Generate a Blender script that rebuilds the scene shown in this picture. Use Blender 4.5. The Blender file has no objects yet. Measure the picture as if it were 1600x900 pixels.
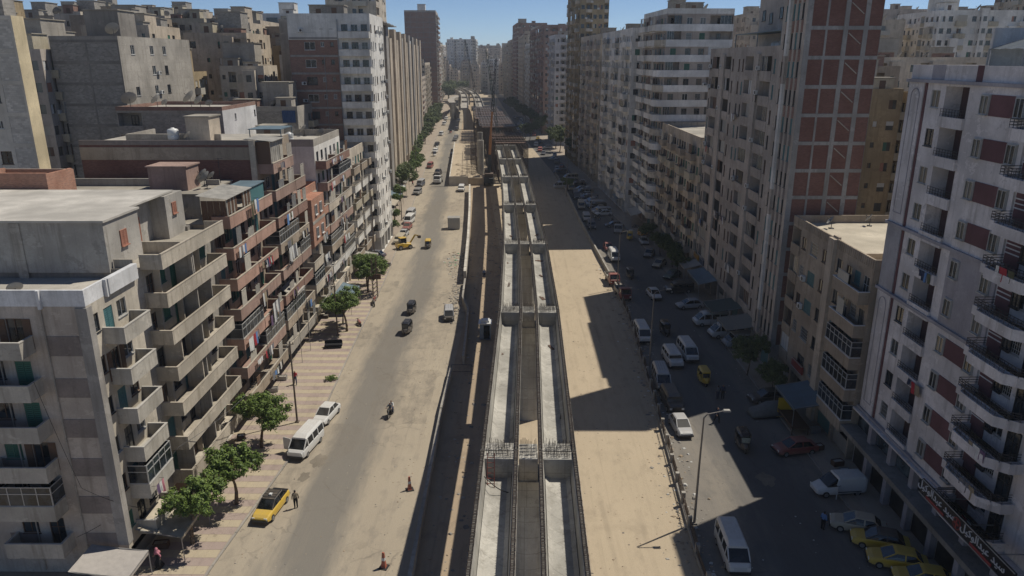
import bpy, math, random
from mathutils import Matrix, Vector

rnd = random.Random(7)
R = math.radians
scene = bpy.context.scene
COL = scene.collection

# ------------------------------------------------------------------ camera, sky, sun, exposure
cam_data = bpy.data.cameras.new('camera')
cam_data.sensor_width = 36.0
cam_data.lens = 25.875
cam_data.clip_start = 0.5
cam_data.clip_end = 6000.0
cam = bpy.data.objects.new('camera', cam_data)
cam.location = (0, 0, 36)
cam.rotation_euler = (R(90 - 17.3), 0, R(0.26))
COL.objects.link(cam)
scene.camera = cam

SUN_DIR = Vector((0.54, 0.32, 1.0)).normalized()      # towards the sun
SUN_EL = math.asin(SUN_DIR.z)
SUN_AZ = math.atan2(SUN_DIR.x, SUN_DIR.y)
world = bpy.data.worlds.new('World')
scene.world = world
world.use_nodes = True
wn = world.node_tree
wn.nodes.clear()
sky = wn.nodes.new('ShaderNodeTexSky')
sky.sky_type = 'NISHITA'
sky.sun_disc = False
sky.sun_elevation = SUN_EL
sky.sun_rotation = SUN_AZ
sky.altitude = 1500
sky.air_density = 0.62
sky.dust_density = 0.0
sky.ozone_density = 4.0
bg = wn.nodes.new('ShaderNodeBackground')
bg.inputs['Strength'].default_value = 0.09
wo = wn.nodes.new('ShaderNodeOutputWorld')
wn.links.new(sky.outputs[0], bg.inputs[0])
wn.links.new(bg.outputs[0], wo.inputs[0])

sun_data = bpy.data.lights.new('sun', 'SUN')
sun_data.energy = 4.4
sun_data.angle = R(0.53)
sun_data.color = (1.0, 0.94, 0.83)
sun = bpy.data.objects.new('sun', sun_data)
sun.rotation_euler = (-SUN_DIR).to_track_quat('-Z', 'Y').to_euler()
sun.location = (80, 50, 150)
COL.objects.link(sun)

scene.view_settings.view_transform = 'Standard'
scene.view_settings.look = 'None'
scene.view_settings.exposure = 0.0
scene.view_settings.gamma = 1.0
scene.view_settings.use_curve_mapping = False
scene.render.engine = 'CYCLES'
scene.cycles.max_bounces = 5
scene.cycles.diffuse_bounces = 4
scene.cycles.use_denoising = True

# ------------------------------------------------------------------ materials
MATS = {}


def _new(name):
    m = bpy.data.materials.new(name)
    m.use_nodes = True
    nt = m.node_tree
    b = nt.nodes['Principled BSDF']
    return m, nt, b


def _pos(nt, scale=(1, 1, 1)):
    g = nt.nodes.new('ShaderNodeNewGeometry')
    v = nt.nodes.new('ShaderNodeVectorMath')
    v.operation = 'MULTIPLY'
    v.inputs[1].default_value = scale
    nt.links.new(g.outputs['Position'], v.inputs[0])
    return v.outputs[0]


def _noise(nt, vec, scale, detail=4, rough=0.6):
    n = nt.nodes.new('ShaderNodeTexNoise')
    n.inputs['Scale'].default_value = scale
    n.inputs['Detail'].default_value = detail
    n.inputs['Roughness'].default_value = rough
    nt.links.new(vec, n.inputs['Vector'])
    return n.outputs['Fac']


def _range(nt, fac, a, b, c, d):
    r = nt.nodes.new('ShaderNodeMapRange')
    for i, v in enumerate((a, b, c, d)):
        r.inputs[1 + i].default_value = v
    nt.links.new(fac, r.inputs[0])
    return r.outputs[0]


def _mix(nt, fac, a, b, blend='MIX'):
    m = nt.nodes.new('ShaderNodeMix')
    m.data_type = 'RGBA'
    m.blend_type = blend
    m.clamp_factor = True
    for sock, val in ((m.inputs['Factor'], fac), (m.inputs['A'], a), (m.inputs['B'], b)):
        pass
    f, A, B = m.inputs[0], m.inputs[6], m.inputs[7]
    for s, v in ((f, fac), (A, a), (B, b)):
        if hasattr(v, 'is_linked') or isinstance(v, bpy.types.NodeSocket):
            nt.links.new(v, s)
        else:
            s.default_value = v if s is f else (*v[:3], 1)
    return m.outputs[2]


def _math(nt, op, a, b=None):
    m = nt.nodes.new('ShaderNodeMath')
    m.operation = op
    for i, v in enumerate((a, b)):
        if v is None:
            continue
        if isinstance(v, bpy.types.NodeSocket):
            nt.links.new(v, m.inputs[i])
        else:
            m.inputs[i].default_value = v
    return m.outputs[0]


def mul(c, k):
    return tuple(min(0.95, x * k) for x in c[:3])


def _bump(nt, b, fac, strength, dist=0.02):
    n = nt.nodes.new('ShaderNodeBump')
    n.inputs['Strength'].default_value = strength
    n.inputs['Distance'].default_value = dist
    nt.links.new(fac, n.inputs['Height'])
    nt.links.new(n.outputs[0], b.inputs['Normal'])


def plaster(name, col, dirt=0.4, stain=None, rough=0.9, patch=0.25, joints=0.0):
    """weathered render / concrete: cloudy tone, rain streaks, grain"""
    if name in MATS:
        return MATS[name]
    m, nt, b = _new(name)
    p = _pos(nt)
    big = _noise(nt, p, 0.22, 2, 0.65)
    mid = _noise(nt, p, 1.7, 3, 0.7)
    st = _noise(nt, _pos(nt, (1.6, 1.6, 0.14)), 1.0, 3, 0.75)
    fine = _noise(nt, p, 9.0, 1, 0.7)
    c = _mix(nt, _range(nt, big, 0.35, 0.68, 0, 1), mul(col, 1 - patch), mul(col, 1 + patch * 0.7))
    c = _mix(nt, _range(nt, mid, 0.45, 0.72, 0, 0.55), c, mul(col, 0.72))
    stc = stain or mul((col[0] * 0.9, col[1] * 0.86, col[2] * 0.8), 0.5)
    c = _mix(nt, _range(nt, st, 0.5, 0.78, 0, dirt * 1.6), c, stc)
    c = _mix(nt, _range(nt, fine, 0.3, 0.7, 0.0, 0.22), c, mul(col, 0.6))
    # repaired / flaked areas with a shape of their own
    fl = _noise(nt, _pos(nt, (0.9, 0.9, 1.3)), 0.55, 4, 0.8)
    c = _mix(nt, _range(nt, fl, 0.59, 0.63, 0, 0.45 * min(1, dirt * 2)), c, mul(col, 1.22))
    c = _mix(nt, _range(nt, fl, 0.40, 0.36, 0, 0.55 * min(1, dirt * 2)), c, mul(col, 0.58))
    if joints:
        g = nt.nodes.new('ShaderNodeNewGeometry')
        sx = nt.nodes.new('ShaderNodeSeparateXYZ')
        nt.links.new(g.outputs['Position'], sx.inputs[0])
        cb = nt.nodes.new('ShaderNodeCombineXYZ')
        nt.links.new(_math(nt, 'ADD', sx.outputs[0], sx.outputs[1]), cb.inputs[0])
        nt.links.new(sx.outputs[2], cb.inputs[1])
        t = nt.nodes.new('ShaderNodeTexBrick')
        t.offset = 0.0
        t.inputs['Scale'].default_value = 1.0
        t.inputs['Brick Width'].default_value = 2.45
        t.inputs['Row Height'].default_value = 1.22
        t.inputs['Mortar Size'].default_value = 0.02
        t.inputs['Color1'].default_value = (0.88, 0.88, 0.88, 1)
        t.inputs['Color2'].default_value = (1.06, 1.06, 1.06, 1)
        t.inputs['Mortar'].default_value = (0.55, 0.55, 0.55, 1)
        nt.links.new(cb.outputs[0], t.inputs['Vector'])
        c = _mix(nt, joints, c, t.outputs[0], 'MULTIPLY')
    nt.links.new(c, b.inputs['Base Color'])
    b.inputs['Roughness'].default_value = rough
    b.inputs['Specular IOR Level'].default_value = 0.25
    _bump(nt, b, fine, 0.35)
    MATS[name] = m
    return m


def brickmat(name, col, mortar, bw=0.27, bh=0.085, dirt=0.35):
    if name in MATS:
        return MATS[name]
    m, nt, b = _new(name)
    g = nt.nodes.new('ShaderNodeNewGeometry')
    sx = nt.nodes.new('ShaderNodeSeparateXYZ')
    nt.links.new(g.outputs['Position'], sx.inputs[0])
    u = _math(nt, 'ADD', sx.outputs[0], sx.outputs[1])
    cb = nt.nodes.new('ShaderNodeCombineXYZ')
    nt.links.new(u, cb.inputs[0])
    nt.links.new(sx.outputs[2], cb.inputs[1])
    t = nt.nodes.new('ShaderNodeTexBrick')
    t.inputs['Scale'].default_value = 1.0
    t.inputs['Brick Width'].default_value = bw
    t.inputs['Row Height'].default_value = bh
    t.inputs['Mortar Size'].default_value = 0.011
    t.inputs['Color1'].default_value = (*mul(col, 0.78), 1)
    t.inputs['Color2'].default_value = (*mul(col, 1.2), 1)
    t.inputs['Mortar'].default_value = (*mortar, 1)
    nt.links.new(cb.outputs[0], t.inputs['Vector'])
    p = _pos(nt)
    big = _noise(nt, p, 0.4, 5, 0.7)
    st = _noise(nt, _pos(nt, (1.5, 1.5, 0.18)), 1.0, 5, 0.75)
    c = _mix(nt, _range(nt, big, 0.42, 0.7, 0, 0.6), t.outputs[0], mul(col, 0.62))
    c = _mix(nt, _range(nt, st, 0.52, 0.75, 0, dirt), c, mul(mortar, 0.9))
    nt.links.new(c, b.inputs['Base Color'])
    b.inputs['Roughness'].default_value = 0.92
    b.inputs['Specular IOR Level'].default_value = 0.2
    _bump(nt, b, t.outputs['Fac'], 0.4, 0.01)
    MATS[name] = m
    return m


def paint(name, col, rough=0.4, metal=0.0, var=0.12, spec=0.5, coat=0.0, scale=3.0):
    if name in MATS:
        return MATS[name]
    m, nt, b = _new(name)
    n = _noise(nt, _pos(nt), scale, 4, 0.65)
    oi = nt.nodes.new('ShaderNodeObjectInfo')
    c = _mix(nt, _range(nt, n, 0.3, 0.7, 0, 1), mul(col, 1 - var), mul(col, 1 + var))
    c = _mix(nt, _range(nt, oi.outputs['Random'], 0, 1, 0, var * 2), c, mul(col, 0.6))
    nt.links.new(c, b.inputs['Base Color'])
    b.inputs['Roughness'].default_value = rough
    b.inputs['Metallic'].default_value = metal
    b.inputs['Specular IOR Level'].default_value = spec
    b.inputs['Coat Weight'].default_value = coat
    b.inputs['Coat Roughness'].default_value = 0.12
    nt.links.new(_range(nt, n, 0.3, 0.8, max(0.02, rough - 0.1), min(1, rough + 0.2)), b.inputs['Roughness'])
    MATS[name] = m
    return m


def glass(name, col=(0.02, 0.025, 0.03), rough=0.12):
    if name in MATS:
        return MATS[name]
    m, nt, b = _new(name)
    oi = nt.nodes.new('ShaderNodeObjectInfo')
    n = _noise(nt, _pos(nt), 0.9, 2)
    c = _mix(nt, _range(nt, n, 0.4, 0.65, 0, 1), mul(col, 0.5), mul(col, 2.0))
    c = _mix(nt, _range(nt, oi.outputs['Random'], 0.75, 1, 0, 0.7), c, (0.16, 0.15, 0.13))
    nt.links.new(c, b.inputs['Base Color'])
    b.inputs['Roughness'].default_value = rough
    b.inputs['Specular IOR Level'].default_value = 0.6
    MATS[name] = m
    return m


C_CONC = plaster('bare_concrete', (0.38, 0.35, 0.305), 0.45, joints=0.4)
C_CONC_D = plaster('dark_concrete', (0.25, 0.23, 0.205), 0.4)
C_GIRD = plaster('precast_concrete', (0.42, 0.40, 0.355), 0.5, patch=0.28, joints=0.7)
C_ROOF = plaster('roof_screed', (0.40, 0.37, 0.32), 0.2, patch=0.3)
C_ROOF2 = plaster('roof_dusty', (0.33, 0.30, 0.25), 0.2, patch=0.3)
C_WHITE = plaster('white_wash', (0.62, 0.61, 0.60), 0.3)
C_DARK = plaster('dim_room', (0.035, 0.032, 0.03), 0.1)  # near-black colour stands in for the unlit rooms behind the openings
B_RED = brickmat('red_brick', (0.26, 0.135, 0.10), (0.27, 0.24, 0.21))
B_ORANGE = brickmat('orange_brick', (0.42, 0.20, 0.13), (0.34, 0.28, 0.23), dirt=0.2)
B_DARK = brickmat('dark_brick', (0.175, 0.078, 0.062), (0.16, 0.125, 0.11), dirt=0.12)
B_GREY = brickmat('grey_block', (0.29, 0.27, 0.24), (0.36, 0.335, 0.30), 0.4, 0.2)
G_WIN = glass('window_glass')
G_BLUE = glass('bluish_glass', (0.035, 0.05, 0.06), 0.08)
F_ALU = paint('aluminium_frame', (0.42, 0.42, 0.41), 0.45, 0.3)
F_WHITE = paint('white_frame', (0.55, 0.55, 0.53), 0.5)
F_BROWN = paint('brown_wood', (0.11, 0.06, 0.035), 0.65)
F_DARK = paint('dark_metal', (0.035, 0.035, 0.037), 0.5, 0.2)
F_GREEN = paint('green_shutter', (0.035, 0.13, 0.09), 0.6)
F_TEAL = paint('teal_paint', (0.06, 0.16, 0.17), 0.6)
F_TERR = paint('terracotta_shutter', (0.33, 0.15, 0.10), 0.6)
STEEL = paint('rusty_steel', (0.115, 0.085, 0.065), 0.75, 0.3, 0.3)
GALV = paint('galvanised_steel', (0.33, 0.33, 0.33), 0.45, 0.6)
TIN = paint('weathered_tin', (0.36, 0.34, 0.30), 0.6, 0.2, 0.25, scale=1.2)
BLUETIN = paint('blue_tin', (0.12, 0.17, 0.2), 0.6, 0.1, 0.25, scale=1.2)
PLASTIC_W = paint('white_plastic', (0.6, 0.6, 0.58), 0.4)
BLACKP = paint('black_paint', (0.018, 0.018, 0.02), 0.3, 0, 0.1, coat=0.3)
RUBBER = paint('rubber', (0.02, 0.02, 0.02), 0.85)
CHROME = paint('chrome', (0.5, 0.5, 0.5), 0.25, 0.9)
LAMPW = paint('lamp_lens', (0.75, 0.75, 0.7), 0.2)
LAMPR = paint('tail_lens', (0.35, 0.02, 0.015), 0.25)
LAMPO = paint('orange_lens', (0.6, 0.2, 0.02), 0.3)


# ------------------------------------------------------------------ mesh building
class MB:
    def __init__(self):
        self.v, self.f, self.m = [], [], []

    def quad(self, a, b, c, d, mi=0):
        n = len(self.v)
        self.v += [tuple(a), tuple(b), tuple(c), tuple(d)]
        self.f.append((n, n + 1, n + 2, n + 3))
        self.m.append(mi)

    def poly(self, pts, mi=0):
        n = len(self.v)
        self.v += [tuple(p) for p in pts]
        self.f.append(tuple(range(n, n + len(pts))))
        self.m.append(mi)

    def box(self, x0, x1, y0, y1, z0, z1, mi=0):
        if x0 > x1: x0, x1 = x1, x0
        if y0 > y1: y0, y1 = y1, y0
        if z0 > z1: z0, z1 = z1, z0
        n = len(self.v)
        self.v += [(x0, y0, z0), (x1, y0, z0), (x1, y1, z0), (x0, y1, z0),
                   (x0, y0, z1), (x1, y0, z1), (x1, y1, z1), (x0, y1, z1)]
        for q in ((3, 2, 1, 0), (4, 5, 6, 7), (0, 1, 5, 4), (1, 2, 6, 5), (2, 3, 7, 6), (3, 0, 4, 7)):
            self.f.append(tuple(n + i for i in q))
            self.m.append(mi)

    def pbox(self, P, u0, u1, z0, z1, d0, d1, mi=0):
        a, b = P(u0, z0, d0), P(u1, z1, d1)
        self.box(a[0], b[0], a[1], b[1], a[2], b[2], mi)

    def bar(self, p0, p1, w, h=None, mi=0):
        """rectangular bar between two points"""
        h = h or w
        p0, p1 = Vector(p0), Vector(p1)
        d = (p1 - p0)
        if d.length < 1e-6: return
        d.normalize()
        up = Vector((0, 0, 1)) if abs(d.z) < 0.95 else Vector((1, 0, 0))
        s = d.cross(up).normalized() * (w / 2)
        t = s.cross(d).normalized() * (h / 2)
        n = len(self.v)
        for p in (p0, p1):
            self.v += [tuple(p - s - t), tuple(p + s - t), tuple(p + s + t), tuple(p - s + t)]
        for q in ((3, 2, 1, 0), (4, 5, 6, 7), (0, 1, 5, 4), (1, 2, 6, 5), (2, 3, 7, 6), (3, 0, 4, 7)):
            self.f.append(tuple(n + i for i in q))
            self.m.append(mi)

    def tube(self, p0, p1, r0, r1=None, n=8, mi=0, cap=True):
        r1 = r0 if r1 is None else r1
        p0, p1 = Vector(p0), Vector(p1)
        d = (p1 - p0).normalized()
        up = Vector((0, 0, 1)) if abs(d.z) < 0.95 else Vector((1, 0, 0))
        s = d.cross(up).normalized()
        t = s.cross(d)
        k = len(self.v)
        for p, r in ((p0, r0), (p1, r1)):
            for i in range(n):
                a = 2 * math.pi * i / n
                self.v.append(tuple(p + (s * math.cos(a) + t * math.sin(a)) * r))
        for i in range(n):
            j = (i + 1) % n
            self.f.append((k + i, k + j, k + n + j, k + n + i))
            self.m.append(mi)
        if cap:
            self.f.append(tuple(k + n + i for i in range(n))); self.m.append(mi)
            self.f.append(tuple(k + n - 1 - i for i in range(n))); self.m.append(mi)

    def rings(self, rings, mi=0, cap=True, closed=True):
        k = len(self.v)
        n = len(rings[0])
        for r in rings:
            self.v += [tuple(p) for p in r]
        for a in range(len(rings) - 1):
            for i in range(n if closed else n - 1):
                j = (i + 1) % n
                self.f.append((k + a * n + i, k + a * n + j, k + (a + 1) * n + j, k + (a + 1) * n + i))
                self.m.append(mi)
        if cap:
            self.f.append(tuple(k + i for i in reversed(range(n)))); self.m.append(mi)
            self.f.append(tuple(k + (len(rings) - 1) * n + i for i in range(n))); self.m.append(mi)

    def mesh(self, name, mats, smooth=False):
        me = bpy.data.meshes.new(name)
        me.from_pydata(self.v, [], self.f)
        mats = mats if isinstance(mats, (list, tuple)) else [mats]
        for x in mats:
            me.materials.append(x)
        if len(mats) > 1:
            me.polygons.foreach_set('material_index', [min(i, len(mats) - 1) for i in self.m])
        if smooth:
            me.polygons.foreach_set('use_smooth', [True] * len(me.polygons))
        me.update()
        return me


def link(name, mesh, parent=None, loc=(0, 0, 0), rz=0.0):
    o = bpy.data.objects.new(name, mesh)
    COL.objects.link(o)
    o.location = loc
    o.rotation_euler = (0, 0, rz)
    if parent is not None:
        o.parent = parent
    return o


def part(name, mb, mats, parent=None, loc=(0, 0, 0), rz=0.0, smooth=False, stuff=False):
    if not mb.f:
        return None
    o = link(name, mb.mesh(name, mats, smooth), parent, loc, rz)
    if stuff:
        o['kind'] = 'stuff'
    return o


def tag(o, label, cat, group=None):
    o['label'] = label
    o['category'] = cat
    if group:
        o['group'] = group
    return o


def thing(name, label, cat, loc=(0, 0, 0), rz=0.0, group=None):
    o = bpy.data.objects.new(name, None)
    o.empty_display_size = 0.3
    COL.objects.link(o)
    o.location = loc
    o.rotation_euler = (0, 0, rz)
    return tag(o, label, cat, group)


def structure(o):
    o['kind'] = 'structure'
    return o


def copy_tree(o, parent=None, depth=0):
    c = o.copy()
    COL.objects.link(c)
    if parent is not None:
        c.parent = parent
    if depth < 2:
        for ch in list(KIDS.get(o.name, [])):
            copy_tree(ch, c, depth + 1)
    return c


KIDS = {}


def lerp_table(tab, y):
    for (a, b), (c, d) in zip(tab, tab[1:]):
        if y <= c:
            return b + (d - b) * (y - a) / (c - a)
    return tab[-1][1]


SHIFT = [(-300, 0), (110, 0), (150, -2), (218, -6.5), (343, -15), (570, -29), (930, -49), (2600, -140)]


def sh(y):
    return lerp_table(SHIFT, y)


ORDW = 'first second third fourth fifth sixth seventh eighth ninth tenth eleventh twelfth thirteenth fourteenth fifteenth sixteenth seventeenth eighteenth nineteenth twentieth'.split()
for _t, _o in (('twenty', 'twentieth'), ('thirty', 'thirtieth'), ('forty', 'fortieth'), ('fifty', 'fiftieth'), ('sixty', 'sixtieth'), ('seventy', 'seventieth'), ('eighty', 'eightieth'), ('ninety', 'ninetieth')):
    if _t != 'twenty':
        ORDW.append(_o)
    ORDW += [_t + '-' + w for w in ORDW[:9]]

# ------------------------------------------------------------------ ground, roads, pavements
KERB_L = [(-120, -21.5), (45, -22.6), (60, -21.4), (72, -20.6), (92, -21.4), (119, -22.2), (149, -24), (218, -28.6), (343, -36.9), (569, -50.8), (931, -70.8), (2400, -160)]
MED_L = [(-120, -7.4), (45, -7.5), (70, -7.7), (106, -7.3), (119, -8.3), (207, -12.7), (243, -18.5), (343, -26), (609, -40), (931, -60), (2400, -148)]
MED_R = [(-120, 13.6), (48, 13.8), (65, 14.8), (75, 15.4), (103, 16.6), (131, 15.9), (168, 14.8), (207, 14.2), (244, 12.5), (343, 5), (569, -8.5), (931, -28), (2400, -118)]
KERB_R = [(-120, 28.2), (45, 28.2), (110, 27.6), (150, 25.6), (218, 20.5), (343, 12), (569, -2), (931, -22), (2400, -112)]


def ground_mat(name, base, dark, dust, band=None, scale=0.35, rough=0.95, grain=18.0, tracks=0.0, patches=0.0):
    m, nt, b = _new(name)
    p = _pos(nt)
    big = _noise(nt, _pos(nt, (1, 0.28, 1)), 0.16, 4, 0.65)
    mid = _noise(nt, _pos(nt, (1, 0.45, 1)), scale * 2.2, 4, 0.7)
    fine = _noise(nt, p, grain, 2, 0.75)
    c = _mix(nt, _range(nt, big, 0.36, 0.64, 0, 1), base, dust)
    c = _mix(nt, _range(nt, mid, 0.52, 0.68, 0, 0.6), c, dark)
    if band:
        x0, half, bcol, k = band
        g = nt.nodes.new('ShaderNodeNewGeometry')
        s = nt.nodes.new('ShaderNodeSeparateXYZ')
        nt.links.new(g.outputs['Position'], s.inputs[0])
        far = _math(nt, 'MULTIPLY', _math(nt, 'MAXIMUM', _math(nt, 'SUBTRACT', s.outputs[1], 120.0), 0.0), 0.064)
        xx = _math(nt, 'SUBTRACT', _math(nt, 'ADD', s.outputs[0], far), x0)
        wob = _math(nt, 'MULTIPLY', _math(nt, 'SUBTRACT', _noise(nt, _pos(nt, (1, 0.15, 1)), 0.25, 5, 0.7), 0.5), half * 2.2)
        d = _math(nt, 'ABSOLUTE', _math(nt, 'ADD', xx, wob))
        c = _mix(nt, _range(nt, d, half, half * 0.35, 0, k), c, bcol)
    if tracks:
        for k_, (sc_, rot_) in enumerate(((0.16, 0.03), (0.11, -0.09))):
            w = nt.nodes.new('ShaderNodeTexWave')
            w.wave_type = 'BANDS'; w.bands_direction = 'X'
            w.inputs['Scale'].default_value = sc_
            w.inputs['Distortion'].default_value = 9.0
            w.inputs['Detail'].default_value = 3.0
            w.inputs['Detail Scale'].default_value = 0.25
            mp = nt.nodes.new('ShaderNodeMapping')
            mp.inputs['Rotation'].default_value = (0, 0, rot_)
            mp.inputs['Scale'].default_value = (1, 0.12, 1)
            nt.links.new(p, mp.inputs[0]); nt.links.new(mp.outputs[0], w.inputs['Vector'])
            msk = _math(nt, 'MULTIPLY', _range(nt, w.outputs['Fac'], 0.9, 0.99, 0, tracks), _range(nt, _noise(nt, p, 0.06 + 0.05 * k_, 3), 0.5, 0.66, 0, 1))
            c = _mix(nt, msk, c, mul(dark, 0.85))
        damp = _noise(nt, p, 0.11, 6, 0.7)
        c = _mix(nt, _range(nt, damp, 0.58, 0.68, 0, 0.5), c, mul(dark, 0.9))
        clod = _noise(nt, p, 2.4, 6, 0.8)
        c = _mix(nt, _range(nt, clod, 0.58, 0.7, 0, 0.4), c, mul(dark, 0.75))
    if patches:
        v = nt.nodes.new('ShaderNodeTexVoronoi'); v.feature = 'F1'; v.distance = 'CHEBYCHEV'
        v.inputs['Scale'].default_value = 0.16
        nt.links.new(_pos(nt, (1, 0.55, 1)), v.inputs['Vector'])
        sp_ = nt.nodes.new('ShaderNodeSeparateColor'); nt.links.new(v.outputs['Color'], sp_.inputs[0])
        c = _mix(nt, _math(nt, 'MULTIPLY', _range(nt, sp_.outputs[0], 0.72, 0.8, 0, patches), _range(nt, mid, 0.35, 0.6, 0, 1)), c, mul(dark, 0.72))
        spot0 = _noise(nt, p, 0.12, 3, 0.6)
        ve = nt.nodes.new('ShaderNodeTexVoronoi'); ve.feature = 'DISTANCE_TO_EDGE'
        ve.inputs['Scale'].default_value = 0.33
        dv = nt.nodes.new('ShaderNodeVectorMath'); dv.operation = 'ADD'
        nn_ = nt.nodes.new('ShaderNodeTexNoise'); nn_.inputs['Scale'].default_value = 0.8; nn_.inputs['Detail'].default_value = 5
        nt.links.new(p, nn_.inputs['Vector'])
        nt.links.new(p, dv.inputs[0]); nt.links.new(nn_.outputs['Color'], dv.inputs[1]); nt.links.new(dv.outputs[0], ve.inputs['Vector'])
        c = _mix(nt, _math(nt, 'MULTIPLY', _range(nt, ve.outputs['Distance'], 0.025, 0.008, 0, 0.4), _range(nt, spot0, 0.5, 0.62, 0, 1)), c, mul(dark, 0.55))
        spot = _noise(nt, p, 0.9, 3, 0.6)
        c = _mix(nt, _range(nt, spot, 0.67, 0.72, 0, 0.6), c, mul(dark, 0.6))
    trk = _noise(nt, _pos(nt, (2.2, 0.05, 1)), 1.0, 4, 0.7)
    c = _mix(nt, _range(nt, trk, 0.54, 0.7, 0, 0.45), c, dark)
    c = _mix(nt, _range(nt, fine, 0.35, 0.75, 0, 0.4), c, mul(dark, 0.85))
    sp = _noise(nt, p, 3.3, 2, 0.5)
    c = _mix(nt, _range(nt, sp, 0.7, 0.76, 0, 0.5), c, mul(dust, 1.15))
    nt.links.new(c, b.inputs['Base Color'])
    b.inputs['Roughness'].default_value = rough
    b.inputs['Specular IOR Level'].default_value = 0.2
    _bump(nt, b, _math(nt, 'ADD', fine, _math(nt, 'MULTIPLY', mid, 1.5)), 0.45, 0.04)
    MATS[name] = m
    return m


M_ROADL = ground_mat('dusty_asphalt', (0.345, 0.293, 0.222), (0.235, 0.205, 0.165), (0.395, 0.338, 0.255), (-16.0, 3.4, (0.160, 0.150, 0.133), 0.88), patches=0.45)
M_ROADR = ground_mat('dusty_dark_asphalt', (0.21, 0.19, 0.165), (0.155, 0.145, 0.13), (0.25, 0.22, 0.18), (22.5, 5.0, (0.115, 0.11, 0.105), 0.85), patches=0.4)  # dusty asphalt, darker than on the left road
M_SAND = ground_mat('packed_sand', (0.42, 0.345, 0.245), (0.33, 0.27, 0.195), (0.47, 0.385, 0.275), tracks=0.5)
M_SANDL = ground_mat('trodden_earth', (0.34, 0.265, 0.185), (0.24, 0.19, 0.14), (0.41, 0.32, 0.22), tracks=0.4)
M_SIDE = ground_mat('worn_pavement', (0.32, 0.265, 0.21), (0.24, 0.2, 0.165), (0.38, 0.32, 0.25))
M_EARTH = ground_mat('city_dust', (0.30, 0.255, 0.2), (0.22, 0.19, 0.15), (0.36, 0.3, 0.23))


def ribbon(name, tl, tr, z, mat, y0=-120, y1=2400, ol=0.0, orr=0.0):
    ys = [y0]
    y = y0
    while y < y1:
        y = min(y1, y + (6 if y < 260 else 25 if y < 700 else 120))
        ys.append(y)
    mb = MB()
    for a, b in zip(ys, ys[1:]):
        mb.quad((lerp_table(tl, a) + ol, a, z), (lerp_table(tr, a) + orr, a, z),
                (lerp_table(tr, b) + orr, b, z), (lerp_table(tl, b) + ol, b, z))
    return structure(part(name, mb, mat))


mb = MB()
mb.quad((-1800, -300, -0.03), (1800, -300, -0.03), (1800, 2600, -0.03), (-1800, 2600, -0.03))
structure(part('ground', mb, M_EARTH))
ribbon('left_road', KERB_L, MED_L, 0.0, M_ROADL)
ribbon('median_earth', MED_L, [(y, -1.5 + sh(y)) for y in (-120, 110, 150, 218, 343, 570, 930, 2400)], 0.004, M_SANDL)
ribbon('median_sand', [(y, -1.5 + sh(y)) for y in (-120, 110, 150, 218, 343, 570, 930, 2400)], MED_R, 0.008, M_SAND)
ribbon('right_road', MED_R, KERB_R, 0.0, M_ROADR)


def slab_ribbon(name, tl, tr, z, mat, kside, y0=-60, y1=700):
    """pavement: top sheet plus kerb stones along the road side"""
    top = ribbon(name, tl, tr, z, mat, y0, y1)
    return top


SW_L_IN = [(y, -30.0 + sh(y)) for y in (-120, 110, 150, 218, 343, 570, 930, 2400)]
SW_R_IN = [(y, 33.5 + sh(y)) for y in (-120, 110, 150, 218, 343, 570, 930, 2400)]
side_l = slab_ribbon('left_pavement', SW_L_IN, KERB_L, 0.13, M_SIDE, 1)
side_r = slab_ribbon('right_pavement', KERB_R, SW_R_IN, 0.13, M_SIDE, -1)
kerb_mat = plaster('kerb_stone', (0.34, 0.31, 0.27), 0.3)
for nm, tab, dx, pav in (('kerb', KERB_L, 0.16, side_l), ('kerb', KERB_R, -0.16, side_r)):
    y = 36.0
    while y < 125:
        y2 = y + 1.95
        x0, x1 = lerp_table(tab, y), lerp_table(tab, y2)
        mb = MB()
        hh = 0.15 + rnd.uniform(-0.015, 0.01)
        a, b = min(0, dx), max(0, dx)
        mb.v += [(x0 + a, y, 0), (x0 + b, y, 0), (x1 + b, y2, 0), (x1 + a, y2, 0), (x0 + a, y, hh), (x0 + b, y, hh), (x1 + b, y2, hh), (x1 + a, y2, hh)]
        mb.f += [(3, 2, 1, 0), (4, 5, 6, 7), (0, 1, 5, 4), (1, 2, 6, 5), (2, 3, 7, 6), (3, 0, 4, 7)]
        mb.m += [0] * 6
        part(nm, mb, kerb_mat, pav)
        y = y2 + 0.03
    mb = MB()
    while y < 600:
        y2 = y + 8
        x0, x1 = lerp_table(tab, y), lerp_table(tab, y2)
        a, b = min(0, dx), max(0, dx)
        for (p, q) in (((x0 + a, x0 + b), (x1 + a, x1 + b)),):
            mb.quad((p[0], y, .15), (p[1], y, .15), (q[1], y2, .15), (q[0], y2, .15))
            xx = (p[1], q[1]) if dx > 0 else (p[0], q[0])
            mb.quad((xx[0], y, 0), (xx[1], y2, 0), (xx[1], y2, .15), (xx[0], y, .15))
        y = y2
    part('far_kerb', mb, kerb_mat, pav)

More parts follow.
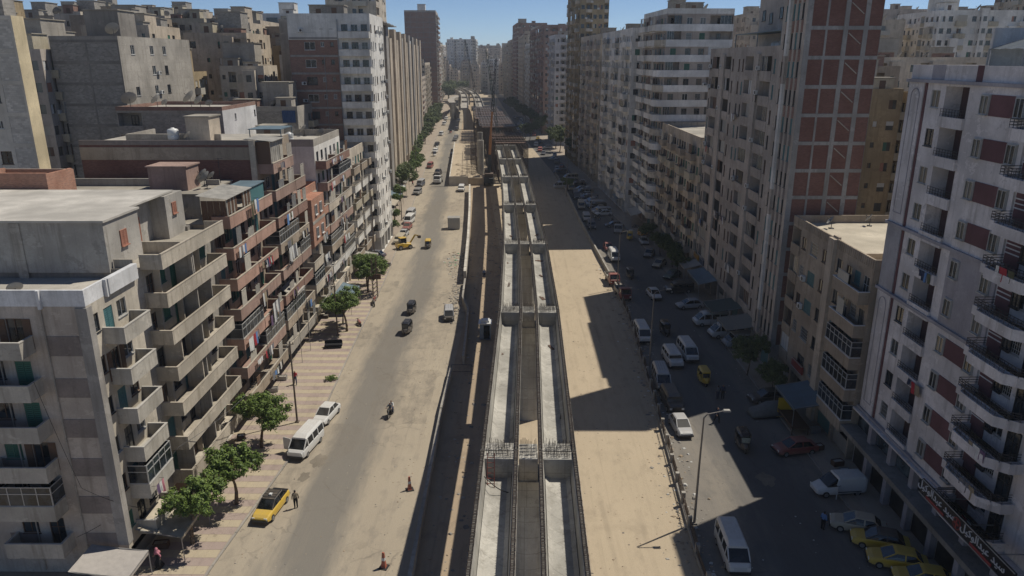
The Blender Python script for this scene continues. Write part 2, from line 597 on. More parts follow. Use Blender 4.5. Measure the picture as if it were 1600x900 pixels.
# striped paving of the left pavement, one band at a time
pv_y = ground_mat('yellow_paving', (0.44, 0.37, 0.255), (0.35, 0.295, 0.215), (0.41, 0.345, 0.26), scale=0.6, patches=0.3)
pv_p = ground_mat('pink_paving', (0.345, 0.27, 0.235), (0.27, 0.215, 0.19), (0.36, 0.29, 0.245), scale=0.6, patches=0.3)
y = 42.0
k = 0
while y < 128:
    y2 = y + 0.95
    mb = MB()
    xi = -28.6
    n = 7
    for i in range(n):
        xa, xb = xi + (lerp_table(KERB_L, y) - 0.03 - xi) * i / n, xi + (lerp_table(KERB_L, y) - 0.03 - xi) * (i + 1) / n
        zt = 0.15 + rnd.uniform(-0.004, 0.004)
        mb.box(xa + 0.01, xb - 0.01, y + 0.01, y2 - 0.01, 0.1, zt)
    part('paving_band', mb, pv_y if k % 2 else pv_p, side_l)
    y = y2
    k += 1


# ------------------------------------------------------------------ building kit
WCACHE, BCACHE = {}, {}
CREAMB = paint('cream_board', (0.42, 0.39, 0.33), 0.7)


def window_mesh(w, h, style):
    key = (round(w, 2), round(h, 2), style)
    if key in WCACHE:
        return WCACHE[key]
    fr, pn = MB(), MB()
    fm = {'alu': F_ALU, 'white': F_WHITE, 'brown': F_BROWN, 'dark': F_DARK, 'green': F_GREEN, 'terr': F_TERR, 'teal': F_TEAL,
          'greenhalf': F_GREEN, 'brownhalf': F_BROWN, 'whitehalf': F_WHITE, 'open': F_BROWN, 'screen': F_ALU}[style]
    t = 0.06
    fr.box(0.004, t, -0.14, -0.04, 0.004, h - 0.004)
    fr.box(w - t, w - 0.004, -0.14, -0.04, 0.004, h - 0.004)
    fr.box(t, w - t, -0.14, -0.04, 0.004, t)
    fr.box(t, w - t, -0.14, -0.04, h - t, h - 0.004)
    pane = True
    if style in ('alu', 'white', 'dark', 'brown'):
        fr.box(w / 2 - 0.03, w / 2 + 0.03, -0.13, -0.05, t, h - t)
        if h > 1.8:
            fr.box(t, w - t, -0.125, -0.055, h * 0.62, h * 0.62 + 0.05)
    elif style == 'screen':
        for i in range(1, 6):
            fr.box(w * i / 6 - 0.015, w * i / 6 + 0.015, -0.05, -0.02, t, h - t)
        for i in range(1, 4):
            fr.box(t, w - t, -0.045, -0.025, h * i / 4 - 0.012, h * i / 4 + 0.012)
    elif style in ('green', 'terr', 'teal'):
        pane = False
        for x0, x1 in ((t, w / 2 - 0.015), (w / 2 + 0.015, w - t)):
            fr.box(x0, x0 + 0.06, -0.1, -0.05, t, h - t)
            fr.box(x1 - 0.06, x1, -0.1, -0.05, t, h - t)
            n = max(5, int(h / 0.16))
            for i in range(n):
                z = t + (h - 2 * t) * i / n
                fr.box(x0 + 0.06, x1 - 0.06, -0.09 + 0.01 * (i % 2), -0.06, z, z + (h - 2 * t) / n * 0.8)
    elif style.endswith('half') or style == 'open':
        # shutter leaves standing open against the wall
        for x0, x1 in ((-w / 2 + 0.02, -0.02), (w + 0.02, w * 1.5 - 0.02))[:(1 if style != 'open' else 2)]:
            fr.box(x0, x1, 0.02, 0.06, 0.02, h - 0.02)
            for i in range(6):
                z = 0.08 + (h - 0.16) * i / 6
                fr.box(x0 + 0.05, x1 - 0.05, 0.06, 0.075, z, z + (h - 0.16) / 6 * 0.7)
        fr.box(w / 2 - 0.03, w / 2 + 0.03, -0.13, -0.05, t, h - t)
    if h < 1.9:
        fr.box(-0.05, w + 0.05, -0.06, 0.07, -0.07, -0.004)
    if pane:
        pn.box(t - 0.01, w - t + 0.01, -0.11, -0.09, t - 0.01, h - t + 0.01)
    me = fr.mesh('window', fm)
    pm = pn.mesh('pane', G_WIN) if pane else None
    WCACHE[key] = (me, pm)
    return WCACHE[key]


def balcony_mesh(w, dep, style, bm, cm, floor_m):
    key = (round(w, 2), round(dep, 2), style, bm.name, cm.name)
    if key in BCACHE:
        return BCACHE[key]
    b, c, g = MB(), MB(), MB()
    b.box(0, w, 0.003, dep, -0.16, 0.0, 0)
    hp = 0.98
    t = 0.11
    if style in ('solid', 'glazed', 'low', 'blank'):
        hp = 0.75 if style == 'low' else 0.98
        b.box(0, w, dep - t, dep, 0, hp)
        b.box(0, t, 0.003, dep - t, 0, hp)
        b.box(w - t, w, 0.003, dep - t, 0, hp)
        c.box(-0.03, w + 0.03, dep - t - 0.03, dep + 0.03, hp, hp + 0.07)
        c.box(-0.03, t + 0.03, 0.003, dep - t - 0.03, hp, hp + 0.07)
        c.box(w - t - 0.03, w + 0.03, 0.003, dep - t - 0.03, hp, hp + 0.07)
    if style == 'rail':
        b.box(0, w, dep - t, dep, 0, 0.45)
        b.box(0, t, 0.003, dep - t, 0, 0.45)
        b.box(w - t, w, 0.003, dep - t, 0, 0.45)
        for z in (0.6, 0.78, 0.96):
            g.box(0.02, w - 0.02, dep - 0.07, dep - 0.04, z, z + 0.035)
            g.box(0.03, 0.06, 0.003, dep - 0.07, z, z + 0.035)
            g.box(w - 0.06, w - 0.03, 0.003, dep - 0.07, z, z + 0.035)
        n = max(3, int(w / 0.35))
        for i in range(n + 1):
            x = 0.03 + (w - 0.1) * i / n
            g.box(x, x + 0.025, dep - 0.068, dep - 0.042, 0.45, 0.96)
    if style == 'glazed':
        z0, z1 = hp + 0.07, 2.55
        n = max(2, int(w / 0.9))
        for i in range(n + 1):
            x = (w - 0.06) * i / n
            g.box(x, x + 0.06, dep - 0.09, dep - 0.02, z0, z1)
        for z in (z0, z0 + (z1 - z0) * 0.62, z1 - 0.06):
            g.box(0.06, w - 0.06, dep - 0.088, dep - 0.022, z, z + 0.06)
            g.box(0.005, 0.055, 0.003, dep - 0.09, z, z + 0.06)
            g.box(w - 0.055, w - 0.005, 0.003, dep - 0.09, z, z + 0.06)
        g.box(0.03, w - 0.03, dep - 0.065, dep - 0.05, z0 + 0.06, z1 - 0.06, 1)
        g.box(0.02, 0.035, 0.003, dep - 0.09, z0 + 0.06, z1 - 0.06, 1)
        g.box(w - 0.035, w - 0.02, 0.003, dep - 0.09, z0 + 0.06, z1 - 0.06, 1)
    r = (b.mesh('balcony', bm), c.mesh('coping', cm) if c.f else None,
         g.mesh('railing' if style == 'rail' else 'glazing', [F_DARK if style == 'rail' else F_ALU, G_WIN]) if g.f else None)
    BCACHE[key] = r
    return r


def facade(mb, P, W, z0, z1, ops, mi=0, split=None):
    """wall plane with openings; ops = (u0,u1,za,zb,depth,back_mi)"""
    def emit(a, b, za, zb):
        if split and a < split[0] < b:
            emit(a, split[0], za, zb)
            emit(split[0], b, za, zb)
            return
        q = split[1] if split and (a + b) / 2 < split[0] else mi
        mb.quad(P(a, za, 0), P(b, za, 0), P(b, zb, 0), P(a, zb, 0), q)
    # cut by storey rows to keep the grid small
    zs = sorted({z0, z1, *[o[2] for o in ops], *[o[3] for o in ops]})
    zs = [z for z in zs if z0 - 1e-6 <= z <= z1 + 1e-6]
    for za, zb in zip(zs, zs[1:]):
        if zb - za < 1e-5:
            continue
        zm = (za + zb) / 2
        row = sorted([o for o in ops if o[2] < zm < o[3]])
        u = 0.0
        for o in row:
            if o[0] > u + 1e-5:
                emit(u, o[0], za, zb)
            u = max(u, o[1])
        if u < W - 1e-5:
            emit(u, W, za, zb)
    for (a, b, c, d, dep, back) in ops:
        mb.quad(P(a, c, 0), P(a, d, 0), P(a, d, dep), P(a, c, dep), mi)
        mb.quad(P(b, c, 0), P(b, d, 0), P(b, d, dep), P(b, c, dep), mi)
        mb.quad(P(a, c, 0), P(b, c, 0), P(b, c, dep), P(a, c, dep), mi)
        mb.quad(P(a, d, 0), P(b, d, 0), P(b, d, dep), P(a, d, dep), mi)
        mb.quad(P(a, c, dep), P(b, c, dep), P(b, d, dep), P(a, d, dep), back)


AC_MB = MB()
AC_MB.box(0, 0.8, 0.08, 0.38, 0, 0.55)
AC_MB.tube((0.28, 0.38, 0.28), (0.28, 0.40, 0.28), 0.22, n=12, mi=1)
AC_MB.box(0.05, 0.1, 0.0, 0.36, -0.06, 0.0, 1)
AC_MB.box(0.7, 0.75, 0.0, 0.36, -0.06, 0.0, 1)
AC_MESH = AC_MB.mesh('air_conditioner', [PLASTIC_W, F_DARK])


class Face:
    """one wall plane of a building in the building's own frame"""

    def __init__(self, kind, s, L=0, D=0):
        self.kind, self.s = kind, s
        if kind == 'front':
            self.P = lambda u, z, d: (s * d, u, z)
            self.out = (-s, 0)
            self.rz = R(-90) if s < 0 else R(90)
            self.rev = s < 0
            self.W = L
        else:
            self.P = lambda u, z, d: (s * u, d, z)
            self.out = (0, -1)
            self.rz = R(180)
            self.rev = s > 0
            self.W = D

    def loc(self, u0, u1, z, d=0.0):
        return self.P(u1 if self.rev else u0, z, d)


def building(name, label, X, Y, s, L, D, nf, fh, gh, wall, front, near, rot=0.0, par=0.9, far=False,
             bal=None, cop=None, styles=('alu', 'brown', 'dark'), seed=0, roof=None, nearmat=None, parmat=None,
             baldep=1.2, bstyle=('solid',), ac=0.1, group=None, ground=True, bands=None, cat='building', miss=0.06,
             nearbands=None, floor0=0, shopm=None, closures=0.0, nearsplit=None):
    r = random.Random(seed * 131 + 17)
    b = thing(name, label, cat, (X, Y, 0), rot, group)
    H = gh + nf * fh
    r_bal = bal
    bal = bal or wall
    cop = cop or C_CONC
    nearmat = nearmat or wall
    parmat = parmat or wall
    roof = roof or C_ROOF
    wmb = MB()
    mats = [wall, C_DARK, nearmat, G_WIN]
    jw = MB()    # joined small things of far buildings
    jb = MB()
    faces = {'front': Face('front', s, L, D), 'near': Face('near', s, L, D)}
    for fk, cols in (('front', front), ('near', near)):
        F = faces[fk]
        W = F.W
        wi = 0 if fk == 'front' else 2
        ops = []
        if not cols:
            cols = [(W, '.')]
        k = W / sum(c[0] for c in cols)
        if ground and fk == 'front' and gh > 2.2:
            n = max(1, int(W / 3.6))
            for i in range(n):
                a, c_ = W * i / n + 0.25, W * (i + 1) / n - 0.25
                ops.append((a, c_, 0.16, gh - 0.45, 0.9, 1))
                if not far and r.random() < 0.6:
                    m2 = MB()
                    m2.pbox(F.P, a + 0.01, c_ - 0.01, 0.17, (gh - 0.45) * r.choice((0.99, 0.99, 0.6)), 0.25, 0.3)
                    part('shop_shutter', m2, shopm or r.choice((GALV, TIN, F_TEAL, F_BROWN)), b)
        for i in range(floor0, nf):
            zf = gh + i * fh
            u = 0.0
            for c in cols:
                w, kd = c[0] * k, c[1]
                if isinstance(kd, (list, tuple)):
                    kd = kd[i % len(kd)]
                ua, ub = u, u + w
                u = ub
                um = (ua + ub) / 2
                st = r.choice(styles)
                if kd == '.':
                    continue

                def win(u0, u1, z0_, z1_, dp=0.0, cut=True, stl=None):
                    stl = stl or r.choice(styles)
                    if cut:
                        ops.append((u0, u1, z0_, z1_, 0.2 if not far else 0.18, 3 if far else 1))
                    if far:
                        if not cut:
                            jw.pbox(F.P, u0, u1, z0_, z1_, dp - 0.03, dp + 0.03, 1)
                        elif r.random() < 0.5:
                            jw.pbox(F.P, u0 + 0.02, u0 + (u1 - u0) * r.choice((0.5, 0.97)), z0_ + 0.02 + (z1_ - z0_) * r.choice((0, 0, 0, 0.5)), z1_ - 0.02, 0.06, 0.14, r.choice((0, 0, 2, 3, 4, 5)))
                        if r.random() < 0.14:
                            jw.pbox(F.P, u1 + 0.1, u1 + 0.85, z0_ - 0.1, z0_ + 0.45, -0.35, -0.05, 0)
                        return
                    wm, pm = window_mesh(u1 - u0, z1_ - z0_, stl)
                    o = link('window', wm, b, F.loc(u0, u1, z0_, dp), F.rz)
                    if pm:
                        link('pane', pm, o)

                if kd in 'wWntd':
                    if r.random() < miss:
                        continue
                    ww, hh, sl = {'w': (1.15, 1.3, 0.95), 'W': (1.9, 1.35, 0.9), 'n': (0.6, 0.8, 1.45), 't': (0.62, 1.65, 0.75), 'd': (1.0, 2.15, 0.06)}[kd]
                    ww = min(ww, w - 0.3)
                    win(um - ww / 2, um + ww / 2, zf + sl, zf + sl + hh, stl=st)
                    if not far and r.random() < ac and w > 2.2:
                        u0 = um + ww / 2 + 0.1
                        link('air_conditioner', AC_MESH, b, F.loc(u0, u0 + 0.8, zf + 0.9), F.rz)
                elif kd in 'bgrB':
                    n = max(1, round((w - 0.3) / 2.1))
                    for q in range(n):
                        a = ua + 0.2 + (w - 0.4) * q / n
                        z_ = ua + 0.2 + (w - 0.4) * (q + 1) / n
                        m_ = (a + z_) / 2
                        if q % 2 == 0:
                            ww = min(1.1, (z_ - a) - 0.15)
                            win(m_ - ww / 2, m_ + ww / 2, zf + 0.05, zf + 2.2, stl=r.choice(('green', 'brown', 'dark', 'alu', 'teal', 'open') if 'green' in styles else ('brown', 'dark', 'alu')))
                        else:
                            ww = min(1.2, (z_ - a) - 0.15)
                            win(m_ - ww / 2, m_ + ww / 2, zf + 0.95, zf + 2.2, stl=st)
                    bs = r.choice(bstyle) if kd != 'g' else 'glazed'
                    if kd == 'r':
                        bs = 'rail'
                    if far:
                        m0 = 0.98
                        bi = r.choice((0, 0, 0, 1, 2))
                        jb.pbox(F.P, ua + 0.08, ub - 0.08, zf - 0.16, zf, -0.003, -baldep, bi)
                        jb.pbox(F.P, ua + 0.08, ub - 0.08, zf, zf + m0, -baldep + 0.1, -baldep, bi)
                        jb.pbox(F.P, ua + 0.08, ua + 0.18, zf, zf + m0, -0.003, -baldep + 0.1, bi)
                        jb.pbox(F.P, ub - 0.18, ub - 0.08, zf, zf + m0, -0.003, -baldep + 0.1, bi)
                        if r.random() < 0.3:
                            jw.pbox(F.P, ua + 0.2, ub - 0.2, zf + m0, zf + 2.5, -baldep + 0.08, -baldep + 0.03, r.choice((0, 1, 1, 4, 2)))
                    else:
                        bw = w - 0.16
                        bm_, cm_, gm_ = balcony_mesh(bw, baldep, bs, bal if not isinstance(bal, (list, tuple)) else bal[i % len(bal)], cop, C_ROOF)
                        o = link('balcony', bm_, b, F.loc(ua + 0.08, ub - 0.08, zf), F.rz)
                        if cm_:
                            link('coping', cm_, o)
                        if gm_:
                            link(gm_.name.split('.')[0], gm_, o)
                        if closures and bs != 'glazed':
                            cu = 0.15
                            while cu < bw - 1.0:
                                cw = r.uniform(0.9, 1.9)
                                if r.random() < closures and cu + cw < bw - 0.1:
                                    m2 = MB()
                                    hz = r.choice((2.5, 2.6, 1.9))
                                    yy = baldep - 0.09 - r.choice((0, 0.01, 0.02))
                                    if r.random() < 0.5:
                                        nn = int(cw / 0.16)
                                        for q in range(nn):
                                            m2.box(cu + cw * q / nn, cu + cw * (q + 1) / nn - 0.012, yy, yy + 0.03, 1.05, hz + 0.05 * (q % 3))
                                    else:
                                        m2.box(cu, cu + cw, yy, yy + 0.04, 1.05, hz)
                                        m2.box(cu, cu + cw, yy - 0.02, yy + 0.07, hz, hz + 0.06)
                                    part('balcony_screen', m2, r.choice((TIN, F_BROWN, CREAMB, C_CONC, GALV, CREAMB, CREAMB)), o)
                                cu += cw
                elif kd in 'lL':
                    ops.append((ua + 0.15, ub - 0.15, zf + 0.02, zf + fh - 0.3, 1.3, wi))
                    win(um - 0.5, um + 0.4, zf + 0.1, zf + 2.2, dp=1.15, cut=False, stl='dark')
                    if far:
                        jb.pbox(F.P, ua + 0.15, ub - 0.15, zf + 0.02, zf + 0.95, -0.03, 0.1)
                    elif kd == 'l':
                        m2 = MB()
                        m2.pbox(F.P, ua + 0.05, ub - 0.05, zf - 0.1, zf + 0.95, -0.08, 0.05)
                        o = part('balcony_parapet', m2, bal, b)
                        if closures and r.random() < closures:
                            m2 = MB()
                            ca = ua + 0.2 + (w - 0.4) * r.choice((0.0, 0.0, 0.45))
                            cb_ = min(ub - 0.2, ca + (w - 0.4) * r.choice((0.5, 1.0, 0.55)))
                            m2.pbox(F.P, ca, cb_, zf + 0.96, zf + fh - 0.32, 0.06, 0.1, 0)
                            for q in range(4):
                                uu = ca + (cb_ - ca - 0.05) * q / 3
                                m2.pbox(F.P, uu, uu + 0.05, zf + 0.955, zf + fh - 0.325, 0.03, 0.06, 1)
                            part('loggia_screen', m2, [r.choice((CREAMB, F_WHITE, G_WIN, G_WIN, TIN, F_BROWN)), r.choice((F_ALU, F_BROWN))], o)
                        if r.random() < ac:
                            link('air_conditioner', AC_MESH, b, F.loc(ub - 0.1, ub + 0.7, zf + 1.0), F.rz)
                    else:
                        m2 = MB()
                        m2.pbox(F.P, ua + 0.05, ub - 0.05, zf - 0.35, zf + 0.42, -0.22, 0.05)
                        o = part('balcony_parapet', m2, bal, b)
                        m3 = MB()
                        for z in (0.56, 0.75, 0.95):
                            m3.pbox(F.P, ua + 0.08, ub - 0.08, zf + z, zf + z + 0.03, -0.15, -0.12)
                        nn = max(3, int(w / 0.4))
                        for q in range(nn + 1):
                            uu = ua + 0.1 + (w - 0.22) * q / nn
                            m3.pbox(F.P, uu, uu + 0.025, zf + 0.42, zf + 0.95, -0.148, -0.122)
                        part('railing', m3, F_DARK, o)
                elif kd == 'x':
                    ops.append((ua + 0.2, ub - 0.02, zf + 0.02, zf + fh - 0.36, 0.1, 1))
                    if far:
                        jb.pbox(F.P, ua + 0.22, ub - 0.04, zf + 0.03, zf + fh - 0.37, 0.04, 0.09)
                    else:
                        m2 = MB()
                        m2.pbox(F.P, ua + 0.205, ub - 0.025, zf + 0.025, zf + fh - 0.365, 0.035, 0.095)
                        part('brick_panel', m2, bal, b)
        facade(wmb, F.P, W, 0, H, ops, wi, (nearsplit, 0) if (nearsplit and fk == 'near') else None)
    # far side, back
    sx = s * D
    wmb.quad((0, L, 0), (sx, L, 0), (sx, L, H), (0, L, H), 2)
    wmb.quad((sx, 0, 0), (sx, L, 0), (sx, L, H), (sx, 0, H), 2)
    part('wall', wmb, mats, b)
    m = MB()
    m.quad((0, 0, H), (sx, 0, H), (sx, L, H), (0, L, H))
    part('roof', m, roof, b)
    if par:
        m = MB()
        t = 0.16
        a0, a1 = min(0, sx), max(0, sx)
        m.box(a0, a1, 0, t, H, H + par)
        m.box(a0, a1, L - t, L, H, H + par)
        m.box(a0, a0 + t, t, L - t, H, H + par)
        m.box(a1 - t, a1, t, L - t, H, H + par)
        part('parapet', m, parmat, b)
    if bands:
        bm, z_off, hgt, pr = bands
        for i in range(nf):
            z = gh + i * fh + z_off
            if far:
                jb2 = MB()
            m = MB()
            m.pbox(faces['front'].P, -pr, L, z, z + hgt, -pr, 0.0)
            m.pbox(faces['near'].P, 0, D, z, z + hgt, -pr, 0.0)
            part('floor_band', m, bm, b)
    if far:
        part('window_shutters', jw, [F_WHITE, G_WIN, F_BROWN, F_GREEN, CREAMB, F_TERR], b, stuff=True)
        b0 = bal[0] if isinstance(bal, (list, tuple)) else bal
        part('balconies', jb, [b0, wall, CREAMB], b, stuff=True)
    b['_h'] = H
    return b


CREAMB = paint('cream_board', (0.42, 0.39, 0.33), 0.7)


# --- roof furniture -------------------------------------------------------
def dish_mesh(rad):
    m = MB()
    rings = []
    for i in range(5):
        rr = rad * i / 4 + 0.001
        z = 0.28 * rr * rr / rad
        rings.append([(rr * math.cos(a * math.pi / 6), rr * math.sin(a * math.pi / 6), z) for a in range(12)])
    rot = Matrix.Rotation(R(52), 3, 'X')
    rings = [[tuple(rot @ Vector(p) + Vector((0, 0, rad + 0.35))) for p in rg] for rg in rings]
    m.rings(rings, 0, cap=False)
    m.rings([[tuple(Vector(p) + Vector((0, 0.02, -0.02))) for p in rg] for rg in rings], 0, cap=False)
    c = Vector((0, 0, rad + 0.35))
    ft = c + rot @ Vector((0, 0, rad * 0.9))
    m.tube((0, 0.1, 0), (0, 0.1, rad + 0.35), 0.035, n=6, mi=1)
    m.tube(c, ft, 0.02, n=5, mi=1)
    m.tube(ft - Vector((0, 0, 0.05)), ft + Vector((0, 0, 0.05)), 0.05, n=6, mi=1)
    for a in (0.6, 2.5):
        m.tube(c + rot @ Vector((rad * math.cos(a), -rad * math.sin(a), 0.25 * rad)), ft, 0.012, n=4, mi=1)
    m.box(-0.25, 0.25, -0.15, 0.35, 0, 0.05, 1)
    return m.mesh('satellite_dish', [paint('dish_grey', (0.3, 0.29, 0.27), 0.6, 0.1), F_DARK], True)


DISH = [dish_mesh(0.5), dish_mesh(0.75), dish_mesh(1.0)]


def dish(x, y, z, k, label, group, rz=None):
    o = link('satellite_dish', DISH[k], None, (x, y, z), R(rnd.uniform(-140, -90)) if rz is None else rz)
    tag(o, label, 'satellite dish', group)
    return o


def tank_mesh():
    m = MB()
    rings = []
    for rr, z in ((0.55, 0.25), (0.6, 0.3), (0.6, 0.7), (0.58, 0.72), (0.6, 0.75), (0.6, 1.25), (0.5, 1.4), (0.2, 1.48), (0.18, 1.55)):
        rings.append([(rr * math.cos(a * math.pi / 7), rr * math.sin(a * math.pi / 7), z) for a in range(14)])
    m.rings(rings)
    for a in range(4):
        m.box(0.4 * math.cos(a * 1.57) - 0.05, 0.4 * math.cos(a * 1.57) + 0.05, 0.4 * math.sin(a * 1.57) - 0.05, 0.4 * math.sin(a * 1.57) + 0.05, 0, 0.26, 1)
    return m.mesh('water_tank', [PLASTIC_W, F_DARK], True)


TANK = tank_mesh()


def roofbox(b, x0, x1, y0, y1, z0, h, mat, name='stair_head', door=True, capm=None):
    """masonry hut on a roof, in the building's frame, with a thin projecting slab and a dark doorway"""
    m = MB()
    m.box(x0, x1, y0, y1, z0 + 0.004, z0 + h)
    o = part(name, m, mat, b)
    m = MB()
    m.box(x0 - 0.15, x1 + 0.15, y0 - 0.15, y1 + 0.15, z0 + h, z0 + h + 0.14)
    part('roof_slab', m, capm or C_ROOF2, o)
    if door:
        m = MB()
        xa = x0 + (x1 - x0) * 0.3
        m.box(xa, xa + 0.9, y0 - 0.03, y0 + 0.05, z0 + 0.01, z0 + min(2.0, h - 0.3))
        part('door', m, F_BROWN, o)
    return o


def clutter(b, s, D, L, H, seed, n=4, label=None, big=True):
    """roof huts as parts; tanks and dishes as things of their own"""
    r = random.Random(seed)
    mw = b.matrix_basis.copy()
    for i in range(r.choice((1, 2)) if big else 0):
        w, l = r.uniform(2.4, 4.5), r.uniform(2.4, 4)
        x = s * r.uniform(1.5, max(2, D - 6)); x0, x1 = min(x, x + s * w), max(x, x + s * w)
        y = r.uniform(0.8, max(1, L - l - 0.8))
        roofbox(b, x0, x1, y, y + l, H, r.uniform(2.2, 3.2), r.choice((C_CONC, B_GREY, C_CONC_D)))
    nm = label
    for i in range(n):
        x, y = s * r.uniform(0.8, min(D - 0.8, 14)), r.uniform(0.7, L - 0.7)
        p = mw @ Vector((x, y, H + 0.01))
        if r.random() < 0.72:
            dish(p.x, p.y, p.z, r.choice((0, 1, 1, 2)), 'satellite dish on the ' + nm, 'dishes on the ' + nm)
        else:
            o = link('water_tank', TANK, None, tuple(p))
            tag(o, 'white water tank on the ' + nm, 'water tank', 'tanks on the ' + nm)

# ------------------------------------------------------------------ buildings, left side, near to far
P_GREYPINK = plaster('grey_pink_render', (0.47, 0.41, 0.35), 0.42)
P_CREAM = plaster('cream_render', (0.46, 0.41, 0.31), 0.4)
P_SANDY = plaster('sandy_render', (0.50, 0.425, 0.335), 0.5)
P_BEIGE = plaster('beige_render', (0.55, 0.485, 0.395), 0.5)
P_TAN = plaster('tan_render', (0.37, 0.305, 0.235), 0.5)
P_PINK = plaster('salmon_render', (0.43, 0.275, 0.215), 0.5)
P_PINK2 = plaster('dull_salmon_render', (0.36, 0.25, 0.205), 0.5)
P_WHITEB = plaster('dirty_white_render', (0.72, 0.695, 0.645), 0.4)
P_GREY = plaster('grey_render', (0.33, 0.31, 0.285), 0.45)
P_BROWNG = plaster('brown_grey_render', (0.43, 0.375, 0.325), 0.45)
P_STRIPE = plaster('stripe_brown_grey', (0.245, 0.21, 0.19), 0.35)
P_MAUVE = plaster('pale_mauve_render', (0.64, 0.605, 0.595), 0.5)
P_MAUVED = plaster('grey_mauve_render', (0.36, 0.34, 0.36), 0.25)
P_BURG = plaster('burgundy_paint', (0.15, 0.075, 0.08), 0.2)
P_YELLOW = plaster('yellow_render', (0.62, 0.52, 0.34), 0.3)
P_OCHRE = plaster('ochre_render', (0.36, 0.28, 0.17), 0.5)

# L1 ----- corner block at the lower left
H1 = 2.4 + 6 * 3.03
L1 = building('apartment_block', 'grey striped corner block with white roof parapet nearest the camera on the left', -28.0, 45.3, -1, 6.6, 26, 6, 3.03, 2.4,
              plaster('corner_cream_render', (0.50, 0.45, 0.37), 0.4), [(1.35, 'w'), (3.9, ['b', 'g', 'b', 'b', 'b', 'b']), (1.35, '.')],
              [(2.95, '.'), (3.3, ['b', 'g', 'b', 'b', 'b', 'b']), (2.2, '.'), (1.6, 'w'), (3.3, 'b'), (2.2, '.'), (1.6, 'w'), (3.3, ['b', 'b', 'g', 'b', 'b', 'b'])],
              par=0, styles=('green', 'brown', 'dark', 'alu'), seed=1, nearmat=P_GREYPINK, bal=plaster('balcony_grey', (0.45, 0.42, 0.365), 0.5),
              cop=plaster('pale_coping', (0.47, 0.445, 0.40), 0.3), baldep=1.45, roof=C_ROOF, shopm=GALV)
m = MB()
m.box(-26, 0, 0, 0.17, H1, H1 + 1.1); m.box(-0.17, 0, 0.17, 6.6, H1, H1 + 1.1)
for x in (-3.0, -6.3, -8.6, -12, -15):
    m.box(x, x + 0.2, -0.22, -0.002, H1 - 0.15, H1 + 1.12)
m.box(0.002, 0.22, 2.35, 2.55, H1 - 0.1, H1 + 1.12)
m.box(0.002, 0.3, 2.55, 6.5, H1 + 0.02, H1 + 1.14)
part('parapet', m, plaster('white_parapet', (0.66, 0.66, 0.66), 0.25), L1)
for i in range(6):
    zf = 2.4 + i * 3.03
    m = MB(); m.box(-2.9, -0.72, -0.035, -0.002, zf - 0.45, zf + 0.95); part('dark_band', m, P_STRIPE, L1)
    m = MB(); m.box(-8.4, -6.3, -0.035, -0.002, zf - 0.45, zf + 0.95); part('dark_band', m, P_STRIPE, L1)
m = MB(); m.box(-0.70, 0.08, -0.1, -0.003, 2.4, H1 - 0.1); m.box(0.003, 0.08, -0.003, 0.55, 2.4, H1 - 0.1); part('corner_pilaster', m, P_GREY, L1)
m = MB(); m.tube((-2.97, -0.07, 0.2), (-2.97, -0.07, H1), 0.05, n=6); m.tube((-6.35, -0.07, 0.2), (-6.35, -0.07, H1), 0.05, n=6); part('drain_pipe', m, C_CONC, L1)
dish(-33.2, 46.5, H1 + 0.01, 0, 'small satellite dish behind the white parapet of the grey corner block', None)


def awning(x0, x1, y0, y1, zi, zo, mat, label, s=-1):
    """sloping sheet on a frame; xi is the wall side"""
    t = thing('awning', label, 'awning', (x0, y0, 0))
    m = MB()
    n = 5
    w, l = x1 - x0, y1 - y0
    for i in range(n):
        a, b_ = i / n, (i + 1) / n
        za, zb = zi + (zo - zi) * a - 0.12 * math.sin(a * math.pi), zi + (zo - zi) * b_ - 0.12 * math.sin(b_ * math.pi)
        m.quad((w * a, 0, za), (w * b_, 0, zb), (w * b_, l, zb), (w * a, l, za))
        m.quad((w * a, 0, za - 0.02), (w * b_, 0, zb - 0.02), (w * b_, l, zb - 0.02), (w * a, l, za - 0.02))
    m.box(w - 0.02 if w > 0 else w, w if w > 0 else w + 0.02, 0, l, zo - 0.3, zo)
    part('canvas', m, mat, t)
    m = MB()
    for yy in (0.05, l - 0.05):
        m.bar((0, yy, zi - 0.04), (w, yy, zo - 0.04), 0.05)
        m.bar((w, yy, 0.12), (w, yy, zo - 0.04), 0.05)
    m.bar((w, 0, zo - 0.05), (w, l, zo - 0.05), 0.05)
    part('frame', m, GALV, t)
    return t


CANVAS = paint('tan_canvas', (0.42, 0.37, 0.29), 0.85, 0, 0.2, 0.2, scale=1.5)
awning(-27.9, -24.6, 46.2, 51.0, 3.0, 2.3, CANVAS, 'tan canvas awning over the shop at the foot of the grey corner block')
awning(-30.4, -26.4, 41.9, 44.9, 2.7, 2.2, paint('grey_canvas', (0.36, 0.33, 0.30), 0.85), 'grey canvas awning at the bottom left corner of the street')

# L2 ----- long balconies, penthouse on the roof
H2 = 2.7 + 6 * 3.05
L2 = building('apartment_block', 'drab concrete block with full-length balconies and roof penthouse, second on the left', -28.2, 52.2, -1, 13.9, 26, 6, 3.05, 2.7,
              C_CONC, [(0.9, '.'), (12.2, ['b', 'b', 'b', 'b', 'b', 'b']), (0.8, '.')], None, par=0, styles=('brown', 'dark', 'alu', 'green'), seed=2, baldep=1.7,
              bal=plaster('bare_balcony', (0.46, 0.41, 0.335), 0.55), cop=plaster('sand_coping', (0.42, 0.37, 0.30), 0.3), roof=C_ROOF2, nearmat=B_GREY)
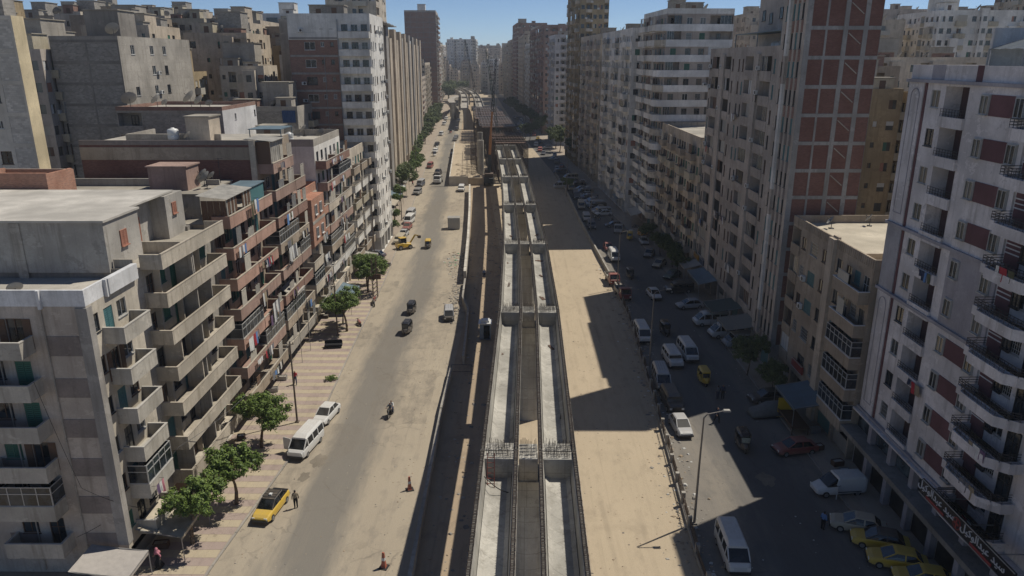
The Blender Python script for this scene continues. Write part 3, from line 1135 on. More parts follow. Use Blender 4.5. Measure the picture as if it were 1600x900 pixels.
# partition fins on the balconies
for i in range(6):
    zf = 2.7 + i * 3.05
    m = MB()
    m.box(0.005, 1.5, 6.6, 6.75, zf + 0.005, zf + 2.88)
    part('partition', m, C_CONC, L2)
    for q in range(3):
        m = MB()
        yy = 2.2 + q * 3.7 + (i % 2) * 0.5
        m.box(0.005, 1.45 if (i + q) % 3 == 0 else 0.5, yy, yy + 0.12, zf + 0.005, zf + 2.88)
        part('wall_fin', m, P_BEIGE if (i + q) % 2 else C_CONC, L2)
m = MB()   # roof terrace balcony in front
m.box(0.003, 1.7, 0.95, 13.1, H2 - 0.16, H2); m.box(1.58, 1.7, 0.95, 13.1, H2, H2 + 1.0); m.box(0.003, 1.58, 0.95, 1.07, H2, H2 + 1.0); m.box(0.003, 1.58, 12.98, 13.1, H2, H2 + 1.0)
m.box(-1.4, 0.0, 0.0, 0.14, H2, H2 + 0.9); m.box(-2.2, 1.58, 5.3, 5.45, H2, H2 + 0.95)
part('terrace_parapet', m, BCACHE and plaster('bare_balcony', (0, 0, 0)), L2)
m = MB(); m.box(1.55, 1.73, 0.92, 13.13, H2 + 1.0, H2 + 1.07); part('coping', m, plaster('sand_coping', (0, 0, 0)), L2)
m = MB()
zt = 24.75
m.box(-26, -1.5, -0.45, 4.6, H2 + 0.004, zt); m.box(-26, -3.3, 4.6, 10.2, H2 + 0.004, zt - 0.003); m.box(-5.5, -1.9, 10.2, 13.6, H2 + 0.004, zt - 0.05)
ph = part('penthouse', m, [plaster('penthouse_render', (0.40, 0.375, 0.335), 0.5)], L2)
m = MB(); m.box(-26.1, -1.35, -0.6, 4.75, zt, zt + 0.16); m.box(-26.1, -2.2, 4.75, 12.6, zt + 0.004, zt + 0.155); part('penthouse_roof', m, plaster('penthouse_screed', (0.50, 0.47, 0.42), 0.1, patch=0.3), ph)
for x in (-8.2, -13, -17.5, -22):
    m = MB(); m.box(x, x + 0.7, -0.53, -0.455, 18.9, zt - 0.05); part('column', m, C_CONC, ph)
for (a, b_, z0_, w, h_) in ((-1.5, 1.6, 22.5, 0.95, 1.2), (-1.9, 11.3, 23.0, 0.8, 1.0)):
    wm, pm = window_mesh(w, h_, 'terr')
    link('window', wm, ph, (a + 0.12, b_ + w, z0_), R(-90))
wm, pm = window_mesh(1.0, 2.3, 'terr'); link('shutter_door', wm, ph, (-3.18, 8.1, H2 + 0.1), R(-90))
m = MB(); m.box(-26, -0.02, -0.3, -0.1, 18.9, H2 + 0.25); part('party_wall', m, C_CONC_D, L2)

# L3 ----- salmon balconies
H3 = 2.7 + 6 * 3.05
L3 = building('apartment_block', 'salmon-pink balconied block with a roof-edge tin shack, third on the left', -28.2, 66.6, -1, 13.2, 24, 6, 3.05, 2.7,
              P_TAN, [(0.4, '.'), (6.2, ['b', 'b', 'g', 'b', 'b', 'b']), (6.4, ['b', 'g', 'b', 'b', 'b', 'b'])], None, par=0.35, styles=('green', 'brown', 'dark', 'alu', 'greenhalf'), seed=3,
              bal=[P_TAN, P_PINK2, P_PINK, P_PINK2, P_PINK, P_PINK], cop=plaster('sand_coping', (0, 0, 0)), baldep=1.7, nearmat=C_CONC, roof=C_ROOF2, closures=0.3)
m = MB(); m.box(0.003, 1.7, 0.4, 12.8, H3 - 0.16, H3); m.box(1.58, 1.7, 0.4, 12.8, H3, H3 + 1.0); m.box(0.003, 1.58, 0.4, 0.52, H3, H3 + 1.0); part('terrace_parapet', m, P_PINK, L3)
m = MB(); m.box(1.55, 1.73, 0.37, 12.83, H3 + 1.0, H3 + 1.07); part('coping', m, plaster('sand_coping', (0, 0, 0)), L3)
sk = thing('roof_shack', 'tin-roofed plank shack on the roof edge of the salmon balconied block', 'shack', (-28.2, 67.2, H3))
m = MB()
for i in range(22):
    y0 = i * 0.29
    if 9 <= i <= 13: continue
    m = MB(); m.box(1.42 + 0.02 * (i % 2), 1.47 + 0.02 * (i % 2), y0, y0 + 0.27, 1.0 + 0.1 * ((i * 7) % 3), 2.5); part('plank', m, F_BROWN if i % 3 else TIN, sk)
for i in range(8):
    m = MB(); m.box(-0.9 + i * 0.29, -0.63 + i * 0.29, -0.03 - 0.02 * (i % 2), 0.02 - 0.02 * (i % 2), 0.02, 2.45); part('plank', m, F_BROWN, sk)
m = MB()
for i in range(24):
    y0 = -0.25 + i * 0.28
    m.v += [(-1.2, y0, 2.95), (1.7, y0, 2.62), (1.7, y0 + 0.27, 2.62), (-1.2, y0 + 0.27, 2.95), (-1.2, y0 + 0.135, 3.0), (1.7, y0 + 0.135, 2.67)]
    n = len(m.v) - 6
    m.f += [(n, n + 1, n + 5, n + 4), (n + 4, n + 5, n + 2, n + 3)]; m.m += [0, 0]
part('tin_roof', m, TIN, sk)
m = MB(); m.box(1.40, 1.46, 6.5, 10.4, 1.02, 2.5, 0); m.box(-1.0, 1.6, 6.4, 10.6, 2.6, 2.68, 1); part('glazed_lean_to', m, [F_TEAL, BLUETIN], sk)
m = MB(); m.box(-23.9, -2.6, 4.4, 13.0, H3 + 0.004, H3 + 2.3); us = part('upper_storey', m, C_CONC, L3)
m = MB(); m.box(-24.0, -2.5, 4.3, 13.1, H3 + 2.3, H3 + 2.44); part('roof_slab', m, C_ROOF2, us)
tk = roofbox(L3, -8.2, -4.4, 6.2, 9.2, H3 + 2.44, 2.3, P_PINK2, 'lift_head', False, P_PINK2)
m = MB(); m.box(-23, -8.6, 9.0, 9.25, H3 + 2.444, H3 + 3.2); m.box(-4.0, -2.6, 9.6, 9.8, H3 + 2.444, H3 + 3.0); part('low_wall', m, C_CONC, L3)
for i, (x, y, k_) in enumerate(((-30.5, 68.2, 2), (-31.6, 70.3, 1), (-30.0, 73.8, 1), (-30.9, 75.4, 1), (-30.6, 76.9, 0), (-38.4, 67.6, 1))):
    dish(x - 1.2, y, H3 + (2.45 if y > 71.2 else 0.01), k_, 'satellite dish on the salmon balconied block', 'dishes on the salmon balconied block')
m = MB()
m.tube((0, 0, 0), (0, 0, 2.6), 0.03, n=6); m.bar((-0.5, 0, 2.5), (0.5, 0, 2.6), 0.03); m.bar((-0.3, 0, 2.2), (0.3, 0, 2.2), 0.03)
tag(part('television_aerial', m, F_DARK, None, (-31.2, 77.6, H3 + 2.44)), 'thin television aerial on the roof of the salmon balconied block', 'aerial')

# orange brick hut at the far left
oh = thing('brick_hut', 'roofless orange brick hut on a flat roof at the left edge', 'hut', (-41.7, 65.2, 18.0))
m = MB()
m.box(-6.5, 0, 0, 0.25, 0, 8.3); m.box(-6.5, 0, 4.0, 4.25, 0, 8.1); m.box(-0.25, 0, 0.25, 4.0, 0, 8.2); m.box(-6.5, -6.25, 0.25, 4.0, 0, 8.2)
part('wall', m, B_ORANGE, oh)
m = MB(); m.box(-6.2, -0.25, 0.25, 4.0, 7.2, 7.35); part('floor', m, C_ROOF2, oh)
bh = building('low_annex', 'low flat-roofed annex behind the penthouse on the left', -46.2, 66.2, -1, 15, 10, 6, 3.05, 3.1, B_GREY, None, None, par=0.5, seed=31, far=True, ground=False)
m = MB(); m.box(-45.0, -29.9, 65.6, 66.4, 0, 21.4); tag(part('boundary_wall', m, C_CONC_D), 'plain concrete wall closing the gap behind the penthouse', 'wall')

# L4 ----- taller, dark red side wall
H4 = 2.7 + 8 * 3.05
L4 = building('apartment_block', 'taller block with dark red side wall and dull salmon balconies, fourth on the left', -28.2, 80.4, -1, 12.4, 19, 8, 3.05, 2.7,
              P_TAN, [(0.3, '.'), (7.6, ['b', 'g', 'b', 'b', 'g', 'b', 'b', 'b']), (4.3, ['b', 'b', 'b', 'g', 'b', 'b', 'b', 'w'])], None, par=0, styles=('green', 'brown', 'dark', 'alu'), seed=4, bal=[C_CONC, P_TAN, B_RED, P_PINK2, P_TAN, B_RED, P_PINK2, P_PINK2], closures=0.4,
              cop=plaster('sand_coping', (0, 0, 0)), baldep=1.7, nearmat=B_DARK, roof=C_ROOF)
m = MB(); m.box(-19, 0, -0.02, 0.16, H4, H4 + 0.5); part('parapet', m, P_STRIPE, L4)
m = MB(); m.box(-19.0, -0.6, -0.05, -0.003, H4 - 1.6, H4 - 0.25); part('render_strip', m, P_TAN, L4)
m = MB(); m.box(-0.6, 0.02, -0.12, -0.004, 20, H4 + 0.5); part('corner_pier', m, P_BEIGE, L4)
sk2 = thing('roof_shack', 'plank and tin shack on the balcony corner of the block with dark red side wall', 'shack', (-28.2, 80.7, H4 - 2.1))
m = MB()
for i in range(12):
    m = MB(); m.box(1.5 + 0.02 * (i % 2), 1.56 + 0.02 * (i % 2), 0.1 + i * 0.33, 0.4 + i * 0.33, 0.0, 2.3); part('plank', m, TIN, sk2)
m = MB(); m.box(0.05, 1.5, 0.0, 0.05, 0.0, 2.4); part('end_wall', m, F_BROWN, sk2)
m = MB(); m.quad((-1.0, -0.2, 2.75), (1.9, -0.2, 2.45), (1.9, 4.4, 2.45), (-1.0, 4.4, 2.75)); m.quad((-1.0, -0.2, 2.70), (1.9, -0.2, 2.40), (1.9, 4.4, 2.40), (-1.0, 4.4, 2.70)); part('tin_roof', m, TIN, sk2)
m = MB(); m.box(-2.6, 1.2, 5.4, 10.0, 3.2, 3.28); m.box(1.1, 1.18, 5.5, 5.6, 2.1, 3.2); m.box(1.1, 1.18, 9.8, 9.9, 2.1, 3.2); m.box(-2.5, -2.42, 5.5, 5.6, 2.1, 3.2); part('blue_lean_to', m, BLUETIN, sk2)
roofbox(L4, -8.5, -5.9, 3.0, 6.2, H4, 2.7, P_SANDY, 'stair_head', False)
m = MB(); m.box(-16, -5.2, 4.2, 4.4, H4 + 0.004, H4 + 0.75); m.box(-16, -15.8, 4.4, 11, H4 + 0.004, H4 + 0.75); part('low_wall', m, C_CONC, L4)
o = link('water_tank', TANK, None, (-38.3, 83.6, H4 + 0.01)); tag(o, 'white plastic water tank on the roof of the block with dark red side wall', 'water tank')
dish(-36.0, 82.0, H4 + 0.01, 0, 'small satellite dish beside the tank above the dark red side wall', None)

# L5 ----- orange brick fronted, stepped
L5 = building('apartment_block', 'low block with orange brick bays and open roof terrace, fifth on the left', -28.0, 93.4, -1, 9.6, 18, 5, 3.1, 3.0,
              P_BEIGE, [(0.2, '.'), (5.0, ['b', 'g', 'b', 'B', 'B']), (4.2, ['b', 'b', 'w', 'B', 'B'])], None, par=1.1, styles=('white', 'brown', 'dark'), seed=5, bal=[P_CREAM, P_BEIGE, P_BEIGE, B_ORANGE, B_ORANGE], closures=0.3, baldep=1.5, parmat=B_ORANGE, nearmat=B_RED, roof=P_PINK2)
m = MB()
m.box(0.004, 1.7, 0.3, 6.6, 12.4, 18.6); part('brick_bay', m, B_ORANGE, L5)
for z, y0 in ((13.4, 1.6), (13.4, 4.2), (16.4, 1.6), (16.4, 4.0)):
    wm, pm = window_mesh(1.0, 1.3, 'white'); o = link('window', wm, L5, (1.86, y0 + 1.0, z), R(-90)); link('pane', pm, o)
m = MB(); m.box(1.702, 1.74, 0.3, 6.6, 15.3, 15.7); part('concrete_band', m, C_CONC, L5)
L5b = building('apartment_block', 'block with white top storey wall and red-brown balconies, sixth on the left', -28.0, 103.2, -1, 15.5, 18, 7, 3.05, 3.0,
               P_WHITEB, [(0.2, '.'), (7.5, ['b', 'b', 'g', 'b', 'b', 'b', 'b']), (7.5, ['b', 'g', 'b', 'b', 'b', 'g', 'b'])], [(3, '.'), (2.0, [',', '.', '.', '.', '.', '.', 'w']), (12, '.')], par=1.0, styles=('green', 'white', 'brown', 'dark'), seed=6, bal=[P_BEIGE, P_WHITEB, P_TAN, P_PINK2, P_BEIGE, P_PINK2, B_RED], closures=0.35, baldep=1.5, parmat=C_CONC)
clutter(L5b, -1, 18, 15.5, 3 + 7 * 3.05, 61, 5, 'sixth block on the left')
L6 = building('apartment_block', 'beige seven-storey block with mixed balconies, seventh on the left', -27.8, 119.2, -1, 17.6, 18, 6, 2.9, 3.2,
              P_BEIGE, [(1.8, 'w'), (4.6, 'b'), (1.4, 'n'), (4.6, 'b'), (1.6, 'w'), (2.6, 'b')], [(3, '.'), (2, 'w'), (3, 'b'), (2, 'w'), (8, '.')], par=0.9, styles=('white', 'brown', 'dark', 'alu', 'green'), seed=7, baldep=1.3,
              bal=[P_TAN, P_WHITEB, P_WHITEB, P_CREAM, P_WHITEB, P_TAN], closures=0.4, nearmat=P_SANDY)
clutter(L6, -1, 18, 17, 3.2 + 17.4, 71, 5, 'seventh block on the left')
# L7 ----- tall white and brick tower
H7 = 3.6 + 13 * 3.0
L7 = building('apartment_tower', 'tall tower with red brick side wall and white balcony column, left of the road', -25.7, 137.6, -1, 15, 14.5, 13, 3.0, 3.6,
              P_WHITEB, [(1.5, 'w'), (1.8, 't'), (2, 'w'), (1.4, '.'), (2, 'w'), (1.8, 't'), (2, 'w')], [(5.6, 'b'), (0.4, '.'), (1.8, 'n'), (1.6, 'n'), (2.9, 'W'), (2.2, '.')], rot=R(1.0), par=1.0, styles=('brown', 'dark', 'white', 'screen'), seed=8, bal=P_WHITEB, nearmat=B_RED, baldep=1.1, miss=0.02, nearsplit=5.75, ac=0.4)
m = MB(); m.box(-5.7, 0.0, -0.06, -0.003, H7 - 0.4, H7 + 1.0); m.box(-14.5, -5.7, -0.06, -0.003, H7 - 3.4, H7 + 1.0); part('white_wall_panel', m, P_WHITEB, L7)
for i in range(13):
    z = 3.6 + i * 3.0
    m = MB(); m.box(-14.4, -5.8, -0.08, -0.003, z - 0.3, z + 0.05); part('concrete_band', m, P_GREY, L7)
m = MB(); m.tube((-5.75, -0.2, 0), (-5.75, -0.2, H7), 0.09, n=6); m.tube((-8.4, -0.1, 0), (-8.4, -0.1, H7 - 6), 0.05, n=6); part('drain_pipe', m, GALV, L7)
clutter(L7, -1, 14, 15, H7, 81, 3, 'tower with red brick side wall')

# L8 ----- row with vertical fins
for i, (Y8, L_, nf_, lab, mt) in enumerate(((153.2, 63, 13, 'long beige block with tall vertical fins beyond the white tower on the left', P_SANDY), (217, 52, 13, 'second finned beige block along the left side of the road', P_BEIGE), (270, 66, 13, 'third finned block, greyer, at the far end of the beige row', P_GREY))):
    X8 = -27.6 + sh(Y8 + 6)
    b8 = building('apartment_block', lab, X8, Y8, -1, L_, 16, nf_, 3.0, 3.5, mt, [(1.6, 'w'), (3, 'b'), (1.6, '.'), (1.6, 'w'), (3, 'b'), (1.6, 'w')] * 3, [(5, '.'), (2, 'w'), (4, '.'), (2, 'w'), (3, '.')], rot=R(3.6), par=0.9, far=True, styles=('brown',), seed=40 + i, bal=mt, baldep=1.0)
    for q in range(6):
        u = L_ * (q + 0.12) / 6
        m = MB(); m.box(0.003, 1.25 if q % 2 else 1.05, u, u + L_ / 6 * 0.55, 4 + (q % 3) * 1.5, 3.5 + 39 + (1.0 if q % 2 else -1.4)); part('vertical_fin', m, P_SANDY if (q + i) % 3 else P_GREY, b8)
    if i == 0:
        m = MB()
        for q in range(12):
            m.box(-4.5, 2.6, 1 + q * 3.9, 4.6 + q * 3.9, 43.6 + 0.15 * (q % 2), 43.75 + 0.15 * (q % 2))
        part('roof_canopy', m, TIN, b8)
    clutter(b8, -1, 16, L_, 42.5, 90 + i, 5, ('first', 'second', 'third')[i] + ' finned block')

# ------------------------------------------------------------------ buildings, right side, near to far
H_R1 = 5.8 + 10 * 2.86
RZ = [(9.0, '.'), (5.6, '.'), (0.6, '.'), (5.6, ['r']), (0.5, '.'), (5.6, '.'), (0.5, '.'), (3.2, 'L'), (2.2, 'w'), (0.4, '.'), (2.4, '.')]
R1 = building('apartment_tower', 'pale mauve tower with burgundy panels and curved balconies at the right edge', 31.5, 25.4, 1, 35.6, 16, 10, 2.86, 5.8,
              P_MAUVE, RZ, None, par=1.15, styles=('alu', 'alu', 'dark', 'screen'), seed=101, bal=P_MAUVE, baldep=1.35, nearmat=P_MAUVED, parmat=P_MAUVE, roof=C_ROOF, ground=False, ac=0.0, miss=0.0)
F1 = Face('front', 1, 35.6, 16)
RAILG = paint('rail_grey', (0.07, 0.07, 0.075), 0.6)
for i in range(10):
    zf = 5.8 + i * 2.86
    grey = i in (4, 5)
    # window pairs on the broad panel with a burgundy field between them
    for (a, b_) in ((20.9, 26.1),):
        for u in ((a + 0.35), (b_ - 1.25)):
            wm, pm = window_mesh(0.9, 1.25, 'alu')
            m = MB(); m.pbox(F1.P, u - 0.06, u + 0.96, zf + 0.84, zf + 2.21, -0.2, -0.12); o = part('window_surround', m, F_ALU, R1)
            w_ = link('window', wm, R1, F1.loc(u, u + 0.9, zf + 0.9, -0.30), F1.rz); link('pane', pm, w_)
        if not grey:
            m = MB(); m.pbox(F1.P, a + 1.36, b_ - 1.36, zf + 0.84, zf + 2.21, -0.17, -0.122); part('burgundy_panel', m, P_BURG, R1)
    m = MB(); m.pbox(F1.P, 27.15, 30.3, zf + 0.0, zf + 2.5, 1.15, 1.28); part('loggia_back_wall', m, plaster('dark_burgundy', (0.085, 0.05, 0.052), 0.2), R1)
    for q in (0.5, 0.75):
        m = MB(); m.pbox(F1.P, 27.2, 28.2, zf + 1.2 + q, zf + 1.28 + q, 1.10, 1.15); part('pale_stripe', m, C_WHITE, R1)
    # curved balcony bay
    for (u0, u1, dep) in ((15.0, 20.4, 1.9), (3.2, 8.6, 1.9)):
        m = MB(); g = MB()
        pts = []
        for q in range(13):
            tq = q / 12
            pts.append((u0 + (u1 - u0) * tq, dep * min(1.0, 3.2 * min(tq, 1 - tq) + 0.45)))
        for (ua, da), (ub, db) in zip(pts, pts[1:]):
            A = F1.P(ua, zf - 0.2, -da); B = F1.P(ub, zf - 0.2, -db)
            A1 = F1.P(ua, zf + 0.5, -da); B1 = F1.P(ub, zf + 0.5, -db)
            Ai = F1.P(ua, zf + 0.5, -da + 0.12); Bi = F1.P(ub, zf + 0.5, -db + 0.12)
            Aw, Bw = F1.P(ua, zf, -0.003), F1.P(ub, zf, -0.003)
            Ab, Bb = F1.P(ua, zf, -da + 0.12), F1.P(ub, zf, -db + 0.12)
            m.quad(A, B, B1, A1); m.quad(A1, B1, Bi, Ai); m.quad(Ai, Bi, Bb, Ab); m.quad(Aw, Bw, Bb, Ab)
            m.quad(F1.P(ua, zf - 0.2, -0.003), F1.P(ub, zf - 0.2, -0.003), B, A)
            for z in (0.68, 0.86, 1.02):
                g.bar(F1.P(ua, zf + z, -da + 0.06), F1.P(ub, zf + z, -db + 0.06), 0.022)
            g.bar(F1.P(ua, zf + 0.5, -da + 0.06), F1.P(ua, zf + 1.02, -da + 0.06), 0.02)
        for ue, de in (pts[0], pts[-1]):
            m.box(*sorted((F1.P(ue - 0.06, 0, -0.003)[0], F1.P(ue, 0, -de)[0])), *sorted((F1.P(ue - 0.06, 0, 0)[1], F1.P(ue + 0.06, 0, 0)[1])), zf - 0.2, zf + 0.5)
        o = part('curved_balcony', m, P_MAUVE, R1)
        part('railing', g, RAILG, o)
        for (ua, ww, hh, sl) in ((u0 + 0.6, 1.2, 2.1, 0.06), (u0 + 3.2, 0.8, 1.1, 0.95)):
            wm, pm = window_mesh(ww, hh, 'dark'); w_ = link('window', wm, R1, F1.loc(ua, ua + ww, zf + sl, -0.16), F1.rz); link('pane', pm, w_)
        m = MB(); m.pbox(F1.P, u1 - 1.3, u1 + 0.1, zf + 0.02, zf + 2.6, -0.1, -0.003); part('burgundy_panel', m, P_BURG, R1)
        for q in (1.2, 1.5, 1.8):
            m = MB(); m.pbox(F1.P, u1 - 1.31, u1 + 0.11, zf + q, zf + q + 0.08, -0.13, -0.101); part('pale_stripe', m, C_WHITE, R1)
# broad projecting panel, grey middle storeys
for (z0, z1, mt) in ((5.8, 17.24, P_MAUVE), (17.24, 22.96, P_MAUVED), (22.96, H_R1, P_MAUVE)):
    m = MB(); m.pbox(F1.P, 20.75, 26.25, z0 + 0.1, z1 - 0.1, -0.12, -0.004); part('bay_panel', m, mt, R1)
    m = MB(); m.pbox(F1.P, 33.3, 35.55, z0 + 0.1, z1 - 0.1, -0.12, -0.004); part('pilaster', m, mt if mt is P_MAUVE else plaster('ribbed_mauve', (0.37, 0.36, 0.375), 0.25), R1)
    m = MB()
    if mt is P_MAUVE:
        for a in (33.75, 34.95):
            m.pbox(F1.P, a, a + 0.07, z0 + 1.0, z1 - 1.2, -0.15, -0.121)
        for q in range(7):
            t0, t1 = math.pi * q / 7, math.pi * (q + 1) / 7
            m.bar(F1.P(34.385 - 0.6 * math.cos(t0), z1 - 1.2 + 0.6 * math.sin(t0), -0.135), F1.P(34.385 - 0.6 * math.cos(t1), z1 - 1.2 + 0.6 * math.sin(t1), -0.135), 0.06)
        m.pbox(F1.P, 33.75, 35.02, z0 + 0.93, z0 + 1.0, -0.15, -0.121)
        part('arched_moulding', m, P_MAUVED, R1)
    m = MB(); m.pbox(F1.P, 32.95, 33.25, z0 + 0.1, z1 - 0.1, -0.06, -0.004); part('burgundy_strip', m, P_BURG, R1)
    m = MB(); m.pbox(F1.P, 35.56, 35.7, z0 + 0.1, z1 - 0.1, -0.05, 0.3); part('burgundy_strip', m, P_BURG, R1)
for z in (5.8, 17.24, 22.96, H_R1):
    m = MB(); m.pbox(F1.P, 20.4, 35.75, z - 0.14, z + 0.1, -0.3, -0.003); part('string_course', m, P_MAUVED, R1)
for (a, b_) in ((30.9, 32.6), (26.3, 27.0)):
    m = MB(); m.pbox(F1.P, a, b_, H_R1 + 0.1, H_R1 + 1.17, -0.03, -0.002); part('parapet_panel', m, P_MAUVED if a > 30 else P_BURG, R1)
# ground floor: glazed mezzanine, columns, continuous ledge
for q in range(10):
    u = 0.5 + q * 3.5
    m = MB(); m.pbox(F1.P, u, u + 0.55, 0.1, 5.6, -0.55, -0.06); part('column', m, P_MAUVED, R1)
    m = MB(); m.pbox(F1.P, u + 0.6, u + 3.4, 3.95, 5.5, -0.10, -0.02); part('mezzanine_window', m, G_BLUE, R1)
    m = MB(); m.pbox(F1.P, u + 0.6, u + 3.4, 0.2, 3.3, -0.06, -0.02); part('shop_front', m, glass('shop_glass', (0.015, 0.014, 0.013), 0.3), R1)
m = MB(); m.pbox(F1.P, 0, 35.8, 3.4, 3.85, -1.5, -0.01); part('ledge', m, C_CONC_D, R1)
m = MB(); m.pbox(F1.P, 0, 35.8, 5.5, 5.66, -0.6, -0.01); part('ledge', m, P_MAUVE, R1)
pg = thing('roof_pergola', 'blue-black tarpaulin pergola on the roof of the pale mauve tower', 'pergola', (31.9, 38.0, H_R1))
m = MB()
for q in range(24):
    y0 = q * 0.62
    m.quad((0.3, y0, 2.2 + 0.05 * (q % 2)), (7, y0, 4.2 + 0.05 * (q % 2)), (7, y0 + 0.62, 4.2 + 0.05 * ((q + 1) % 2)), (0.3, y0 + 0.62, 2.2 + 0.05 * ((q + 1) % 2)))
part('tarpaulin', m, paint('blue_tarp', (0.03, 0.05, 0.075), 0.6, 0, 0.2), pg)
m = MB()
for q in range(5):
    m.bar((0.35, q * 3.7, 0), (0.35, q * 3.7, 2.2), 0.1); m.bar((6.9, q * 3.7, 0), (6.9, q * 3.7, 4.2), 0.1); m.bar((0.3, q * 3.7, 2.15), (7, q * 3.7, 4.15), 0.08)
part('frame', m, GALV, pg)
m = MB(); m.box(0.6, 9, 14.95, 15.2, 0.0, 3.6); part('white_screen_wall', m, C_WHITE, pg)

# the shop fascia with Arabic lettering (built further down): board position
# R2 ----- low brown block
R2 = building('apartment_block', 'low brown five-storey block with sunlit flat roof, second on the right', 31.0, 61.3, 1, 19.2, 13.5, 5, 3.1, 3.1,
              P_TAN, [(5.6, ['g', 'g', 'g', 'b', 'b']), (2.1, 'w'), (1.4, '.'), (2.1, 'w'), (3.4, 'W'), (2.0, 'w'), (2.6, 'l')], None, par=0.85, styles=('teal', 'brown', 'dark', 'screen'), seed=102, bal=P_TAN, cop=C_WHITE, baldep=1.0, closures=0.4, roof=plaster('pale_screed', (0.52, 0.46, 0.36), 0.12), ac=0.2)
m = MB(); m.box(-0.35, -0.003, 7.7, 9.0, 0, 18.6 + 0.8); part('pier', m, P_SANDY, R2)
m = MB(); m.box(0.1, 0.35, 7.8, 9.0, 18.604, 19.6); m.box(4.5, 8.6, 3.4, 3.55, 18.604, 19.35); m.box(0.2, 4.5, 3.2, 3.35, 18.604, 19.2); part('roof_walls', m, P_SANDY, R2)
for q in range(60):
    if q % 3: continue
m = MB()
for q in range(48):
    m.box(-0.05, -0.002, 0.2 + q * 0.4, 0.36 + q * 0.4, 18.62, 19.42)
part('parapet_ribs', m, P_TAN, R2)
for x, y in ((33.8, 77.5), (38.5, 78.8), (42.8, 75.2)):
    dish(x, y, 18.62, 0, 'small satellite dish on the sunlit roof of the low brown block', 'dishes on the low brown block')

# R3 ----- brick and concrete frame tower
H_R3 = 3.5 + 14 * 2.98
R3 = building('apartment_tower', 'tall tower with dark red brick infill in a concrete frame above the low brown block', 30.3, 81.6, 1, 7.2, 7.9, 14, 2.98, 3.5,
              P_GREYPINK, [(0.5, '.'), (1.3, 't'), (1.3, 't'), (1.3, 't'), (0.9, '.'), (1.2, 't'), (0.6, '.')], [(0.45, '.'), (1.95, 'x'), (2.1, 'x'), (0.3, '.'), (2.05, 'x'), (0.3, '.'), (1.75, 'x')],
              par=0.9, styles=('teal', 'dark', 'dark'), seed=103, bal=B_DARK, nearmat=plaster('frame_grey', (0.31, 0.305, 0.295), 0.5), miss=0.0, ac=0.0)
for i in range(14):
    zf = 3.5 + i * 2.98
    m = MB(); m.bar((4.55, -0.02, zf + 2.3), (5.9, -0.02, zf + 1.2), 0.05, 0.1); part('stair_stringer', m, C_CONC, R3)
    for u in (0.75, 2.05, 3.35, 5.4):
        m = MB(); m.box(-0.03, -0.003, u, u + 0.6, zf - 0.55, zf + 0.68); part('brick_spandrel', m, B_RED if i > 8 else P_STRIPE, R3)
    m = MB(); m.box(-0.3, -0.003, 4.35, 5.0, zf, zf + 2.98); part('pilaster', m, P_WHITEB if i % 5 else P_GREYPINK, R3)

# R4 ----- brown block with recessed balconies
R4 = building('apartment_block', 'grey-brown twelve-storey block with recessed balconies beside the brick tower on the right', 31.0, 89.4, 1, 33.4, 8.8, 11, 3.0, 3.6,
              P_BROWNG, [(1.8, 't'), (1.8, 't'), (4.4, 'l'), (2.2, 't'), (4.4, 'l'), (1.8, 't'), (1.8, 't'), (1.2, '.'), (1.8, 't'), (4.4, 'l'), (2.0, 't'), (4.2, 'l'), (1.6, 't')], None, par=0.9, styles=('dark', 'brown', 'teal'), seed=104, bal=P_BROWNG, ac=0.35, closures=0.5, miss=0.0, cop=C_WHITE)
for u in (8.0, 24.0):
    m = MB(); m.box(-0.3, -0.004, u + 0.1, u + 2.0, 3.6, 36.6); part('pilaster', m, P_GREYPINK, R4)
roofbox(R4, 3.6, 8.7, 6, 22, 36.6, 7.5, P_BROWNG, 'upper_storeys', False)
m = MB(); m.box(0.5, 3.5, 3, 22, 39.2, 39.32); m.box(0.5, 0.6, 3, 3.1, 36.6, 39.2); m.box(0.5, 0.6, 12, 12.1, 36.6, 39.2); m.box(0.5, 0.6, 21.9, 22, 36.6, 39.2); part('terrace_canopy', m, BLUETIN, R4)
for (u, z) in ((8, 40.5), (12, 41), (16, 40.5), (19, 41)):
    wm, pm = window_mesh(1.1, 1.4, 'dark'); o = link('window', wm, R4, (3.6 - 0.18, u, z), R(90)); link('pane', pm, o)
clutter(R4, 1, 4, 33, 36.6, 105, 2, 'grey-brown twelve-storey block', big=False)

R5 = building('apartment_block', 'lower tan block with sunlit roof edge between taller blocks on the right', 30.6, 123.4, 1, 30.4, 14, 6, 3.2, 3.6,
              P_SANDY, [(2, 'w'), (4, 'b'), (2, 'w'), (2, 'w'), (4, 'b'), (2, 'w')] * 2, [(3, 'b'), (2.5, 'w'), (3, 'b'), (3, 'w')], par=0.8, styles=('dark', 'brown', 'green', 'alu'), seed=106, bal=[P_SANDY, P_BEIGE, P_TAN, P_SANDY, P_CREAM, P_TAN], baldep=1.0, rot=R(1), ac=0.3, closures=0.4)
clutter(R5, 1, 14, 30, 22.8, 107, 4, 'lower tan block on the right')
R6 = building('apartment_tower', 'tall striped white and brown tower rising behind the lower tan block on the right', 30.0, 155.2, 1, 21, 13.5, 14, 2.93, 3.5,
              plaster('striped_brown', (0.42, 0.36, 0.31), 0.4), [(2, 'w'), (5, 'b'), (2, 'w'), (5, 'b'), (2, 'w')], [(3, ['l', 'l', 'w']), (2.6, 'w'), (2.4, 'w'), (4.6, ['l', 'l', 'w', 'l'])], par=1.0, styles=('brown', 'dark', 'screen', 'white', 'green'), seed=108, bal=P_WHITEB, baldep=1.7, closures=0.35, rot=R(3), bands=(plaster('striped_white', (0.78, 0.755, 0.72), 0.25), -0.35, 1.35, 0.12), parmat=P_WHITEB, miss=0.0)
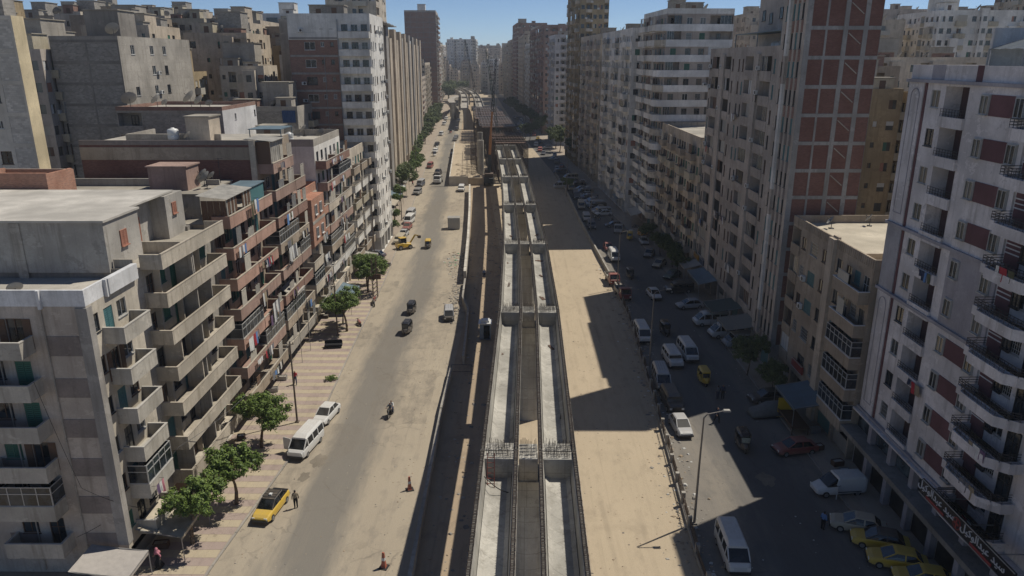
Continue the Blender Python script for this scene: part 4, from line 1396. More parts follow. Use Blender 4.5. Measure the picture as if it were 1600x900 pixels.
for i in range(14):
    zf = 3.5 + i * 2.93
    m = MB()
    rg = []
    for z in (zf - 0.3, zf + 0.95):
        rg.append([(-1.9 * math.cos(a * math.pi / 12), 1.7 - 1.9 * math.sin(a * math.pi / 12), z) for a in range(7)] + [(0, 1.7, z)])
    m.rings(rg)
    part('corner_balcony', m, plaster('striped_white', (0, 0, 0)) if i % 3 else P_BEIGE, R6)
clutter(R6, 1, 13, 20, 44.6, 109, 4, 'striped white and brown tower')
for (Y_, L_, D_, nf_, mt, bm, lab, sd) in (
        (177.5, 39, 14, 13, P_WHITEB, P_WHITEB, 'off-white block with stacked balconies beyond the striped tower', 110),
        (218, 38, 14, 13, P_BEIGE, P_GREYPINK, 'beige block with grey balconies before the tallest right-hand tower', 111),
        (258, 32, 9.5, 18, P_OCHRE, P_BEIGE, 'tallest narrow ochre tower on the right side of the street', 112),
        (326, 24, 12, 14, C_WHITE, C_WHITE, 'clean white tower with dark window column, far right side of street', 113),
        (374, 38, 16, 16, P_PINK2, P_PINK, 'pinkish tower with balconies behind the clean white tower', 114),
        (415, 40, 16, 16, B_RED, P_TAN, 'brick framed tower behind the pinkish one on the right', 115)):
    b_ = building('apartment_tower', lab, 30.5 + sh(Y_), Y_, 1, L_, D_, nf_, 2.95, 3.4, mt, [(1.6, 'w'), (3.2, 'b'), (1.6, 'w'), (2.0, 'l'), (1.6, 'w')] * 3, [(2.2, 'w'), (2.8, 'l'), (2, 'w'), (2.6, 'w'), (2, 'l')], par=1.0, far=True, seed=sd, bal=bm, baldep=1.1, rot=R(3.6))
    clutter(b_, 1, D_, L_, 3.4 + nf_ * 2.95, sd, 3, lab.split(' ')[0] + ' ' + lab.split(' ')[1] + ' tower')

# ------------------------------------------------------------------ middle distance and far city
FARM = [P_SANDY, P_BEIGE, P_TAN, P_GREYPINK, P_SANDY, P_WHITEB, P_CREAM, P_OCHRE, P_TAN]
COLS = ([(1.8, 'w'), (3, 'b'), (1.8, 'w'), (2.2, 'l'), (1.8, 'n')], [(2.4, 'w'), (2.6, 'w'), (3.4, 'b'), (1.5, '.')], [(2.2, 'l'), (2, 'w'), (1.4, 'n'), (2, 'w')], [(2, 'n'), (2, 'w'), (3, 'b'), (2, 'w'), (2, '.')])


def city(label, X, Y, s, L, D, H, mi, seed, rot=0.0, group=None, nearcols=None, near=None, cl=3, name='apartment_block', bal=None, par=0.8, front=None):
    nf = max(2, int(round((H - 3.4) / 3.0)))
    fh = (H - 3.4) / nf
    r = random.Random(seed)
    mt = FARM[mi] if isinstance(mi, int) else mi
    c1 = list(r.choice(COLS[:3])) * max(1, int(L / 8))
    c2 = nearcols if nearcols is not None else list(r.choice(COLS)) * max(1, int(D / 8))
    b = building(name, label, X, Y, s, L, D, nf, fh, 3.4, mt, front or c1, c2, rot=rot, par=par, far=True, seed=seed, bal=bal or r.choice((mt, P_BEIGE, P_GREYPINK, P_CREAM)), nearmat=near, group=group, baldep=1.0, roof=r.choice((C_ROOF, C_ROOF2)), miss=0.12)
    w = r.uniform(3, 6)
    if H > 20:
        roofbox(b, *sorted((s * 2.0, s * (2.0 + w))), L * 0.25, L * 0.25 + r.uniform(3, 6), H, r.uniform(2.6, 5.0), r.choice((mt, C_CONC, B_GREY)), 'stair_head', False)
        if r.random() < 0.6:
            roofbox(b, *sorted((s * (D - 5), s * (D - 2))), L * 0.55, L * 0.55 + 4, H, r.uniform(2, 3.5), r.choice((mt, C_CONC)), 'stair_head', False)
    # bays added to catch sun in bright strips; half storeys break up the planes
    wm_ = MB()
    for q in range(max(1, int(D / 7))):
        a = D * (q + r.uniform(0.1, 0.4)) / max(1, int(D / 7)); wd = r.uniform(1.6, 3.0); pr = r.uniform(0.7, 1.5)
        if a + wd > D - 0.2: continue
        hb = H - r.choice((0.0, 3.0, 6.0, -1.2))
        xa, xb = sorted((s * a, s * (a + wd)))
        m = MB(); m.box(xa, xb, -pr, -0.004, 3.0, hb); part('added_bay', m, r.choice((mt, mt, bal or P_BEIGE, P_CREAM)), b)
        z = 4.4
        while z < hb - 2:
            if r.random() < 0.8: wm_.box((xa + xb) / 2 - 0.45, (xa + xb) / 2 + 0.45, -pr - 0.04, -pr + 0.02, z, z + 1.2, 0)
            if r.random() < 0.7: wm_.box((xb if s < 0 else xa) - 0.03, (xb if s < 0 else xa) + 0.03, -pr * 0.75, -pr * 0.35, z, z + 1.1, 0)
            z += fh
    part('bay_windows', wm_, [G_WIN], b, stuff=True)
    if H > 20:
        for q in range(2):
            w2, l2 = r.uniform(2.0, 4.0), r.uniform(2.0, 4.5)
            xa, xb = sorted((s * (1 + q * D * 0.45), s * (1 + q * D * 0.45 + w2)))
            roofbox(b, xa, xb, 0.3, 0.3 + min(l2, L * 0.2), H, r.uniform(1.2, 2.9), r.choice((mt, C_CONC, P_CREAM, B_RED)), 'roof_room', True)
    if cl:
        pl = label if group is None else group
        for i in range(cl):
            p = b.matrix_basis @ Vector((s * r.uniform(0.6, D - 0.6), r.uniform(0.5, L * 0.5), H + 0.01))
            dish(p.x, p.y, p.z, r.choice((1, 2, 2)), 'satellite dish on a background rooftop %s of the street' % ('left' if s < 0 else 'right'), 'dishes on background rooftops %s' % ('left' if s < 0 else 'right'))
    return b


# left, behind the front row
b = building('apartment_tower', 'grey block-walled tower with yellow side wall at the upper left edge', -48.8, 75.5, -1, 1.9, 16, 12, 3.05, 3.4, P_YELLOW, None, [(1.9, 'x'), (1.7, ['w', 'w', 'n']), (2.0, ['x', 'w', 'x']), (1.7, 'w'), (2.4, 'x'), (2, 'w'), (2.4, 'x')], par=0, seed=201, nearmat=plaster('sun_brightened_frame', (0.56, 0.53, 0.47), 0.3), bal=brickmat('sun_brightened_block', (0.47, 0.45, 0.41), (0.4, 0.38, 0.34), 0.4, 0.2), ground=False, styles=('dark', 'alu', 'brown'))  # frame and block colours paler here, standing in for sunlight on the near face
roofbox(b, -15, -0.6, 0.05, 1.85, 40.0, 3.6, B_GREY, 'upper_storey', False)
for i in range(3): dish(-50 - i * 3.0, 76.4, 43.8, 1, 'satellite dish on the grey block-walled tower', 'dishes on the block-walled tower')
b = building('apartment_block', 'big grey concrete-framed block with pale sunlit side, left behind the front row', -56.5, 110, -1, 24, 9.8, 12, 2.95, 3.2, C_CONC, [(4, ['.', 'w']), (2.2, 'w'), (2.2, 'w'), (4, '.')], [(4.6, 'x'), (5.2, 'x')], par=0.5, seed=202, nearmat=C_CONC_D, bal=B_GREY, ground=False, styles=('dark', 'alu', 'white'), miss=0.25)
roofbox(b, -7, -2, 5, 10, 38.6, 4.2, C_CONC_D, 'stair_head', False)
dish(-58, 112, 38.7, 2, 'large satellite dish on the big grey concrete-framed block', None)
b = city('dark grey narrow block squeezed beside the big grey block', -66.6, 108, -1, 18, 14, 36.5, 3, 203)
b = building('roof_flat', 'low grey and white flat-topped building with arched wall and rubble roof, left middle', -38.5, 99, -1, 13, 14, 9, 2.9, 3.4, C_WHITE, [(3, '.'), (1, 'n'), (5, '.'), (1, 'n')], [(3.5, 'x'), (3.5, 'x'), (3.5, 'x'), (3.4, 'l')], par=0.5, seed=204, nearmat=C_CONC, bal=B_GREY, ground=False, parmat=B_RED)
for i in range(6): dish(-40.5 - i * 2.1, 100 + (i * 37 % 5), 29.55, (i % 3), 'satellite dish on the low grey and white building', 'dishes on the low grey and white building')
b = city('small brick and plaster house on the roofs left of the brick-walled tower', -37, 128, -1, 12, 13, 27.5, C_CONC, 205, near=B_GREY, nearcols=[(8, '.'), (2, 'w'), (3, '.')])
tarp = MB()
for i in range(8):
    for j in range(4):
        f_ = lambda a, c: (0.28 * a, -0.06 - 0.05 * math.sin(a * 1.7 + c), 2.2 - 0.5 * c)
        tarp.quad(f_(i, j), f_(i + 1, j), f_(i + 1, j + 1), f_(i, j + 1))
tag(part('tarpaulin', tarp, paint('deep_blue_tarp', (0.02, 0.06, 0.16), 0.7), None, (-39.6, 127.9, 25.4)), 'small deep blue tarpaulin hung on a grey wall beside the brick-walled tower', 'tarpaulin')

LEFTROWS = [  # X, Y, L, D, H, material, label
    (-52, 150, 16, 12, 40, 4, 'greyish block with stair tower, behind the grey and white building'),
    (-66, 140, 14, 12, 41, 0, 'sandy block just right of the big grey framed block'),
    (-84, 126, 18, 13, 41.5, 1, 'beige block left of the big grey framed block'),
    (-44, 172, 20, 10, 38, 7, 'ochre block with lit edges left of the brick-walled tower'),
    (-60, 176, 16, 13, 43, 0, 'tall sandy block in the left middle distance with roof hut'),
    (-80, 165, 18, 14, 44, 2, 'tan block on the left skyline above the big grey block'),
    (-100, 150, 18, 14, 43, 3, 'grey block on the left skyline near the block-walled tower'),
    (-47, 200, 22, 14, 42, 1, 'beige block on the left skyline next to the brick-walled tower'),
    (-68, 208, 20, 16, 45, 4, 'greyish pink block standing mid left on the skyline'),
    (-92, 205, 20, 18, 46, 0, 'broad sandy block on the left skyline'),
    (-118, 195, 22, 18, 45, 6, 'concrete block at the far left skyline'),
    (-140, 170, 22, 20, 47, 2, 'tan block at the outer left skyline')]
for i, (X_, Y_, L_, D_, H_, mi, lab) in enumerate(LEFTROWS):
    city(lab, X_, Y_, -1, L_, D_, H_, mi, 300 + i, cl=2, rot=R(2))
EXTRA = [(-46, 140, 9, 8, 34, 1, 'slim beige block with balconies left of the brick-walled tower'), (-57, 134, 8, 7, 33, 7, 'slim ochre block behind the low grey and white building'),
         (-70, 156, 10, 9, 39, 6, 'cream block with balconies behind the big grey framed block'), (-40, 160, 10, 9, 36, 5, 'whitish block peeping left of the brick-walled tower'),
         (-55, 186, 10, 9, 40, 2, 'tan slim tower amid the left rooftops'), (-75, 188, 12, 10, 44.5, 6, 'cream slim tower amid the left rooftops'), (-95, 178, 12, 10, 45, 1, 'beige slim tower amid the left rooftops'), (-110, 172, 12, 10, 44, 7, 'ochre slim tower amid the left rooftops')]
for i, (X_, Y_, L_, D_, H_, mi, lab) in enumerate(EXTRA):
    city(lab, X_, Y_, -1, L_, D_, H_, mi, 520 + i, cl=1, rot=R(2))
CN = {0: 'sandy', 1: 'beige', 2: 'tan', 3: 'grey-pink', 5: 'whitish', 6: 'cream', 7: 'ochre'}
for i in range(22):
    r = random.Random(1200 + i)
    Y_ = 118 + (i % 11) * 9 + r.uniform(-3, 3)
    X_ = -43 - r.uniform(0, 1) * (Y_ * 0.55) - (i // 11) * 10
    if X_ > -62 and Y_ < 150: continue
    mi = r.choice(list(CN))
    city('slim %s block crowded among the left background roofs' % CN[mi], X_, Y_, -1, r.uniform(7, 12), r.uniform(6, 9), 33 + (Y_ - 118) * 0.1 + r.uniform(-2, 3), mi, 1200 + i, group='slim blocks among the left background roofs', cl=1, rot=R(r.uniform(-2, 8)))
g_ = 'blocks in the hazy rows of rooftops on the left skyline'
for i in range(20):
    r = random.Random(900 + i)
    Y_ = 240 + (i // 5) * 70 + r.uniform(-10, 10)
    X_ = -62 - (i % 5) * 32 - (i // 5) * 16 + r.uniform(-6, 6) + sh(Y_) * 0.5
    city('apartment block in the distant rows on the left skyline', X_, Y_, -1, r.uniform(18, 28), r.uniform(16, 26), r.uniform(42, 52) + (i // 5) * 2, r.randrange(9), 900 + i, group=g_, cl=1, rot=R(3))
city('cream tower with rounded bays rising behind the brick-walled tower on the left', -33, 186, -1, 14, 12, 54, P_BEIGE, 330, cl=2)
b = building('apartment_tower', 'brown brick tower in a dark concrete grid, far left side of the street', -51.0, 500, -1, 40, 20, 20, 3.05, 3.6, P_BROWNG, [(1.6, 'w'), (3.2, 'b')] * 5, [(3.6, 'x')] * 5, rot=R(3.6), far=True, seed=331, nearmat=C_CONC_D, bal=B_RED, baldep=1.3)
roofbox(b, -12, -7, 8, 16, 64.6, 5, C_WHITE, 'lift_head', False)
for i, (X_, Y_, L_, D_, H_, mi, lab) in enumerate((
        (-45.5, 352, 40, 14, 20, B_RED, 'low red brick building at the end of the finned row'),
        (-49.0, 394, 46, 16, 26, 3, 'grey mid-rise beyond the low red brick building'),
        (-52, 442, 54, 18, 33, 1, 'beige mid-rise in front of the brown brick tower'),
        (-57, 545, 60, 22, 52, 3, 'dark tower just beyond the brown brick tower'),
        (-61, 610, 60, 24, 40, 5, 'whitish mid-rise farther along the left side'),
        (-66, 680, 60, 26, 48, 0, 'sandy tower farther along the left side'))):
    city(lab, X_, Y_, -1, L_, D_, H_, mi, 340 + i, cl=0, rot=R(3.4))
for i, (X_, Y_, L_, D_, H_, mi, lab) in enumerate((
        (5.0, 458, 46, 20, 44, 5, 'whitish block behind the brick framed tower on the right'),
        (1.0, 508, 52, 20, 50, 4, 'greyish block farther along the right side'),
        (-3.0, 564, 56, 22, 60, B_RED, 'dark brick tower far along the right side'),
        (-7.5, 626, 56, 22, 50, 0, 'sandy block far along the right side'),
        (-12, 690, 60, 24, 48, 1, 'pale block far along the right side'))):
    city(lab, X_ + 4, Y_, 1, L_, D_, H_, mi, 360 + i, cl=0, rot=R(3.4))
for i in range(10):
    r = random.Random(1300 + i)
    s_ = -1 if i % 2 else 1
    Y_ = 560 + i * 34
    city('mid-rise block lining the far %s side of the street' % ('left' if s_ < 0 else 'right'), sh(Y_) + (-31 if s_ < 0 else 35), Y_, s_, 30, 20, r.uniform(24, 44), r.randrange(9), 1300 + i, group='mid-rise blocks lining the far street', cl=0, rot=R(3.4))
g_ = 'hazy towers closing the end of the street'
for i in range(14):
    r = random.Random(700 + i)
    Y_ = 860 + (i % 4) * 80 + r.uniform(-20, 20)
    X_ = -150 + i * 13 + r.uniform(-4, 4)
    city('distant tower in the hazy cluster closing the street', X_, Y_, -1, 40, r.uniform(20, 34), r.uniform(44, 62), r.choice((1, 5, 5, 4, 3, 0)), 700 + i, group=g_, cl=0)
for i in range(11):
    r = random.Random(1500 + i)
    city('pale mid-rise block closing the far end of the street', -112 + i * 10.5, 790 + (i * 37 % 60), -1, 26, r.uniform(9, 13), r.uniform(22, 40), r.choice((1, 5, 0, 6, 3)), 1500 + i, group='mid-rise blocks closing the street', cl=0)
# right, behind the front row
RIGHTROWS = [
    (47, 112, 14, 10, 31, P_OCHRE, 'ochre block with cluttered balconies between the brick tower and mauve tower'),
    (58, 100, 16, 12, 30.5, P_OCHRE, 'second ochre block with air conditioners beside the mauve tower'),
    (52, 132, 16, 14, 34, 8, 'brown-grey block with a green roof net behind the ochre blocks'),
    (70, 150, 30, 26, 35.5, 1, 'wide low beige building behind the ochre blocks'),
    (80, 205, 22, 22, 45, 4, 'pinkish grey block with many balconies on the right skyline'),
    (108, 200, 22, 24, 47, 5, 'white banded block on the right skyline above the mauve tower'),
    (136, 200, 24, 24, 53, 4, 'tall pinkish block at the right skyline'),
    (165, 185, 24, 26, 56, 1, 'tallest beige block at the right edge skyline'),
    (112, 150, 20, 22, 40, 5, 'white block with ribbon windows behind the mauve tower')]
for i, (X_, Y_, L_, D_, H_, mi, lab) in enumerate(RIGHTROWS):
    city(lab, X_, Y_, 1, L_, D_, H_, mi, 400 + i, cl=3)
m = MB()
for i in range(6):
    m.quad((i * 0.9, 0, 0.2 * (i % 2)), (i * 0.9 + 0.9, 0, 0.2 * ((i + 1) % 2)), (i * 0.9 + 0.9, 6, 0.9 + 0.2 * ((i + 1) % 2)), (i * 0.9, 6, 0.9 + 0.2 * (i % 2)))
tag(part('roof_net', m, paint('green_net', (0.02, 0.30, 0.20), 0.8), None, (52.5, 125.0, 34.2)), 'bright green shade net on a roof behind the low brown block', 'net')
g_ = 'blocks in the distant rows on the right skyline'
for i in range(12):
    r = random.Random(800 + i)
    Y_ = 270 + (i // 6) * 90 + r.uniform(-12, 12)
    X_ = 75 + (i % 6) * 38 + r.uniform(-6, 6)
    city('apartment block in the distant rows on the right skyline', X_, Y_, 1, 24, r.uniform(22, 30), r.uniform(44, 58), r.randrange(7), 800 + i, group=g_, cl=1)

# ------------------------------------------------------------------ viaduct under construction
PATH = [(-45, 0.1), (13, 0.35), (42, 0.86), (70, 1.36), (98.3, 1.32), (126.4, 0.75), (157.8, -0.05), (187, -1.35), (218, -2.8)]
GZ = 12.0
REBAR = paint('rebar_steel', (0.10, 0.075, 0.06), 0.8, 0.2, 0.3)
M_STIR = plaster('rough_web_top', (0.13, 0.122, 0.11), 0.2)
ORD = ['span behind the camera', 'nearest span', 'second span from the camera', 'third span from the camera', 'fourth span from the camera', 'fifth span from the camera', 'sixth span from the camera', 'farthest span']


def stirrups(mb, x, y0, y1, z, step, hgt, rr):
    y = y0
    while y < y1:
        dx, h = rr.uniform(-0.02, 0.02), hgt * rr.uniform(0.75, 1.25)
        a, b_ = x - 0.10 + dx, x + 0.10 + dx
        t = 0.012
        mb.box(a - t, a + t, y - t, y + t, z, z + h)
        mb.box(b_ - t, b_ + t, y - t, y + t, z, z + h)
        mb.box(a - t, b_ + t, y - t, y + t, z + h, z + h + 2 * t)
        y += step
    for q in (-0.1, 0.1):
        mb.box(x + q - 0.014, x + q + 0.014, y0, y1, z + hgt * 0.4, z + hgt * 0.4 + 0.02)


for i, ((ya, xa), (yb, xb)) in enumerate(zip(PATH, PATH[1:])):
    ang = math.atan2(-(xb - xa), yb - ya)
    ln = math.hypot(xb - xa, yb - ya)
    for sd, off in (('left', -1.85), ('right', 1.85)):
        g = thing('trough_girder', '%s-hand precast concrete trough girder of the viaduct, %s' % (sd, ORD[i]), 'girder', (xa, ya, 0), ang, 'trough girders of the viaduct')
        e0, e1 = 0.06, ln - 0.06
        x0, x1 = off - 1.225, off + 1.225
        zb, zf, zt = GZ - 1.6, GZ - 1.4, GZ
        LN = 0.15
        m = MB()   # floor with haunches
        m.box(x0 + 0.3 + LN, x1 - 0.3 - LN, e0, e1, zb, zf)
        for (a, b_) in ((x0 + 0.3 + LN, x0 + 0.55 + LN), (x1 - 0.3 - LN, x1 - 0.55 - LN)):
            m.poly([(a, e0 + 0.96, zf + 0.002), (b_, e0 + 0.96, zf + 0.002), (b_, e1 - 0.96, zf + 0.002), (a, e1 - 0.96, zf + 0.002)])
            m.quad((a, e0 + 0.96, zf + 0.22), (b_, e0 + 0.96, zf + 0.004), (b_, e1 - 0.96, zf + 0.004), (a, e1 - 0.96, zf + 0.22))
        part('floor_slab', m, C_GIRD, g)
        for (a, b_) in ((x0, x0 + 0.3), (x1 - 0.3, x1)):
            sl_ = LN if a == x0 else -LN
            m = MB(); m.rings([[(a + sl_, yy, zb), (b_ + sl_, yy, zb), (b_, yy, zt), (a, yy, zt)] for yy in (e0, e1)]); m.box(a + 0.012, b_ - 0.012, e0 + 0.02, e1 - 0.02, zt, zt + 0.02, 1)
            w = part('web', m, [C_GIRD, M_STIR], g)
            if ya < 200:
                sm = MB(); stirrups(sm, (a + b_) / 2, e0 + 0.1, e1 - 0.1, zt + 0.02, 0.13 if yb < 80 else 0.18 if yb < 130 else 0.3, 0.14, rnd)
                o = part('starter_bars', sm, REBAR, w, stuff=True)
        for (a, b_) in ((e0, e0 + 0.95), (e1 - 0.95, e1)):
            m = MB(); m.rings([[(x0 + 0.302 + LN, yy, zf - 0.1), (x1 - 0.302 - LN, yy, zf - 0.1), (x1 - 0.302, yy, zt - 0.04), (x0 + 0.302, yy, zt - 0.04)] for yy in (a + 0.003, b_ - 0.003)])
            dph = part('end_diaphragm', m, C_GIRD, g)
            sm = MB()
            for q in range(18):
                for w_ in range(3):
                    if rnd.random() < 0.8:
                        x = x0 + 0.45 + 1.7 * q / 17 + rnd.uniform(-0.02, 0.02)
                        if abs(x - off) > 0.75 and rnd.random() < 0.6: continue
                        y = a + 0.2 + 0.26 * w_
                        h = rnd.uniform(0.25, 0.5)
                        sm.box(x - 0.013, x + 0.013, y - 0.013, y + 0.013, zt - 0.04, zt + h)
            part('starter_bars', sm, REBAR, dph, stuff=True)
    if i < len(PATH) - 1:
        pass

for i, (y, x) in enumerate(PATH):
    p = thing('bridge_pier', 'concrete pier and crosshead carrying the viaduct, %s' % ('behind the camera' if i == 0 else ORDW[i - 1] + ' counting away from the camera'), 'pier', (x, y, 0), 0, 'piers of the viaduct')
    m = MB()
    prof = [(-3.1, GZ - 1.64), (3.1, GZ - 1.64), (3.1, GZ - 2.6), (1.5, GZ - 3.5), (-1.5, GZ - 3.5), (-3.1, GZ - 2.6)]
    m.rings([[(a, -1.1, z) for a, z in prof], [(a, 1.1, z) for a, z in prof]])
    part('crosshead', m, C_GIRD, p)
    m = MB()
    m.rings([[(1.4 * math.cos(q * math.pi / 8) * (1 if True else 1), 1.0 * math.sin(q * math.pi / 8), z) for q in range(16)] for z in (0, GZ - 3.5)])
    part('column', m, C_GIRD, p, smooth=False)
    m = MB(); m.box(-0.6, 0.6, -0.95, 0.95, GZ - 1.64, GZ - 0.06); part('shear_block', m, C_GIRD, p)
    sm = MB()
    for q in range(14):
        for w_ in range(5):
            if rnd.random() < 0.8:
                a, b_ = -0.5 + 1.0 * q / 13, -0.8 + 0.4 * w_
                sm.box(a - 0.013, a + 0.013, b_ - 0.013, b_ + 0.013, GZ - 0.06, GZ + rnd.uniform(0.25, 0.5))
    part('starter_bars', sm, REBAR, p, stuff=True)

# ladder, hose and boards lying in the troughs
m = MB()
for a in (-0.22, 0.22):
    m.bar((a, 0, 0), (a, 0.9, 1.9), 0.05)
for q in range(6):
    m.bar((-0.22, 0.14 + q * 0.13, 0.2 + q * 0.29), (0.22, 0.14 + q * 0.13, 0.2 + q * 0.29), 0.035)
tag(part('ladder', m, paint('red_oxide', (0.22, 0.06, 0.04), 0.7), None, (-1.5, 39.9, GZ - 1.4)), 'red-brown site ladder leaning in the left trough near the first joint', 'ladder')
m = MB()
pp = [(-1.9 + 1.6 * t, 39.8 - 1.2 * math.sin(t * 2.6) * 0.4 - 0.3 * t, GZ - 0.55 - 0.8 * t) for t in [q / 10 for q in range(11)]]
for a, b_ in zip(pp, pp[1:]): m.tube(a, b_, 0.03, n=6)
tag(part('hose', m, RUBBER), 'black hose drooping into the left trough near the first joint', 'hose')
for (x, y, l, lab) in ((3.2, 86, 0.9, 'plank left on the floor of the right trough in the third span'), (3.4, 62.5, 1.1, 'plank left on the floor of the right trough in the second span'), (-0.6, 107, 0.9, 'short plank on the floor of the left trough in the fourth span')):
    m = MB(); m.box(0, 0.22, 0, l, 0, 0.06); m.box(0.02, 0.2, 0.1, 0.2, 0.06, 0.1)
    tag(part('plank', m, F_BROWN, None, (x, y, GZ - 1.38), R(20)), lab, 'plank')

scatter_n = 0
for i, (x, y, l, w, a) in enumerate(((-2.0, 55, 1.6, .14, 5), (-1.4, 61, 1.0, .3, 40), (3.3, 49, 1.8, .12, -8), (3.0, 77, 1.3, .2, 15), (-0.9, 82, 1.7, .12, -4), (3.5, 93, 1.2, .3, 60), (-1.0, 115, 1.5, .2, 10), (2.9, 108, 1.4, .2, -20), (3.0, 120, 1.5, .25, 5), (-1.2, 92, 1.1, .25, 30))):
    m = MB(); m.box(0, w, 0, l, 0, 0.05); m.box(w + 0.03, w * 2, 0.1, l * 0.8, 0, 0.04)
    tag(part('timber_offcut', m, F_BROWN if i % 2 else STEEL, None, (x, y, GZ - 1.395), R(a)), 'offcut boards lying on a trough floor of the viaduct', 'timber', 'timber offcuts in the troughs')

# ------------------------------------------------------------------ walls and barriers along the median
M_BARR = plaster('barrier_concrete', (0.36, 0.335, 0.295), 0.4)


def wall_line(name, label, pts, h, t, mat, cat='wall', cap=None):
    o = thing(name, label, cat, (pts[0][0], pts[0][1], 0))
    for (xa, ya), (xb, yb) in zip(pts, pts[1:]):
        n = max(1, int(math.hypot(xb - xa, yb - ya) / 2.5))
        for q in range(n):
            p0 = Vector((xa + (xb - xa) * q / n, ya + (yb - ya) * q / n, 0)) - o.location
            p1 = Vector((xa + (xb - xa) * (q + 1) / n, ya + (yb - ya) * (q + 1) / n, 0)) - o.location
            d = (p1 - p0).normalized() * 0.02
            hh = h + rnd.uniform(-0.04, 0.04)
            m = MB(); m.bar(p0 + d + Vector((0, 0, hh / 2)), p1 - d + Vector((0, 0, hh / 2)), t, hh)
            part('wall_section', m, mat, o)
    return o


wall_line('low_wall', 'low concrete wall along the left edge of the median in the viaduct shadow', [(-7.4, 36), (-7.5, 47), (-7.75, 70), (-7.6, 80.5)], 1.0, 0.3, M_BARR)
wall_line('low_wall', 'crooked stretch of low wall beside the shaded earth, middle of the median', [(-6.4, 84), (-6.6, 93), (-6.9, 102), (-8.1, 108), (-8.35, 117.5)], 1.1, 0.28, M_BARR)
wall_line('low_wall', 'long pale sunlit low wall between the left road and the viaduct', [(-8.4, 118), (-9.5, 145), (-11.0, 175), (-12.9, 207)], 2.2, 0.45, plaster('pale_wall', (0.58, 0.54, 0.47), 0.15))
wall_line('low_wall', 'low concrete kerb wall between the sand and the right road', [(16.7, 110), (15.95, 131), (14.9, 168), (14.3, 207), (12.8, 244)], 0.95, 0.25, M_BARR)
rail = thing('site_barrier', 'grey tubular crowd barrier closing the gap in the low wall', 'barrier', (-7.6, 81.2, 0))
m = MB(); m.bar((0, 0, 1.1), (2.4, 0, 1.1), 0.05); m.bar((0, 0, 0.2), (2.4, 0, 0.2), 0.05); m.bar((0, 0, 0), (0, 0, 1.1), 0.05); m.bar((2.4, 0, 0), (2.4, 0, 1.1), 0.05); m.bar((0, -0.3, 0.03), (0, 0.3, 0.03), 0.05); m.bar((2.4, -0.3, 0.03), (2.4, 0.3, 0.03), 0.05)
part('frame', m, F_DARK, rail)
for q in range(1, 15):
    m = MB(); m.bar((q * 0.16, 0, 0.22), (q * 0.16, 0, 1.08), 0.025); part('bar', m, F_DARK, rail)

# leaning steel fence on the right edge of the sand
y = 44.0
k = 0
NB = ['crooked dark steel fence panel between sand and right road, %s from the camera' % ORDW[q] for q in range(30)]
while y < 110:
    x0, x1 = lerp_table(MED_R, y), lerp_table(MED_R, y + 3.3)
    f = thing('fence_panel', NB[k], 'fence', (x0, y, 0), math.atan2(-(x1 - x0), 3.3), 'steel fence panels beside the right road')
    ln = math.hypot(x1 - x0, 3.3)
    m = MB(); m.box(-0.16, 0.16, -0.16, 0.16, 0, 1.25 + rnd.uniform(-0.2, 0.1)); m.box(-0.2, 0.2, -0.2, 0.2, 0, 0.2); part('post', m, M_BARR, f)
    m = MB(); m.box(-0.14, 0.14, 0.2, ln - 0.02, 0, 0.34); part('plinth', m, M_BARR, f)
    lean = rnd.uniform(-0.35, 0.2)
    m = MB()
    for z in (0.45, 1.05):
        m.bar((lean * z * 0.5, 0.16, z), (lean * z * 0.5 + rnd.uniform(-0.06, 0.06), ln - 0.16, z), 0.05)
    part('rail', m, STEEL, f)
    m = MB()
    n = 14
    for q in range(n):
        if rnd.random() < 0.12: continue
        yy = 0.25 + (ln - 0.5) * q / (n - 1)
        m.bar((lean * 0.15, yy, 0.3), (lean * 0.65, yy, 1.28), 0.035)
    part('pickets', m, STEEL, f, stuff=True)
    y += 3.3
    k += 1

# rubble, litter and spoil
def scatter(name, label, cat, n, fx, mats, s0, s1):
    m = MB()
    for i in range(n):
        x, y, z = fx()
        s = rnd.uniform(s0, s1) * rnd.choice((0.6, 1, 1.5))
        a = rnd.uniform(0, 6.28)
        hx, hy, hz = s, s * rnd.uniform(0.5, 1), s * rnd.uniform(0.2, 0.8)
        ca, sa = math.cos(a), math.sin(a)
        n0 = len(m.v)
        for (p, q, w) in ((-1, -1, 0), (1, -0.8, 0), (0.9, 1, 0), (-1, 0.8, 0), (-0.6, -0.5, 1), (0.5, -0.6, 0.9), (0.6, 0.5, 1), (-0.4, 0.6, 0.8)):
            m.v.append((x + (p * ca - q * sa) * hx, y + (p * sa + q * ca) * hy, z + w * hz))
        mi = rnd.randrange(len(mats))
        for q in ((4, 5, 6, 7), (0, 1, 5, 4), (1, 2, 6, 5), (2, 3, 7, 6), (3, 0, 4, 7)):
            m.f.append(tuple(n0 + w for w in q)); m.m.append(mi)
    o = part(name, m, mats)
    tag(o, label, cat)
    o['kind'] = 'stuff'
    return o


